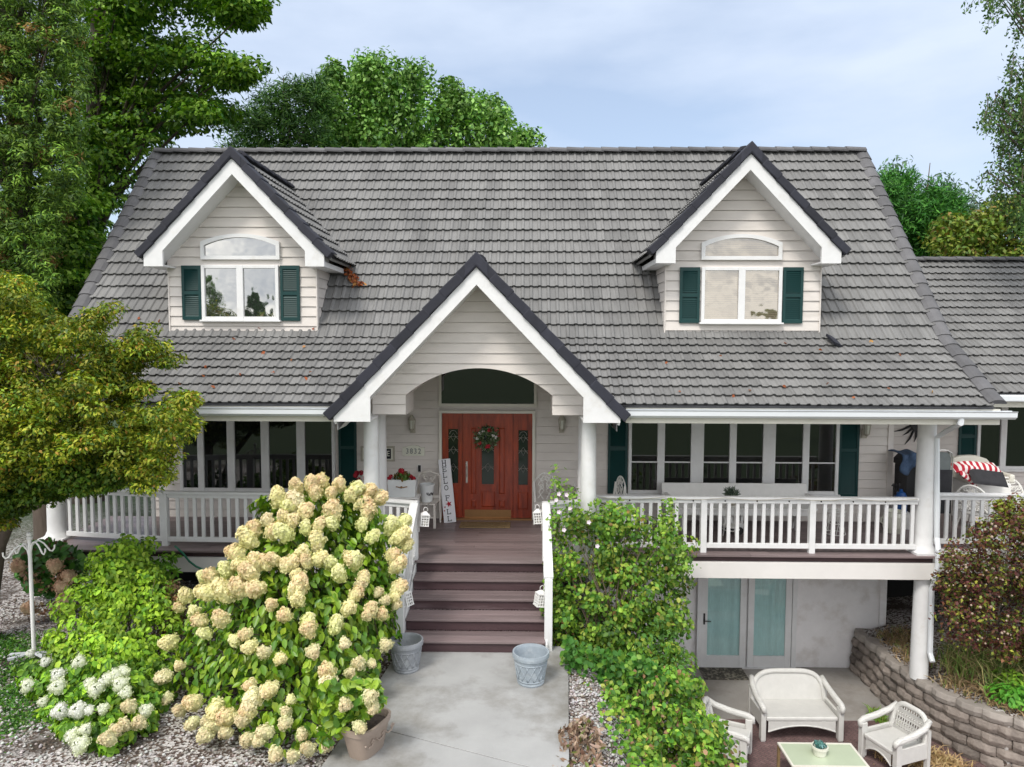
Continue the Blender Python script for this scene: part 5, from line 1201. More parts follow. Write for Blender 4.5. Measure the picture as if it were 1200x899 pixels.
# --- retaining wall
rw = thing('retaining_wall', 'curved grey brown concrete block retaining wall beside the patio', 'retaining wall', (6.5, 13.0, -2.9)); ro = Vector((6.5, 13.0, -2.9))
pts = [Vector((x, y, 0)) for x, y in WALLPTS]; seg = [0]
for a, b in zip(pts, pts[1:]): seg.append(seg[-1]+(b-a).length)
def wpt(s):
    for i in range(len(pts)-1):
        if s <= seg[i+1] or i == len(pts)-2:
            t = (s-seg[i])/(seg[i+1]-seg[i]); return pts[i].lerp(pts[i+1], t), (pts[i+1]-pts[i]).normalized()
mblk = MB(); mcap = MB(); bl, bh = .40, .165; ncr = 5
for c_ in range(ncr):
    s = -.2*(c_ % 2)
    while s < 6.3:
        e = min(s+bl, 6.4); s0 = max(s, 0)
        if e-s0 > .08:
            pm, tv = wpt((s0+e)/2); nrm_ = Vector((tv.y, -tv.x, 0))   # towards the patio
            if nrm_.x > 0: nrm_ = -nrm_
            nrm_ = -nrm_ if nrm_.x > 0 else nrm_
            half = (e-s0)/2-.006; z0 = -2.9+c_*bh; j = rng.uniform(-.01, .012)
            cap = c_ == ncr-1; tgt = mcap if cap else mblk; tgt.cur = float(rng.random())
            pf = pm+nrm_*(.0-.018*c_+j)+Vector((0, 0, z0))
            dpt = .34 if cap else .26
            # split-face block: front bulges in three facets
            vs = []
            for zz, k2 in ((.004, 0), (bh*.5, .035), (bh-.004, .0)):
                for tt, k3 in ((-half, -.035), (-half*.45, .012+rng.uniform(-.01, .01)), (half*.45, .012+rng.uniform(-.01, .01)), (half, -.035)):
                    vs.append(pf+tv*tt+nrm_*(k2*(.6 if abs(tt) > half*.9 else 1)+k3)+Vector((0, 0, zz)))
            back = [pf+tv*tt*.8-nrm_*dpt+Vector((0, 0, zz)) for zz in (.004, bh-.004) for tt in (-half, half)]
            n0 = 12
            fs = [(r_*4+i, r_*4+i+1, r_*4+4+i+1, r_*4+4+i) for r_ in range(2) for i in range(3)]
            fs += [(8, 9, 10, 11, n0+3, n0+2), (3, 2, 1, 0, n0, n0+1), (0, 4, 8, n0+2, n0), (11, 7, 3, n0+1, n0+3), (n0, n0+2, n0+3, n0+1)]
            tgt.mesh(vs+back, fs)
        s += bl
lp2 = lambda m, n, mm: m.build(n, M[mm], rw, off=ro, bevel=.012)
lp2(mblk, 'block_courses', 'block'); lp2(mcap, 'cap_course', 'capblock')

# --- shepherd hook pole
p = atZ(40, 768, -.9); r = thing('plant_hanger_pole', 'white four armed plant hanger pole standing in the left bed', 'plant hanger', (p.x, p.y, -.9)); zt = atY(40, 624, p.y).z+.9
m = MB(); m.tube([(0, 0, 0), (0, 0, zt*.82), (0, 0, zt-.06)], [.026, .024, .022], 10); m.ball((0, 0, zt-.03), .035, 10, 6); m.lathe([(.03, zt-.10), (.04, zt-.08), (.03, zt-.06)], n=10); lp(m, 'pole', 'white', r)
for k, an in enumerate((0.25, pi-.35, -.35, pi+.5)):
    R_ = .24; dx, dy = cos(an), sin(an); zb = zt-.22-.05*(k % 2)
    lp(MB().tube([(dx*R_*t, dy*R_*t, zb+h_) for t, h_ in ((.05, -.06), (.12, .03), (.3, .09), (.5, .10), (.72, .06), (.9, .0), (1.02, -.045), (1.15, -.055), (1.25, -.02), (1.27, .03))], .011, 7), 'hook', 'white', r)
r2 = MB()
for an in (.4, pi+.2, pi+.75, -.5): r2.bar((0, 0, .03), (.30*cos(an), .30*sin(an), .03), .045, .035)
lp(r2, 'base_feet', 'stone', r)
# pale stone pedestal half hidden beside the porch
p = atZ(106, 690, -.9); r = thing('garden_pedestal', 'pale stone pedestal half hidden by shrubs under the left porch', 'pedestal', (p.x, p.y+.1, -.92))
lp(MB().lathe([(.001, 0), (.14, 0), (.14, .05), (.10, .08), (.07, .13), (.065, .28), (.09, .34), (.001, .34)], n=20), 'base', 'stone', r, smooth=False); lp(MB().lathe([(.001, .341), (.08, .341), (.16, .38), (.17, .41), (.14, .41), (.001, .37)], n=20), 'bowl', 'stone', r, smooth=False)
# string of small bulbs along the right rail
m = MB(); q0, q1 = Vector((GX+1.9, RYY-.075, .915)), Vector((CRX-.2, RYY-.075, .915)); N = 60
m.tube([q0.lerp(q1, i/N)+Vector((0, -.01*abs(sin(i*.9)), -.035*abs(sin(i*pi/12)))) for i in range(N+1)], .005, 5); r = thing('string_lights', 'thin wire of small bulbs strung along the right porch railing', 'string lights', q0)
m.build('wire', M['frame'], r, off=q0); 
for i in range(1, 10):
    b = MB(); b.ball(q0.lerp(q1, i/10)+Vector((0, -.012, -.05)), .014, 8, 5); b.build('bulb', M['blackmetal'], r, off=q0)
# ================================================================== plants
CAMN = np.array([0, 0, ZC])
_rt, _up, _fw = (np.array(v) for v in (rt, up, fw))
def npray(px, py): return _rt*((px-CX)/F)[:, None]+_up*((CY-py)/F)[:, None]+_fw
def np_at(px, py, Y): v = npray(px, py); return CAMN+v*(Y/v[:, 1])[:, None]
def inpoly(px, py, poly):
    r = np.zeros(len(px), bool); n = len(poly)
    for i in range(n):
        (x0, y0), (x1, y1) = poly[i], poly[(i+1) % n]
        c = ((y0 > py) != (y1 > py)); r ^= c & (px < (x1-x0)*(py-y0)/((y1-y0) or 1e-9)+x0)
    return r
def sample(poly, n):
    P = np.array(poly, float); a, b = P.min(0), P.max(0); X_, Y_ = [], []
    while sum(len(q) for q in X_) < n:
        x = rng.uniform(a[0], b[0], n*2); y = rng.uniform(a[1], b[1], n*2); k = inpoly(x, y, poly); X_.append(x[k]); Y_.append(y[k])
    return np.concatenate(X_)[:n], np.concatenate(Y_)[:n]
def unit(v): return v/np.maximum(1e-9, np.linalg.norm(v, axis=1))[:, None]
def npmesh(name, V, Fc, col, m, parent=None, off=None):
    """V (n,3), Fc (m,k) quads, col (m,3) one colour per face"""
    if off is not None: V = V-np.array(off)
    me = bpy.data.meshes.new(name); k = Fc.shape[1]
    me.vertices.add(len(V)); me.vertices.foreach_set('co', V.astype(np.float32).ravel())
    me.loops.add(Fc.size); me.loops.foreach_set('vertex_index', Fc.astype(np.int32).ravel())
    me.polygons.add(len(Fc)); me.polygons.foreach_set('loop_start', np.arange(0, Fc.size, k, dtype=np.int32))
    me.update(calc_edges=True)
    a = me.attributes.new('lc', 'FLOAT_COLOR', 'FACE'); a.data.foreach_set('color', np.concatenate([col, np.ones((len(col), 1))], 1).astype(np.float32).ravel())
    me.materials.append(m); o = bpy.data.objects.new(name, me); COL.objects.link(o)
    if parent is not None: o.parent = parent
    return o
def leafgeo(P, N, L_, asp, D=None, droop=.25, fold=.25, curl=.12, two=True):
    n = len(P); N = unit(N); R_ = rng.normal(size=(n, 3))
    D = R_ if D is None else D+R_*.5
    D = D+np.array([0, 0, -droop]); D = unit(D-N*(D*N).sum(1)[:, None]); S = np.cross(N, D); L_ = np.broadcast_to(L_, n)[:, None]; w = L_*asp*.5
    b = P-D*L_*.5; t = P+D*L_*.5-N*L_*curl; f = N*w*fold
    if two:
        l1 = P-D*L_*.2+S*w*.92+f; l2 = P+D*L_*.15+S*w*.85+f*.7; r1 = P-D*L_*.2-S*w*.92+f; r2 = P+D*L_*.15-S*w*.85+f*.7
        V = np.stack([b, l1, l2, t, r2, r1], 1).reshape(-1, 3); i = np.arange(n)*6
        Fc = np.stack([np.stack([i, i+1, i+2, i+3], 1), np.stack([i, i+3, i+4, i+5], 1)], 1).reshape(-1, 4); rep = 2
    else:
        l = P-D*L_*.08+S*w+f; r_ = P-D*L_*.08-S*w+f
        V = np.stack([b, l, t, r_], 1).reshape(-1, 3); i = np.arange(n)*4; Fc = np.stack([i, i+1, i+2, i+3], 1); rep = 1
    return V, Fc, rep
def palette(n, pal, jit=.2, idx=None):
    cs = np.array([p[0] for p in pal]); w = np.array([p[1] for p in pal], float); w /= w.sum()
    k = rng.choice(len(pal), n, p=w) if idx is None else idx
    return cs[k]*(1+rng.uniform(-jit, jit, (n, 1)))*(1+rng.uniform(-.06, .06, (n, 3)))
def lumpy(poly, n, K, R, Yf, bulge, back=.25, offm=1):
    """points over rounded lumps of foliage inside an outline; returns px, points, outward normals, lump tone"""
    cx_, cy_ = sample(poly, K); rr = R*rng.uniform(.65, 1.45, K); off = rng.uniform(0, .5, K)*offm; tone = 1+rng.uniform(-.42, .38, K)
    w = rr*rr; k = rng.choice(K, n, p=w/w.sum()); q = np.sqrt(rng.random(n)); a = rng.uniform(0, 2*pi, n)
    dx, dy = q*np.cos(a), q*np.sin(a)*.85; x, y = cx_[k]+dx*rr[k], cy_[k]+dy*rr[k]
    Yv = Yf(cx_[k], cy_[k])+off[k]+bulge*(rr[k]/R)*(1-np.sqrt(1-q*q*.98))+rng.random(n)**2*back
    N = np.stack([dx*.9, -.75+.45*q, -dy*.9+.42], 1); return x, y, np_at(x, y, Yv), N, tone[k]
class Fol:
    def __init__(s): s.V = []; s.F = []; s.C = []; s.n = 0; s.cl = []
    def add(s, V, Fc, C): s.V.append(V); s.F.append(Fc+s.n); s.C.append(C); s.n += len(V)
    def leaves(s, P, N, L_, asp, pal, D=None, two=True, cidx=None, jit=.2, cb=None, **k):
        V, Fc, rep = leafgeo(P, N, L_, asp, D, two=two, **k); c = palette(len(P), pal, jit, cidx)
        if cb is not None: c = c*cb[:, None]
        s.add(V, Fc, np.repeat(c, rep, 0))
    def build(s, name, m, parent, off): return npmesh(name, np.concatenate(s.V), np.concatenate(s.F), np.concatenate(s.C), M[m], parent, off)
def clumps(fol, C, r, per, L_, asp, pal, flat=.7, up_=.6, two=False, clvar=.25, droop=.25, outk=.5, **k):
    """leaf clumps: leaves in the outer part of squashed balls round the centres C"""
    n = len(C); fol.cl.append(C); r = np.broadcast_to(r, n)
    ci = np.repeat(np.arange(n), per); d = unit(rng.normal(size=(n*per, 3))); rad = rng.uniform(.35, 1.08, n*per)**.6
    P = C[ci]+d*(rad*r[ci])[:, None]*np.array([1, 1, flat]); N = d*outk+np.array([0, 0, up_])+rng.normal(size=d.shape)*.45
    cb = (1+rng.uniform(-clvar, clvar, n))[ci]
    fol.leaves(P, N, L_*rng.uniform(.7, 1.25, n*per), asp, pal, D=d*.8, two=two, cb=cb, droop=droop, **k)
def regions(fol, regs, r, per, L_, asp, pal, **k):
    for poly, y0, y1, n in regs:
        x, y = sample(poly, n); Y = rng.uniform(y0, y1, n); clumps(fol, np_at(x, y, Y), r*rng.uniform(.7, 1.3, n), per, L_, asp, pal, **k)
def limbs(base, centers, n, r0, ztop=None, lean=(0, 0)):
    m = MB(); base = Vector(base); C = [Vector(c) for c in centers]; 
    top = max(c.z for c in C) if ztop is None else ztop; mean = sum(C, Vector())/len(C)
    tip = Vector((base.x+(mean.x-base.x)*.8+lean[0], base.y+(mean.y-base.y)*.8+lean[1], top))
    tr = [base.lerp(tip, t)+Vector((.04*sin(t*7), .04*cos(t*5), 0))*(r0*6) for t in (0, .03, .2, .4, .6, .8, 1)]; m.tube(tr, [r0*1.5, r0*1.1, r0*.95, r0*.75, r0*.55, r0*.33, r0*.1], 9)
    idx = rng.choice(len(C), min(n, len(C)), replace=False)
    for i in idx:
        c = C[i]; h = base.z+(tip.z-base.z)*min(.9, max(.15, ((c.z-base.z)/(tip.z-base.z))*.75)); t = (h-base.z)/(tip.z-base.z); s_ = base.lerp(tip, t)
        mid = s_.lerp(c, .5)+Vector((rng.uniform(-.1, .1), rng.uniform(-.1, .1), .12))*(c-s_).length*.4
        rr = r0*(.36*(1-t)+.08); m.tube([s_, s_.lerp(mid, .5)+Vector((0, 0, .02)), mid, mid.lerp(c, .6), c], [rr, rr*.8, rr*.55, rr*.32, rr*.10], 6)
    return m
def plant(kind, label, cat, base, fol, m='leaf', part='crown', trunk=None, tname='trunk', tm='bark', group=None):
    r = thing(kind, label, cat, base, group=group); fol.build(part, m, r, base)
    if trunk is not None: trunk.build(tname, M[tm], r, off=base, smooth=True)
    return r
G = lambda r, g, b, w=1: ((r, g, b), w)

# ---------------- trees behind and beside the house
f = Fol(); POLYC = [(-50,-60),(-10,-200),(22,-340),(58,-200),(85,-60),(96,40),(100,110),(90,160),(98,205),(80,250),(64,300),(60,360),(30,450),(-100,450),(-100,150)]
x, y = sample(POLYC, 2500); Y = 13.9+rng.uniform(-1.3, 1.3, 2500)*np.clip((y+360)/330, .15, 1); C = np_at(x, y, Y)
n = len(C); per = 75; ci = np.repeat(np.arange(n), per); d = unit(rng.normal(size=(n*per, 3))*np.array([1, 1, .7])+np.array([.2, -.25, .5])); rr = rng.uniform(.03, .23, n*per)
brown = rng.random(n) < .05
pal = [G(.065, .13, .012, 4), G(.12, .20, .022, 3), G(.028, .07, .010, 3), G(.17, .10, .03, 1)]
cidx = rng.choice(3, n*per, p=(.4, .33, .27)); cidx = np.where(brown[ci], 3, cidx)
f.cl.append(C); f.leaves(C[ci]+d*rr[:, None], unit(d+rng.normal(size=d.shape)*.35+np.array([0, -.1, .3])), rng.uniform(.07, .12, n*per), .28, pal, D=d*2.2, two=False, cidx=cidx, cb=(1+rng.uniform(-.45, .45, n))[ci], droop=.05)
b = (-9.6, 14.0, -.95); plant('conifer_tree', 'tall dense conifer with brownish tips at the left edge of the photo', 'tree', b, f, 'needle', trunk=limbs(b, C, 60, .22))
f = Fol()
pal = [G(.08, .17, .014, 4), G(.13, .24, .02, 4), G(.03, .09, .012, 3), G(.20, .32, .05, 2)]
regs = [([(80,-70),(130,-190),(200,-220),(270,-150),(300,-70),(290,0),(275,25),(235,50),(190,60),(100,90)], 16.6, 20, 165), ([(100,60),(200,45),(255,70),(280,85),(262,108),(232,112),(238,140),(180,160),(130,230),(100,290),(70,315),(85,180)], 17, 20.5, 125),
        ([(230,62),(292,78),(288,100),(262,105)], 16.6, 18, 12), ([(235,118),(256,124),(246,150),(225,150)], 16.6, 18, 10), ([(270,-10),(300,-5),(292,18),(262,32)], 16.6, 18, 14), ([(20,230),(110,230),(98,330),(88,400),(20,400)], 16, 18, 130)]
regions(f, regs, .66, 190, .15, .55, pal, flat=.30, up_=.8, clvar=.4)
b = (-11.6, 18.6, -.95); plant('broadleaf_tree', 'large dark green broadleaf tree whose branches reach over the left end of the roof', 'tree', b, f, trunk=limbs(b, np.concatenate(f.cl), 60, .30))
f = Fol(); regs = [([(266,142),(285,126),(325,106),(352,98),(376,104),(388,120),(395,260),(266,260)], 23.5, 26, 130)]
x, y = sample(regs[0][0], 260); C = np_at(x, y, rng.uniform(23, 26, 260)); n = 260; per = 110; ci = np.repeat(np.arange(n), per); d = unit(rng.normal(size=(n*per, 3))*np.array([1, 1, .6])+np.array([0, -.2, .45]))
f.cl.append(C); f.leaves(C[ci]+d*rng.uniform(.05, .6, n*per)[:, None], unit(rng.normal(size=d.shape)+np.array([0, -.3, .6])), rng.uniform(.16, .30, n*per), .17, [G(.022, .065, .012, 3), G(.045, .11, .016, 3), G(.09, .17, .028, 1)], D=d*2, two=False, cb=(1+rng.uniform(-.3, .3, n))[ci], droop=.1)
b = (-8.2, 25, -.95); plant('conifer_tree', 'dark bushy conifer behind the left part of the roof ridge', 'tree', b, f, 'needle', trunk=limbs(b, C, 40, .2))
mp_ = [G(.09, .19, .03, 4), G(.14, .26, .05, 4), G(.045, .12, .02, 3), G(.20, .33, .09, 1.5)]
f = Fol(); regions(f, [([(376,112),(398,94),(425,84),(450,88),(480,96),(502,110),(510,135),(514,280),(378,280)], 25, 28.5, 240), ([(424,80),(440,76),(470,88),(455,96),(425,92)], 25, 27, 14), ([(380,90),(396,82),(398,92),(384,100)], 25, 27, 6), ([(480,84),(494,84),(494,98),(480,96)], 25, 27, 6)], .48, 110, .19, .6, mp_, flat=1.3, up_=.35, clvar=.3)
b = (-4.6, 27, -.95); MAPLE = plant('maple_tree', 'bright green maple crown rising highest behind the middle of the ridge', 'tree', b, f, trunk=limbs(b, np.concatenate(f.cl), 40, .22))
f = Fol(); regions(f, [([(512,130),(530,120),(555,118),(580,122),(594,138),(590,280),(505,280)], 25.5, 28.5, 160), ([(596,166),(620,160),(628,170),(600,180)], 26, 27, 9), ([(520,108),(535,104),(528,119)], 26, 27, 5)], .45, 110, .19, .6, mp_, flat=1.3, up_=.35, clvar=.3)
b = (-1.8, 27, -.95); plant('maple_tree', 'lower rounded maple crown right of the tallest one behind the ridge', 'tree', b, f, trunk=limbs(b, np.concatenate(f.cl), 30, .18))
# right side trees
pn = [G(.03, .12, .016, 4), G(.055, .17, .022, 4), G(.018, .07, .014, 3)]
def tufty(poly, y0, y1, n, per, lo, hi, pal, L0, L1, asp, upk=.5):
    f = Fol(); x, y = sample(poly, n); C = np_at(x, y, rng.uniform(y0, y1, n)); ci = np.repeat(np.arange(n), per); d = unit(rng.normal(size=(n*per, 3))*np.array([1, 1, .7])+np.array([0, -.2, upk]))
    f.cl.append(C); f.leaves(C[ci]+d*rng.uniform(lo, hi, n*per)[:, None], unit(rng.normal(size=d.shape)+np.array([0, -.3, .6])), rng.uniform(L0, L1, n*per), asp, pal, D=d*2, two=False, cb=(1+rng.uniform(-.3, .3, n))[ci], droop=.1); return f, C
f, C = tufty([(1028,215),(1045,203),(1062,214),(1072,240),(1074,330),(1040,330)], 22, 24, 80, 190, .1, .55, pn, .14, .26, .16); b = (11.6, 23, -.95)
PINE = plant('pine_tree', 'feathery green pine just right of the main roof edge', 'tree', b, f, 'needle', trunk=limbs(b, C, 30, .16))
f, C = tufty([(1074,246),(1090,226),(1110,222),(1122,240),(1128,330),(1070,330)], 22, 24, 90, 190, .1, .55, pn, .14, .26, .16); b = (13.2, 23, -.95)
plant('pine_tree', 'second feathery green pine behind the wing ridge, left of the yellowish bush', 'tree', b, f, 'needle', trunk=limbs(b, C, 30, .16))
f = Fol(); regions(f, [([(1030,200),(1060,196),(1064,214),(1034,220)], 25, 27, 8), ([(1078,222),(1100,208),(1120,214),(1125,236),(1090,240)], 25, 27, 14), ([(1128,238),(1150,240),(1140,260)], 25, 27, 6)], .5, 45, .20, .35, [G(.10, .16, .10, 3), G(.07, .12, .07, 2)], flat=.9, up_=.2, droop=.7)
b = (13.6, 26, -.95); plant('willow_tree', 'wispy pale grey green treetops showing above the right pines', 'tree', b, f, trunk=limbs(b, np.concatenate(f.cl), 20, .12), tm='twig')
f = Fol(); regions(f, [([(1108,262),(1135,250),(1165,246),(1200,232),(1260,225),(1260,340),(1085,340)], 20, 23, 190)], .5, 150, .15, .5, [G(.10, .15, .018, 4), G(.06, .11, .014, 3), G(.15, .17, .025, 2), G(.12, .085, .02, 1)], flat=.8, up_=.4, clvar=.35)
b = (15.2, 21.5, -.95); plant('bushy_tree', 'yellow green bushy tree filling the right edge above the wing ridge', 'tree', b, f, trunk=limbs(b, np.concatenate(f.cl), 30, .16))
# birch with hanging twigs
f = Fol(); tw = MB(); Cb = []
anch = [(1152,-12,30),(1165,-15,45),(1180,-12,40),(1196,-20,60),(1205,10,60),(1215,40,60),(1212,70,60),(1196,80,40),(1186,70,26),(1205,105,70),(1190,110,50),(1172,112,44),(1164,118,36),(1158,126,30),(1180,118,60),(1200,140,70),(1195,165,60),(1178,168,50),(1215,150,80),(1185,190,60),(1165,198,34),(1200,200,70),(1210,230,60),(1190,225,50),(1215,190,80),(1172,215,30),(1225,60,90),(1230,120,90),(1232,200,90),(1210,-20,70),(1188,140,40),(1176,140,36),(1205,120,70),(1222,90,90),(1195,185,60),(1212,175,60)]
pal = [G(.045, .10, .02, 4), G(.075, .14, .03, 3), G(.025, .06, .014, 3), G(.12, .17, .06, 1)]
for (ax_, ay_, ln) in anch:
    for k in range(4):
        Y = rng.uniform(14.2, 16); p = np_at(np.array([ax_+rng.normal()*6.]), np.array([ay_+rng.normal()*6.]), np.array([Y]))[0]; Lm = ln/840*Y*rng.uniform(.5, 1.2)
        n = max(14, int(Lm*75)); t = rng.random(n); sway = rng.normal()*.12
        P = p+np.stack([sway*t+rng.normal(size=n)*.07, rng.normal(size=n)*.07, -t*Lm], 1)
        f.leaves(P, rng.normal(size=(n, 3))+np.array([0, -.4, .5]), rng.uniform(.055, .10, n), .55, pal, two=False, droop=.9); Cb.append(p)
        tw.tube([tuple(p), tuple(p+np.array([sway*.5, 0, -Lm*.5])), tuple(p+np.array([sway, 0, -Lm]))], [.008, .005, .002], 4)
f.cl.append(np.array(Cb)); b = (13.6, 15.6, -.9); tr = limbs(b, np.array(Cb), 50, .2); tr.mesh(tw.v, tw.f)
plant('birch_tree', 'birch with thin hanging branches at the upper right edge', 'tree', b, f, trunk=tr)

# ---------------- Japanese maple in front of the left end
f = Fol(); pal = [G(.165, .20, .015, 4), G(.115, .17, .013, 4), G(.045, .095, .010, 3), G(.25, .25, .025, 2.4), G(.26, .16, .03, .7)]
mreg = [([(-60,325),(0,322),(30,330),(45,360),(110,385),(125,410),(115,440),(60,470),(-60,480)], 8.8, 10.6, 280), ([(-60,470),(110,440),(140,470),(185,480),(216,465),(222,490),(214,518),(186,540),(160,560),(120,545),(60,550),(-60,600)], 8.3, 10.4, 400),
        ([(100,375),(120,360),(128,352),(134,358),(118,380),(105,392)], 9.2, 9.8, 12), ([(120,412),(150,400),(160,385),(180,385),(184,396),(160,420),(150,450),(180,455),(140,470),(115,440)], 9.2, 10, 60), ([(185,402),(205,410),(206,420),(188,430),(180,420)], 9.4, 9.9, 7), ([(150,540),(200,535),(205,555),(185,572),(158,570)], 8.6, 9.4, 22), ([(-20,560),(30,560),(10,620),(-20,620)], 9, 10, 14), ([(208,456),(224,466),(224,500),(212,510)], 8.8, 9.6, 12)]
regions(f, mreg, .19, 115, .060, .5, pal, flat=.55, up_=.8, clvar=.42, droop=.35, curl=.2)
regions(f, [([(-40,520),(130,540),(150,566),(95,574),(58,582),(40,596),(-40,612)], 8.9, 10.1, 200)], .25, 190, .062, .55, [G(.04, .085, .01, 3), G(.07, .12, .012, 2), G(.12, .15, .015, 1)], flat=.5, up_=.7, clvar=.4)  # lower leaves in shade: the shade is put into a darker palette
b = (-7.8, 10.0, -.93); tr = limbs(b, np.concatenate(f.cl), 90, .12, lean=(-.9, .2))
p = atY(8, 640, 9.4); tr.tube([Vector(b), atY(0, 640, 9.6), atY(18, 600, 9.4), atY(60, 560, 9.3), atY(110, 540, 9.2)], [.10, .08, .05, .035, .015], 7)
for k in range(40):
    a = atY(rng.uniform(35, 75), rng.uniform(430, 480), 9.0); tr.tube([a, a+Vector((rng.normal()*.2, -.1, rng.uniform(.1, .3)))], [.006, .002], 4)
plant('japanese_maple', 'yellow green Japanese maple spreading in front of the left porch column', 'tree', b, f, trunk=tr)

# ---------------- hydrangeas
def floret_head(seed, L_, R_, pal, n=330, cone=True):
    """one flower head: many four petalled florets over a blunt cone or a ball (axis +Z, base at the origin)"""
    t = rng.random(n)**.85; an = rng.uniform(0, 2*pi, n)
    prof = np.sqrt(np.clip(1-((t-.33)/np.where(t > .33, .67, .40))**2, 0, 1))*(1 if cone else 1)
    lump = 1+.15*np.sin(an*3+seed)+.13*np.sin(an*5+t*9+seed*2)+.08*np.sin(an*2-t*14+seed)
    rad = R_*prof*lump*rng.uniform(.86, 1.06, n); P = np.stack([rad*np.cos(an), rad*np.sin(an), t*L_], 1)
    N = unit(np.stack([np.cos(an)*prof, np.sin(an)*prof, (t-.33)*1.1], 1)+rng.normal(size=(n, 3))*.35); D = rng.normal(size=(n, 3)); D = unit(D-N*(D*N).sum(1)[:, None]); S = np.cross(N, D)
    s_ = rng.uniform(.012, .020, n)[:, None]*(L_/.26)**.5; V = []; 
    # four petals, each a small kite
    for a in range(4):
        d1 = D*cos(a*pi/2)+S*sin(a*pi/2); s1 = -D*sin(a*pi/2)+S*cos(a*pi/2)
        V.append(np.stack([P, P+d1*s_*.55+s1*s_*.45+N*s_*.12, P+d1*s_*1.1+N*s_*.05, P+d1*s_*.55-s1*s_*.45+N*s_*.12], 1))
    V = np.stack(V, 1).reshape(-1, 3); Fc = np.arange(len(V)).reshape(-1, 4)
    w = np.clip(t*1.1-.36+rng.normal(size=n)*.22, 0, 1)[:, None]; c = (np.array(pal[0])*(1-w)+np.array(pal[1])*w)*(1+rng.uniform(-.12, .12, (n, 1))); c = np.repeat(c, 4, 0)
    # inner core so that nothing shows through between the florets
    nu, nv = 12, 8; tt = np.linspace(0.0, .97, nv); pr = np.sqrt(np.clip(1-((tt-.33)/np.where(tt > .33, .67, .40))**2, 0, 1)); aa = np.arange(nu)*2*pi/nu
    lm = 1+.15*np.sin(aa[None]*3+seed)+.13*np.sin(aa[None]*5+tt[:, None]*9+seed*2)+.08*np.sin(aa[None]*2-tt[:, None]*14+seed); rr_ = R_*pr[:, None]*lm*.90
    Vc = np.stack([rr_*np.cos(aa)[None], rr_*np.sin(aa)[None], np.repeat((tt*L_*.96)[:, None], nu, 1)], 2).reshape(-1, 3)
    q = np.array([[r_*nu+k, r_*nu+(k+1) % nu, (r_+1)*nu+(k+1) % nu, (r_+1)*nu+k] for r_ in range(nv-1) for k in range(nu)])+len(V)
    wc = np.clip(np.repeat(tt[:-1], nu)*1.1-.36, 0, 1)[:, None]; cc_ = (np.array(pal[0])*(1-wc)+np.array(pal[1])*wc)*.88
    return np.concatenate([V, Vc]), np.concatenate([Fc, q]), np.concatenate([c, cc_])
def heads_protos(name, pals, L_, R_, k, n=330):
    res = []
    for i in range(k):
        V, Fc, c = floret_head(i*1.7, L_*rng.uniform(.9, 1.1), R_*rng.uniform(.9, 1.1), pals[i % len(pals)], n); o = npmesh(name, V, Fc, c, M['petal']); res.append(o.data); bpy.data.objects.remove(o)
    return res
def place_heads(root, off, protos, pts, axes, scl, name='flower_head', stems=None):
    for (p, a, s_, me) in zip(pts, axes, scl, protos):
        o = bpy.data.objects.new(name, me); COL.objects.link(o); o.parent = root; a = Vector(a).normalized()
        o.location = Vector(p)-a*.10*s_-Vector(off); o.rotation_mode = 'QUATERNION'; q = a.to_track_quat('Z', 'Y'); o.rotation_quaternion = q @ Vector((0, 0, 1)).rotation_difference(Vector((0, 0, 1)))
        o.scale = (s_, s_, s_)
        o.rotation_quaternion.rotate(Matrix.Rotation(rng.uniform(0, 6.28), 3, a))
        if stems is not None: stems.tube([Vector(p)-a*.08*s_, Vector(p)-a*.25+Vector((0, .06, -.05)), Vector(p)-a*.4+Vector((0, .2, -.25))], [.007, .007, .008], 5)
cream = [((.84, .82, .42), (.84, .74, .45)), ((.84, .81, .45), (.82, .62, .40)), ((.80, .83, .38), (.84, .80, .50)), ((.85, .82, .46), (.83, .68, .44)), ((.86, .84, .52), (.84, .72, .50)), ((.83, .80, .42), (.78, .56, .37))]
tan_ = [((.78, .76, .46), (.70, .56, .36)), ((.78, .78, .46), (.74, .62, .40))]
PC = heads_protos('flower_head', cream, .31, .104, 8, 420); PT = heads_protos('flower_head', tan_, .25, .095, 3, 240)
HPX = [(327,586),(338,595),(334,607),(299,620),(314,612),(320,624),(334,626),(293,633),(278,649),(284,662),(300,662),(312,662),(322,657),(334,664),(266,670),(240,678),(250,676),(246,694),(265,696),(294,674),(302,690),(282,690),(219,699),(211,712),(228,718),(236,728),(260,726),(318,710),(334,721),
 (348,572),(364,568),(377,564),(370,578),(348,590),(388,580),(398,570),(416,576),(410,582),(430,578),(442,584),(424,589),(390,600),(390,614),(357,603),(358,620),(342,612),(373,618),(372,634),(354,650),(372,656),(360,660),(341,662),(350,676),(348,692),(349,704),(431,600),(424,616),(435,630),(458,618),(468,615),(466,630),(476,641),(460,652),(464,664),(388,660),(398,674),(416,658),(410,654),(426,680),(416,698),(407,714),(436,716),(430,722),(448,720),(466,690),(462,700),(360,730),
 (201,752),(211,780),(194,792),(242,743),(277,750),(289,743),(295,757),(328,772),(254,828),(268,840),(294,803),(297,817),(292,833),(317,807),(228,823),(393,734),(362,738),(404,753),(384,786),(384,800),(341,820),(334,833),(333,848),(354,862),(382,857),(404,826),(417,803),(420,778),(437,779),(437,831)]
HTAN = [(244,845),(250,851),(263,859),(289,867),(302,869),(194,829),(210,839),(322,890),(423,853),(434,816),(452,756),(466,708),(240,883),(224,866),(342,891),(360,877),(382,875),(411,788),(285,843),(310,858),(367,764),(445,693),(452,703),(422,687),(372,640),(309,764)]
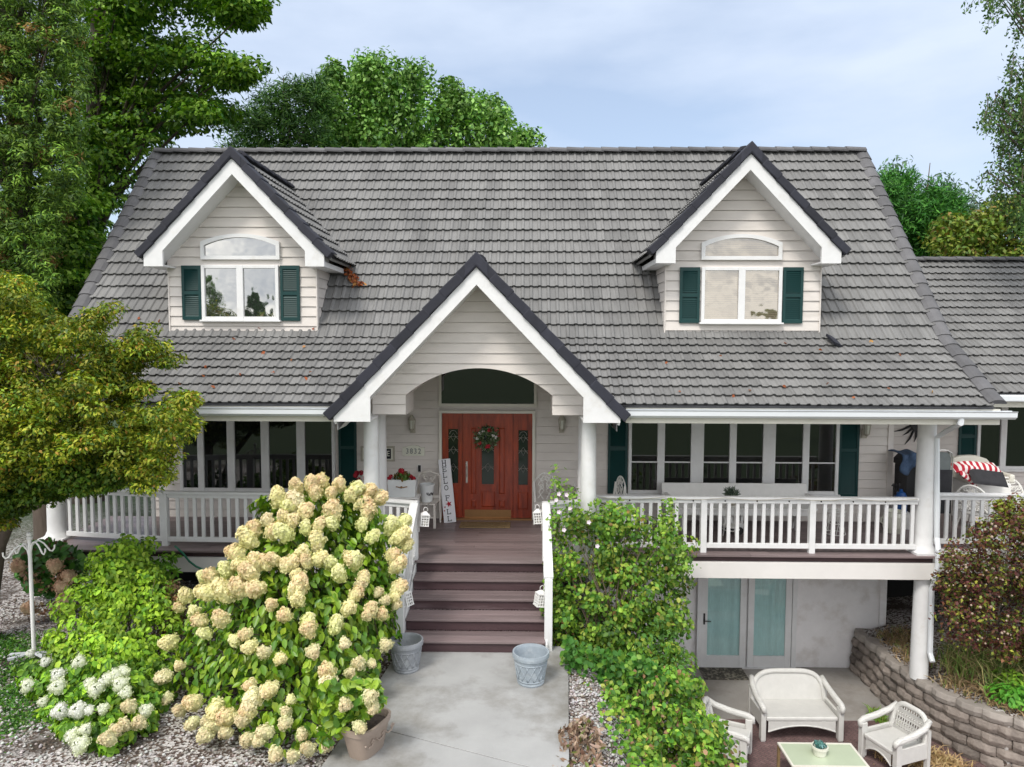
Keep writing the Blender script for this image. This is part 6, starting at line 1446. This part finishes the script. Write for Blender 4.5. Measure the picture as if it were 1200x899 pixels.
bigp = [(205,770),(222,712),(245,675),(285,640),(325,600),(350,578),(385,572),(425,578),(452,605),(470,640),(472,690),(455,725),(448,770),(440,815),(415,850),(375,872),(335,885),(300,872),(260,842),(215,815),(195,790)]
def Yb(px_, py_): return 7.15+2.05*(880-py_)/310+.75*((px_-332)/150)**2
f = Fol(); hpal = [G(.10, .20, .012, 4), G(.16, .26, .018, 4), G(.05, .125, .010, 3), G(.23, .33, .03, 1.5)]
n = 5200; x, y = sample(bigp, n); dep = rng.random(n)**1.3*1.25; P = np_at(x, y, Yb(x, y)+dep-.02)
Nv = np.stack([(x-335)/190, np.full(n, -.62), .62-(y-720)/600], 1)+rng.normal(size=(n, 3))*.42
f.leaves(P, Nv, rng.uniform(.085, .15, n), .56, hpal, D=np.stack([(x-335)/200, np.full(n, -.35), np.full(n, -.35)], 1), droop=.5, fold=.22, jit=.25, curl=.15)
x, y = sample([(375,800),(440,795),(452,822),(430,842),(398,862),(375,880)], 420); f.leaves(np_at(x, y, rng.uniform(6.95, 7.35, 420)), rng.normal(size=(420, 3))*.45+np.array([.2, -.5, .6]), rng.uniform(.085, .15, 420), .56, hpal, droop=.4)
# sides and back of the bush, leaves round the whole volume
n = 2200; an = rng.uniform(0, 2*pi, n); h = rng.random(n); cxy = np.array([-2.75, 8.95]); R_ = (1.25-.45*h)*rng.uniform(.75, 1.0, n)
P = np.stack([cxy[0]+R_*np.cos(an), cxy[1]+.55*R_*np.abs(np.sin(an))+.15, -.75+h*2.15], 1); f.leaves(P, np.stack([np.cos(an), np.abs(np.sin(an)), np.full(n, .5)], 1)+rng.normal(size=(n, 3))*.4, rng.uniform(.09, .15, n), .56, hpal, droop=.5)
b = (-2.75, 8.6, -.9); root = thing('hydrangea_bush', 'huge hydrangea bush covered with cream and peach flower heads left of the steps', 'shrub', b); f.build('foliage', 'leafshiny', root, b)
stems = MB(); pts, ax_, sc, pr = [], [], [], []
allp = [(p, 0) for p in HPX]+[(p, 1) for p in HTAN]; allp = allp[:103] if len(allp) < 100 else allp
keep = [q for q in allp if q[1] == 0][:85]+[q for q in allp if q[1] == 0][85:]; keep = keep+[q for q in allp if q[1] == 1]
order = rng.permutation(len(keep))
keepers = [keep[i] for i in range(len(keep))]
extra = []
if len(keepers) > 98: extra = keepers[98:]; keepers = keepers[:98]
def head_spec(q):
    (hx, hy), kd = q; p = atY(hx, hy, Yb(hx, hy)-.10); p = atY(hx, hy, 6.9) if hx > 400 and hy > 810 else p; p.z = max(p.z, gz(p.x, p.y)+.17); big = hy < 735
    a = Vector(((hx-335)/150*.7+rng.normal()*.25, -.55+rng.normal()*.2, .75+rng.normal()*.25)) if big else Vector(((hx-335)/170*.6+rng.normal()*.3, -.95, .35+rng.normal()*.3))
    s_ = (rng.uniform(.68, 1.08) if hy < 700 else rng.uniform(.52, .88)) if kd == 0 else rng.uniform(.6, .85)
    return p, a, s_, (PC if kd == 0 else PT)[rng.integers(0, 8 if kd == 0 else 3)]
sp = [head_spec(q) for q in keepers]; place_heads(root, b, [q[3] for q in sp], [q[0] for q in sp], [q[1] for q in sp], [q[2] for q in sp], stems=stems)
# the smallest remaining heads as one part
Vx, Fx, Cx, nb = [], [], [], 0
for q in extra:
    p, a, s_, _ = head_spec(q); V, Fc, c = floret_head(rng.uniform(0, 9), .25, .095, tan_[rng.integers(0, 2)], 240)
    R3 = np.array(Vector((0, 0, 1)).rotation_difference(a.normalized()).to_matrix()); V = (V*s_) @ R3.T+np.array(p-a.normalized()*.1); Vx.append(V); Fx.append(Fc+nb); Cx.append(c); nb += len(V)
    stems.tube([p-a.normalized()*.08, p-a.normalized()*.3+Vector((0, .1, -.1))], .006, 5)
o = npmesh('faded_flower_heads', np.concatenate(Vx), np.concatenate(Fx), np.concatenate(Cx), M['petal'], root, b); o['kind'] = 'stuff'
for k in range(45):
    e = Vector((b[0]+rng.uniform(-.7, .8), b[1]+rng.uniform(.35, 1.0), rng.uniform(-.1, .7))); stems.tube([Vector((b[0]+rng.normal()*.15, b[1]+.2+rng.normal()*.15, -.92)), Vector((b[0], b[1]+.2, -.92)).lerp(e, .5)+Vector((0, 0, .1)), e], [.016, .011, .006], 5)
stems.build('stems', M['twig'], root, off=b)

# pale green hydrangea with white heads
f = Fol(); lp_ = [G(.17, .29, .02, 4), G(.24, .36, .03, 3), G(.10, .20, .016, 3), G(.055, .13, .014, 1.5)]
poly = [(122,640),(150,625),(185,640),(196,670),(200,720),(200,770),(192,825),(170,856),(120,880),(78,876),(44,838),(28,795),(52,735),(90,690)]
def Yw(px_, py_): return 7.15+2.6*(868-py_)/230+.35*((px_-120)/80)**2
n = 12000; x, y, P, Nl, lb_ = lumpy(poly, n, 200, 14, Yw, .24, .12, .3); n = len(x)
low = y > 775
f.leaves(P, Nl+rng.normal(size=(n, 3))*.4, np.where(low, rng.uniform(.07, .12, n), rng.uniform(.045, .095, n)), .6, lp_, D=np.stack([(x-120)/150, np.full(n, -.4), np.full(n, -.1)], 1), cidx=np.where(low & (rng.random(n) < .7), rng.choice([2, 3], n), rng.choice(4, n, p=(.4, .3, .22, .08))), cb=lb_)
b = (-5.1, 9.0, -.9); root = thing('hydrangea_bush', 'lime green hydrangea with white flower heads low at the left of the big one', 'shrub', b); f.build('foliage', 'leaf', root, b)
WH = [(33,803),(50,822),(70,833),(90,832),(103,832),(120,830),(112,807),(125,795),(143,787),(140,801),(147,811),(67,804),(170,832),(83,862),(92,872),(100,855),(35,765),(67,790),(92,775),(53,775),(118,800),(134,792),(104,800)]
PW = heads_protos('flower_head', [((.80, .82, .68), (.85, .85, .82)), ((.74, .80, .50), (.85, .85, .80))], .17, .115, 4, 240)
st2 = MB(); pts = [atY(hx, hy, Yw(hx, hy)-.08) for hx, hy in WH]; axs = [Vector((rng.normal()*.3, -.8, .7)) for _ in WH]
place_heads(root, b, [PW[rng.integers(0, 4)] for _ in WH], pts, axs, rng.uniform(.42, .80, len(WH)), stems=st2)
BH = [(152,828),(137,855),(163,847),(127,866),(145,850)]; place_heads(root, b, [PT[rng.integers(0, 3)] for _ in BH], [atY(hx, hy, Yw(hx, hy)-.08) for hx, hy in BH], [Vector((rng.normal()*.3, -.8, .6)) for _ in BH], [.75]*5, stems=st2)
for k in range(25): st2.tube([Vector((b[0]+rng.normal()*.2, b[1]+rng.normal()*.2, -.92)), Vector((b[0]+rng.uniform(-.5, .7), b[1]+rng.uniform(.3, .9), rng.uniform(-.4, .3)))], [.012, .004], 5)
st2.build('stems', M['twig'], root, off=b)
# shrub with big leaves and dried pinkish heads behind the pole
f = Fol(); x, y = sample([(25,640),(60,632),(95,645),(102,665),(90,690),(60,700),(30,690),(15,665)], 700); P = np_at(x, y, rng.uniform(10.6, 11.5, 700))
f.leaves(P, rng.normal(size=(700, 3))*.5+np.array([0, -.5, .6]), rng.uniform(.10, .18, 700), .7, [G(.025, .08, .012, 3), G(.045, .12, .016, 2), G(.09, .055, .03, 1)])
b = (-7.2, 11.0, -.92); root = thing('hydrangea_bush', 'dark leaved hydrangea with a few dried peach heads behind the white pole', 'shrub', b); f.build('foliage', 'leaf', root, b); st3 = MB()
DH = [(21,663),(64,663),(81,676),(74,688),(76,704),(33,712)]; PD = heads_protos('flower_head', [((.66, .52, .34), (.62, .38, .27))], .22, .10, 3, 240)
dp = [atY(hx, hy, 10.4) for hx, hy in DH]; place_heads(root, b, [PD[i % 3] for i in range(6)], dp, [Vector((rng.normal()*.5, -.5, .7)) for _ in DH], [.95]*6, stems=st3)
for p in dp: st3.tube([p, (p+Vector(b))/2+Vector((0, 0, .1)), Vector(b)], [.008, .01, .014], 5)
st3.build('stems', M['twig'], root, off=b)
f2 = Fol(); n = 420; k = rng.integers(0, 6, n); t = rng.random(n)[:, None]; dpn = np.array([tuple(p) for p in dp]); P = dpn[k]*(1-t*.6)+np.array(b)*t*.6+rng.normal(size=(n, 3))*.06
f2.leaves(P, rng.normal(size=(n, 3)), rng.uniform(.04, .09, n), .6, [G(.22, .13, .08, 2), G(.30, .22, .12, 1)]); f2.build('dried_leaves', 'leaf', root, b)
# other shrubs of the left bed
f = Fol(); regions(f, [([(122,660),(140,640),(165,645),(180,665),(200,650),(206,675),(190,700),(150,690),(125,690)], 10.6, 11.2, 40)], .2, 60, .10, .5, [G(.14, .28, .03, 3), G(.08, .19, .02, 3), G(.20, .34, .05, 1)], up_=.5, two=True)
b = (-5.6, 10.9, -.92); plant('leafy_shrub', 'bright green pointed leaf shrub under the left porch railing', 'shrub', b, f, part='foliage', trunk=limbs(b, np.concatenate(f.cl), 14, .03), tname='stems', tm='twig')
f = Fol(); regions(f, [([(118,668),(130,655),(158,648),(170,655),(150,680),(125,700)], 11.0, 11.35, 30)], .16, 90, .05, .5, [G(.05, .075, .025, 3), G(.08, .09, .035, 2), G(.03, .055, .015, 2)], up_=.4)
b = (-6.0, 11.2, -.92); plant('dark_shrub', 'small dull green fine leaved shrub beside the pale pedestal', 'shrub', b, f, part='foliage', trunk=limbs(b, np.concatenate(f.cl), 12, .02), tname='stems', tm='twig')
f = Fol(); regions(f, [([(188,690),(208,680),(218,720),(205,760),(188,750)], 9.4, 10.2, 26)], .18, 60, .06, .45, [G(.22, .10, .05, 2), G(.14, .12, .05, 2), G(.10, .055, .03, 2), G(.10, .16, .03, 1)], up_=.3)
b = (-4.5, 9.9, -.92); plant('dry_shrub', 'reddish brown half dried shrub between the lime and the big hydrangea', 'shrub', b, f, part='foliage', trunk=limbs(b, np.concatenate(f.cl), 14, .02), tname='stems', tm='twig')

# ---------------- right of the steps
f = Fol(); rp = [G(.085, .17, .018, 4), G(.13, .21, .022, 3), G(.045, .115, .016, 3), G(.20, .24, .04, 1.2), G(.20, .13, .04, .2)]
rpoly = [(648,640),(665,610),(700,605),(725,600),(760,612),(785,618),(806,640),(802,672),(790,700),(795,735),(800,780),(760,800),(700,800),(662,795),(650,760)]
n = 11500; x, y, P, Nl, lb_ = lumpy(rpoly, n, 150, 17, lambda x, y: 9.25+.95*(790-y)/190+.14*((x-720)/80)**2, .42, back=.5); n = len(x)
f.leaves(P, Nl+rng.normal(size=(n, 3))*.45, rng.uniform(.045, .088, n), .78, rp, D=np.stack([(x-725)/150, np.full(n, -.3), np.full(n, -.2)], 1), jit=.28, cb=lb_)
for (px_, py0, py1, n, Yq) in ((655, 560, 640, 130, 10.9), (672, 572, 620, 90, 10.9), (784, 584, 640, 220, 11.0), (778, 600, 640, 120, 11.0), (648, 600, 740, 200, 10.4), (700, 585, 620, 100, 10.9), (715, 590, 620, 80, 10.8), (735, 592, 620, 60, 10.7), (800, 640, 668, 60, 10.2), (652, 545, 580, 30, 10.9), (806, 655, 672, 30, 10.2)):
    yy = rng.uniform(py0, py1, n); xx = px_+rng.normal(size=n)*5; P = np_at(xx, yy, Yq+rng.normal(size=n)*.08); f.leaves(P, rng.normal(size=(n, 3))*.5+np.array([0, -.6, .5]), rng.uniform(.04, .075, n), .65, [G(.14, .24, .03, 3), G(.08, .18, .02, 3), G(.20, .28, .06, 1)])
x, y = sample([(770,720),(800,750),(816,795),(760,800),(700,800)], 900); f.leaves(np_at(x, y, rng.uniform(9.3, 10.2, 900)), rng.normal(size=(900, 3))*.5+np.array([.2, -.5, .6]), rng.uniform(.03, .06, 900), .5, [G(.06, .14, .025, 3), G(.035, .09, .016, 2)])
x, y = sample([(660,745),(700,760),(760,770),(790,800),(655,812)], 700); f.leaves(np_at(x, y, rng.uniform(9.0, 9.6, 700)), rng.normal(size=(700, 3))*.5+np.array([0, -.5, .6]), rng.uniform(.06, .11, 700), .8, [G(.035, .11, .015, 3), G(.06, .15, .02, 2), G(.12, .21, .03, 1)])
b = (1.15, 9.95, gz(1.15, 9.95)); bt_ = MB()
for k in range(18):
    px_ = rng.uniform(655, 790); e = atY(px_, rng.uniform(610, 700), 10.45); s_ = Vector((b[0]+rng.normal()*.25, b[1]+rng.normal()*.12, b[2]-.05)); bt_.tube([s_, s_.lerp(e, .5)+Vector((rng.normal()*.06, -.08, .08)), e], [.014, .010, .004], 5)
root = plant('rose_bush', 'tall yellow green climbing shrub right of the steps reaching the railing', 'shrub', b, f, part='foliage', trunk=bt_, tname='stems', tm='twig')
m = MB()
for hx, hy in ((655,579),(664,580),(661,621),(645,652),(652,586),(700,640),(690,612),(655,600),(668,596)):
    c = atY(hx, hy, 10.55 if hy < 600 else 10.1)
    for k in range(5):
        a = 2*pi*k/5; d = Vector((cos(a), -.25, sin(a))); s_ = Vector((-sin(a), 0, cos(a))); q = .030
        m.face(c, c+d*q*.7+s_*q*.5, c+d*q*1.2, c+d*q*.7-s_*q*.5)
m.build('flower', mat('pale_pink_petal', (.78, .66, .74), .7, .05), root, off=b, norm=False)
f = Fol(); lp2_ = [G(.095, .20, .02, 4), G(.15, .255, .028, 3), G(.045, .125, .016, 3), G(.25, .28, .05, 1), G(.22, .13, .07, .7)]
poly = [(668,822),(715,795),(750,788),(785,786),(805,800),(825,825),(838,850),(852,880),(870,915),(660,915),(662,880),(668,850)]
n = 9000; x, y, P, Nl, lb_ = lumpy(poly, n, 120, 18, lambda x, y: 7.75+1.2*(900-y)/115, .40, back=.5); n = len(x)
f.leaves(P, Nl+rng.normal(size=(n, 3))*.45, rng.uniform(.05, .09, n), .72, lp2_, D=np.stack([(x-770)/120, np.full(n, -.4), np.full(n, -.2)], 1), jit=.28, cb=lb_)
n = 2600; gx_, gy_ = rng.uniform(.85, 1.9, n), rng.uniform(6.9, 8.9, n); k = (gx_-.85)*1.2 > rng.random(n)*.9; gx_, gy_ = gx_[k], gy_[k]; n = len(gx_)
f.leaves(np.stack([gx_, gy_, np.array([gz(a, c) for a, c in zip(gx_, gy_)])+rng.uniform(.02, .22, n)], 1), rng.normal(size=(n, 3))*.45+np.array([0, -.3, .8]), rng.uniform(.05, .09, n), .7, lp2_, jit=.3)
b = (1.75, 8.75, gz(1.75, 8.75)); root = plant('leafy_shrub', 'low mixed green shrub below the climbing one, beside the wicker chair', 'shrub', b, f, part='foliage', trunk=limbs(b, np.concatenate(f.V)[::600], 26, .02), tname='stems', tm='twig')
f = Fol(); n = 800; x, y = sample([(655,855),(685,840),(704,855),(708,900),(650,910)], n); P = np_at(x, y, 6.85+.95*(910-y)/70+rng.random(n)*.3); f.leaves(P, rng.normal(size=(n, 3))+np.array([0, -.4, .3]), rng.uniform(.06, .12, n), .4, [G(.26, .19, .14, 3), G(.17, .11, .075, 3), G(.10, .12, .03, 1), G(.33, .24, .19, 1)], droop=.8)
b = (.78, 7.7, gz(.78, 7.7)); plant('dried_plant', 'brown withered plant beside the lower edge of the concrete path', 'plant', b, f, part='dried_leaves', trunk=limbs(b, np.concatenate(f.V)[::250], 14, .012), tname='stems', tm='twig')
# red brown shrub at the right
f = Fol(); bp_ = [G(.09, .03, .026, 4), G(.055, .025, .02, 3), G(.13, .06, .03, 2), G(.12, .14, .02, 2.2), G(.19, .20, .03, 1.4), G(.06, .09, .02, 2.4)]
poly = [(1108,650),(1120,628),(1132,634),(1146,604),(1158,612),(1172,598),(1186,610),(1200,592),(1260,590),(1260,790),(1150,755),(1110,750),(1098,690)]
x, y = sample(poly, 300); C = np_at(x, y, rng.uniform(10.5, 11.5, 300)); clumps(f, C, .16*rng.uniform(.6, 1.5, 300), 58, .062, .6, bp_, flat=.9, up_=.35, clvar=.35)
x, y = sample([(1166,588),(1180,580),(1198,582),(1196,604),(1172,606)], 14); clumps(f, np_at(x, y, np.full(14, 10.9)), .12, 40, .06, .6, [G(.15, .18, .02, 3), G(.12, .05, .03, 1)], flat=.8)
b = (7.6, 11.2, gz(7.6, 11.2)); root = plant('red_leaved_shrub', 'dark red and olive shrub in front of the right wing railing', 'shrub', b, f, part='foliage', trunk=limbs((7.6, 11.5, gz(7.6, 11.5)), C, 60, .02), tname='stems', tm='paletwig')
m = MB()
for k in range(120):
    x, y = sample(poly, 1); p = atY(x[0], y[0], 10.45+rng.random()*.2); m.ball(p, rng.uniform(.010, .022), 6, 4)
o = m.build('seed_heads', mat('seed_head', (.42, .32, .25), .8, .1), root, off=b); o['kind'] = 'stuff'
# grasses and leafy plants above the retaining wall
def blades(name, label, pts, n, h, pal, spread=.18, kind='stuff', lean=.5, wd=.009, cat=None, group=None):
    f = Fol(); P0 = np.array([tuple(p) for p in pts]); k = rng.integers(0, len(P0), n); B = P0[k]+rng.normal(size=(n, 3))*np.array([spread, spread, .0])
    H = h*rng.uniform(.5, 1.25, n)[:, None]; ln = rng.normal(size=(n, 3))*np.array([1, 1, 0])*lean; T = unit(np.array([0, 0, 1.0])+ln*.5); T2 = unit(np.array([0, 0, .55])+ln*1.4); S = unit(np.cross(T, rng.normal(size=(n, 3))))*wd
    M1 = B+T*H*.55; E_ = M1+T2*H*.5; V = np.stack([B-S, B+S, M1+S*.8, M1-S*.8, E_+S*.15, E_-S*.15], 1).reshape(-1, 3); i = np.arange(n)*6
    Fc = np.stack([np.stack([i, i+1, i+2, i+3], 1), np.stack([i+3, i+2, i+4, i+5], 1)], 1).reshape(-1, 4); f.add(V, Fc, np.repeat(palette(n, pal, .25), 2, 0))
    o = f.build(name, 'leaf', None, None); tag(o, label, cat, group, kind); return o
sl = lambda x, y: Vector((x, y, gz(x, y)-.01))
spots = [atY(x, y, Y) for x, y, Y in ()]
gp = []
for k in range(60):
    x = rng.uniform(6.9, 9.2); y = rng.uniform(10.6, 11.9)
    if x > wall_x(y)+.5: gp.append(sl(x, y))
blades('tall_grass', 'tall green and straw grass under the red shrub', gp, 2600, .42, [G(.12, .17, .04, 3), G(.30, .26, .12, 3), G(.08, .13, .03, 2), G(.20, .15, .08, 1)], .12, cat='grass')
gp = []
for k in range(70):
    y = rng.uniform(10.4, 13.2); x = wall_x(y)+rng.uniform(.35, .8); gp.append(sl(x, y))
blades('dry_grass', 'dry straw grass along the top of the block wall', gp, 2200, .14, [G(.30, .22, .12, 3), G(.20, .14, .08, 3), G(.14, .17, .05, 1)], .08, cat='grass', lean=1.2)
gp = [atZ(x, y, PZ) for x, y in ((1040, 885), (1060, 892), (1080, 895), (1100, 890), (1110, 897), (1075, 885), (1050, 880), (1120, 899))]
blades('straw_tuft', 'dry straw lying between wicker chair and block wall', gp, 900, .16, [G(.38, .28, .14, 3), G(.26, .18, .09, 2)], .12, cat='grass', lean=1.5)
gp = [atZ(x, y, PZ) for x, y in ((1026, 840), (1034, 846), (1042, 852), (1030, 838))]
blades('weed_tuft', 'green weeds at the foot of the block wall behind the right wicker chair', gp, 260, .15, [G(.12, .22, .03, 3), G(.20, .24, .05, 1)], .06, cat='weeds', lean=1.2)
for lb, (px_, py_, zz), c_, s_ in (('broad leaved green plant at the right edge above the block wall', (1186, 812, -1.85), [G(.06, .20, .02, 3), G(.11, .27, .03, 2)], .34), ('pale lime plant growing above the dry grass near the right edge', (1184, 785, -1.6), [G(.17, .29, .03, 3), G(.10, .20, .02, 2)], .24)):
    p = atZ(px_, py_, zz); p.z = gz(p.x, p.y); f = Fol(); n = 420; d = unit(rng.normal(size=(n, 3))); P = np.array(p)+np.array([0, 0, .14])+d*rng.uniform(.1, 1, n)[:, None]*np.array([s_, s_, .20]); f.leaves(P, d*.5+np.array([0, 0, .7]), rng.uniform(.07, .13, n), .5, c_, D=d)
    st_ = MB()
    for k in range(10): st_.tube([p, Vector(P[k*7])], [.008, .003], 5)
    plant('garden_plant', lb, 'plant', p, f, part='leaves', trunk=st_, tname='stems', tm='twig')
# ground cover, grass patches at the left, weeds along the wall
gp = [atZ(x, y, -.9) for x, y in [(rng.uniform(-20, 60), rng.uniform(745, 855)) for _ in range(60)]]
blades('ground_cover', 'low green ground cover in the left bed by the pole', gp, 5200, .07, [G(.045, .13, .018, 3), G(.09, .19, .02, 2), G(.025, .07, .012, 2)], .14, cat='ground cover', lean=1.6, wd=.012)
# trees across the garden, seen mirrored in the dormer windows
for src, x_, y_, sc_, lb in ((MAPLE, -20.2, -20, .60, 'dark bushy tree across the garden, mirrored in the left sash of the left dormer window'), (PINE, -16.6, -20, .74, 'dark pine across the garden, mirrored in the right sash of the left dormer window'), (MAPLE, 16.0, -22, .42, 'low bushy tree across the garden, mirrored low in the right dormer window')):
    o = copy_tree(src); o.location = (x_, y_, -.95); o.scale = (sc_,)*3; o['label'] = lb
# ---------------- small foliage on objects
def tuftpart(root, c, s_, n, L_, asp, pal, name='leaves', spike=False, flat=1):
    f = Fol(); d = unit(rng.normal(size=(n, 3))+np.array([0, 0, .4])); P = np.array(c)+d*rng.uniform(.2, 1, n)[:, None]*np.array([s_, s_, s_*flat]); f.leaves(P, rng.normal(size=(n, 3)) if spike else d+rng.normal(size=(n, 3))*.4, rng.uniform(.7, 1.2, n)*L_, asp, pal, D=d*2); return f.build(name, 'leaf', root, None)
tuftpart(SUCC1, (0, 0, .17), .13, 260, .13, .16, [G(.07, .10, .07, 2), G(.12, .15, .11, 1)], spike=True)
tuftpart(SUCC2, (0, 0, .14), .085, 150, .075, .4, [G(.06, .16, .15, 2), G(.12, .24, .22, 1)], flat=.7)
tuftpart(FTIN, (0, 0, .34), .17, 150, .08, .6, [G(.06, .12, .02, 2), G(.16, .09, .03, 1)], flat=.5); tuftpart(FPOT, (0, 0, zz+.0), .16, 120, .08, .6, [G(.06, .10, .02, 2), G(.25, .08, .02, 1)])
f = Fol(); n = 520; a = rng.uniform(0, 2*pi, n); rr = .15+rng.normal(size=n)*.042; P = np.stack([rr*np.cos(a), -.03+rng.normal(size=n)*.02, rr*np.sin(a)], 1); f.leaves(P, np.stack([np.cos(a)*.4, np.full(n, -1.), np.sin(a)*.4], 1)+rng.normal(size=(n, 3))*.4, rng.uniform(.04, .07, n), .5, [G(.04, .075, .025, 3), G(.08, .11, .045, 2), G(.16, .18, .12, 1)], D=np.stack([np.cos(a), np.zeros(n), np.sin(a)], 1)); f.build('leaves', 'leaf', WREATH, None)
# fallen leaves in the valley right of the left dormer
f = Fol(); n = 420; t = rng.random(n); va = atY(384, 262, 13.1); 
zz_ = 4.35+t*1.15; yy_ = KY+(zz_-KZ)*(RY-KY)/(RZ-KZ); xx_ = np.array([XY(412, 12.2, 300)+.0])-(zz_-4.35)*.93; P = np.stack([xx_+rng.normal(size=n)*.05+.02, yy_-.06+rng.normal(size=n)*.02, zz_+.03+rng.random(n)*.04], 1)
k = t < .55; P = P[k]; lx_ = np.concatenate([rng.uniform(-6.8, -3.3, 26), rng.uniform(2.2, 6.2, 14)]); lz_ = np.concatenate([rng.uniform(2.6, 4.2, 26), rng.uniform(2.55, 3.4, 14)]); P = np.concatenate([P, np.stack([lx_, np.array([roof_y(q) for q in lz_])-.05, lz_+.045], 1)]); f.leaves(P, rng.normal(size=P.shape)*.5+np.array([0, -.6, .6]), rng.uniform(.05, .09, len(P)), .7, [G(.22, .06, .02, 3), G(.14, .05, .02, 2), G(.28, .14, .04, 1)]); o = f.build('fallen_leaves', 'leaf', None, None); tag(o, 'rusty fallen leaves caught beside the left dormer roof', 'leaves', None, 'stuff')
# pebbles scattered over the beds
f = Fol(); n = 14000; x = rng.uniform(-8.5, -1.9, n); y = 4.5+rng.random(n)**1.4*9; x[:1400] = rng.uniform(.52, 1.1, 1400); y[:1400] = rng.uniform(6.5, 9.4, 1400); x[1400:2400] = rng.uniform(7.4, 9.5, 1000); y[1400:2400] = rng.uniform(10.2, 11.3, 1000)
ok = np.array([not (a < wall_x(b_)+.4 and a > 2) for a, b_ in zip(x, y)]); x, y = x[ok], y[ok]; nse = np.sin(x*2.1+1)+np.sin(y*1.7+x)+rng.normal(size=len(x))*.5; ok = nse > -.9; x, y = x[ok], y[ok]; n = len(x)
z = np.array([gz(a, b_) for a, b_ in zip(x, y)]); s_ = rng.uniform(.012, .032, n)[:, None, None]
base = np.array([(1, 0, .1), (.1, 1, 0), (-1, .1, 0), (0, -1, .1), (.1, .1, .7), (0, 0, -.6)])
V = (np.stack([x, y, z+.008], 1)[:, None, :]+base[None]*s_*rng.uniform(.6, 1.2, (n, 6, 1))).reshape(-1, 3); i = (np.arange(n)*6)[:, None]
Fc = np.concatenate([i+np.array(q) for q in ((0, 1, 4), (1, 2, 4), (2, 3, 4), (3, 0, 4), (1, 0, 5), (2, 1, 5), (3, 2, 5), (0, 3, 5))], 0); cc = palette(n, [G(.62, .60, .58, 3), G(.42, .38, .36, 2), G(.25, .20, .17, 1)], .15); cc = np.tile(cc, (8, 1))
o = npmesh('gravel', V, Fc, cc, M['petal']); tag(o, 'white and grey gravel scattered over the garden beds', 'gravel', None, 'stuff')
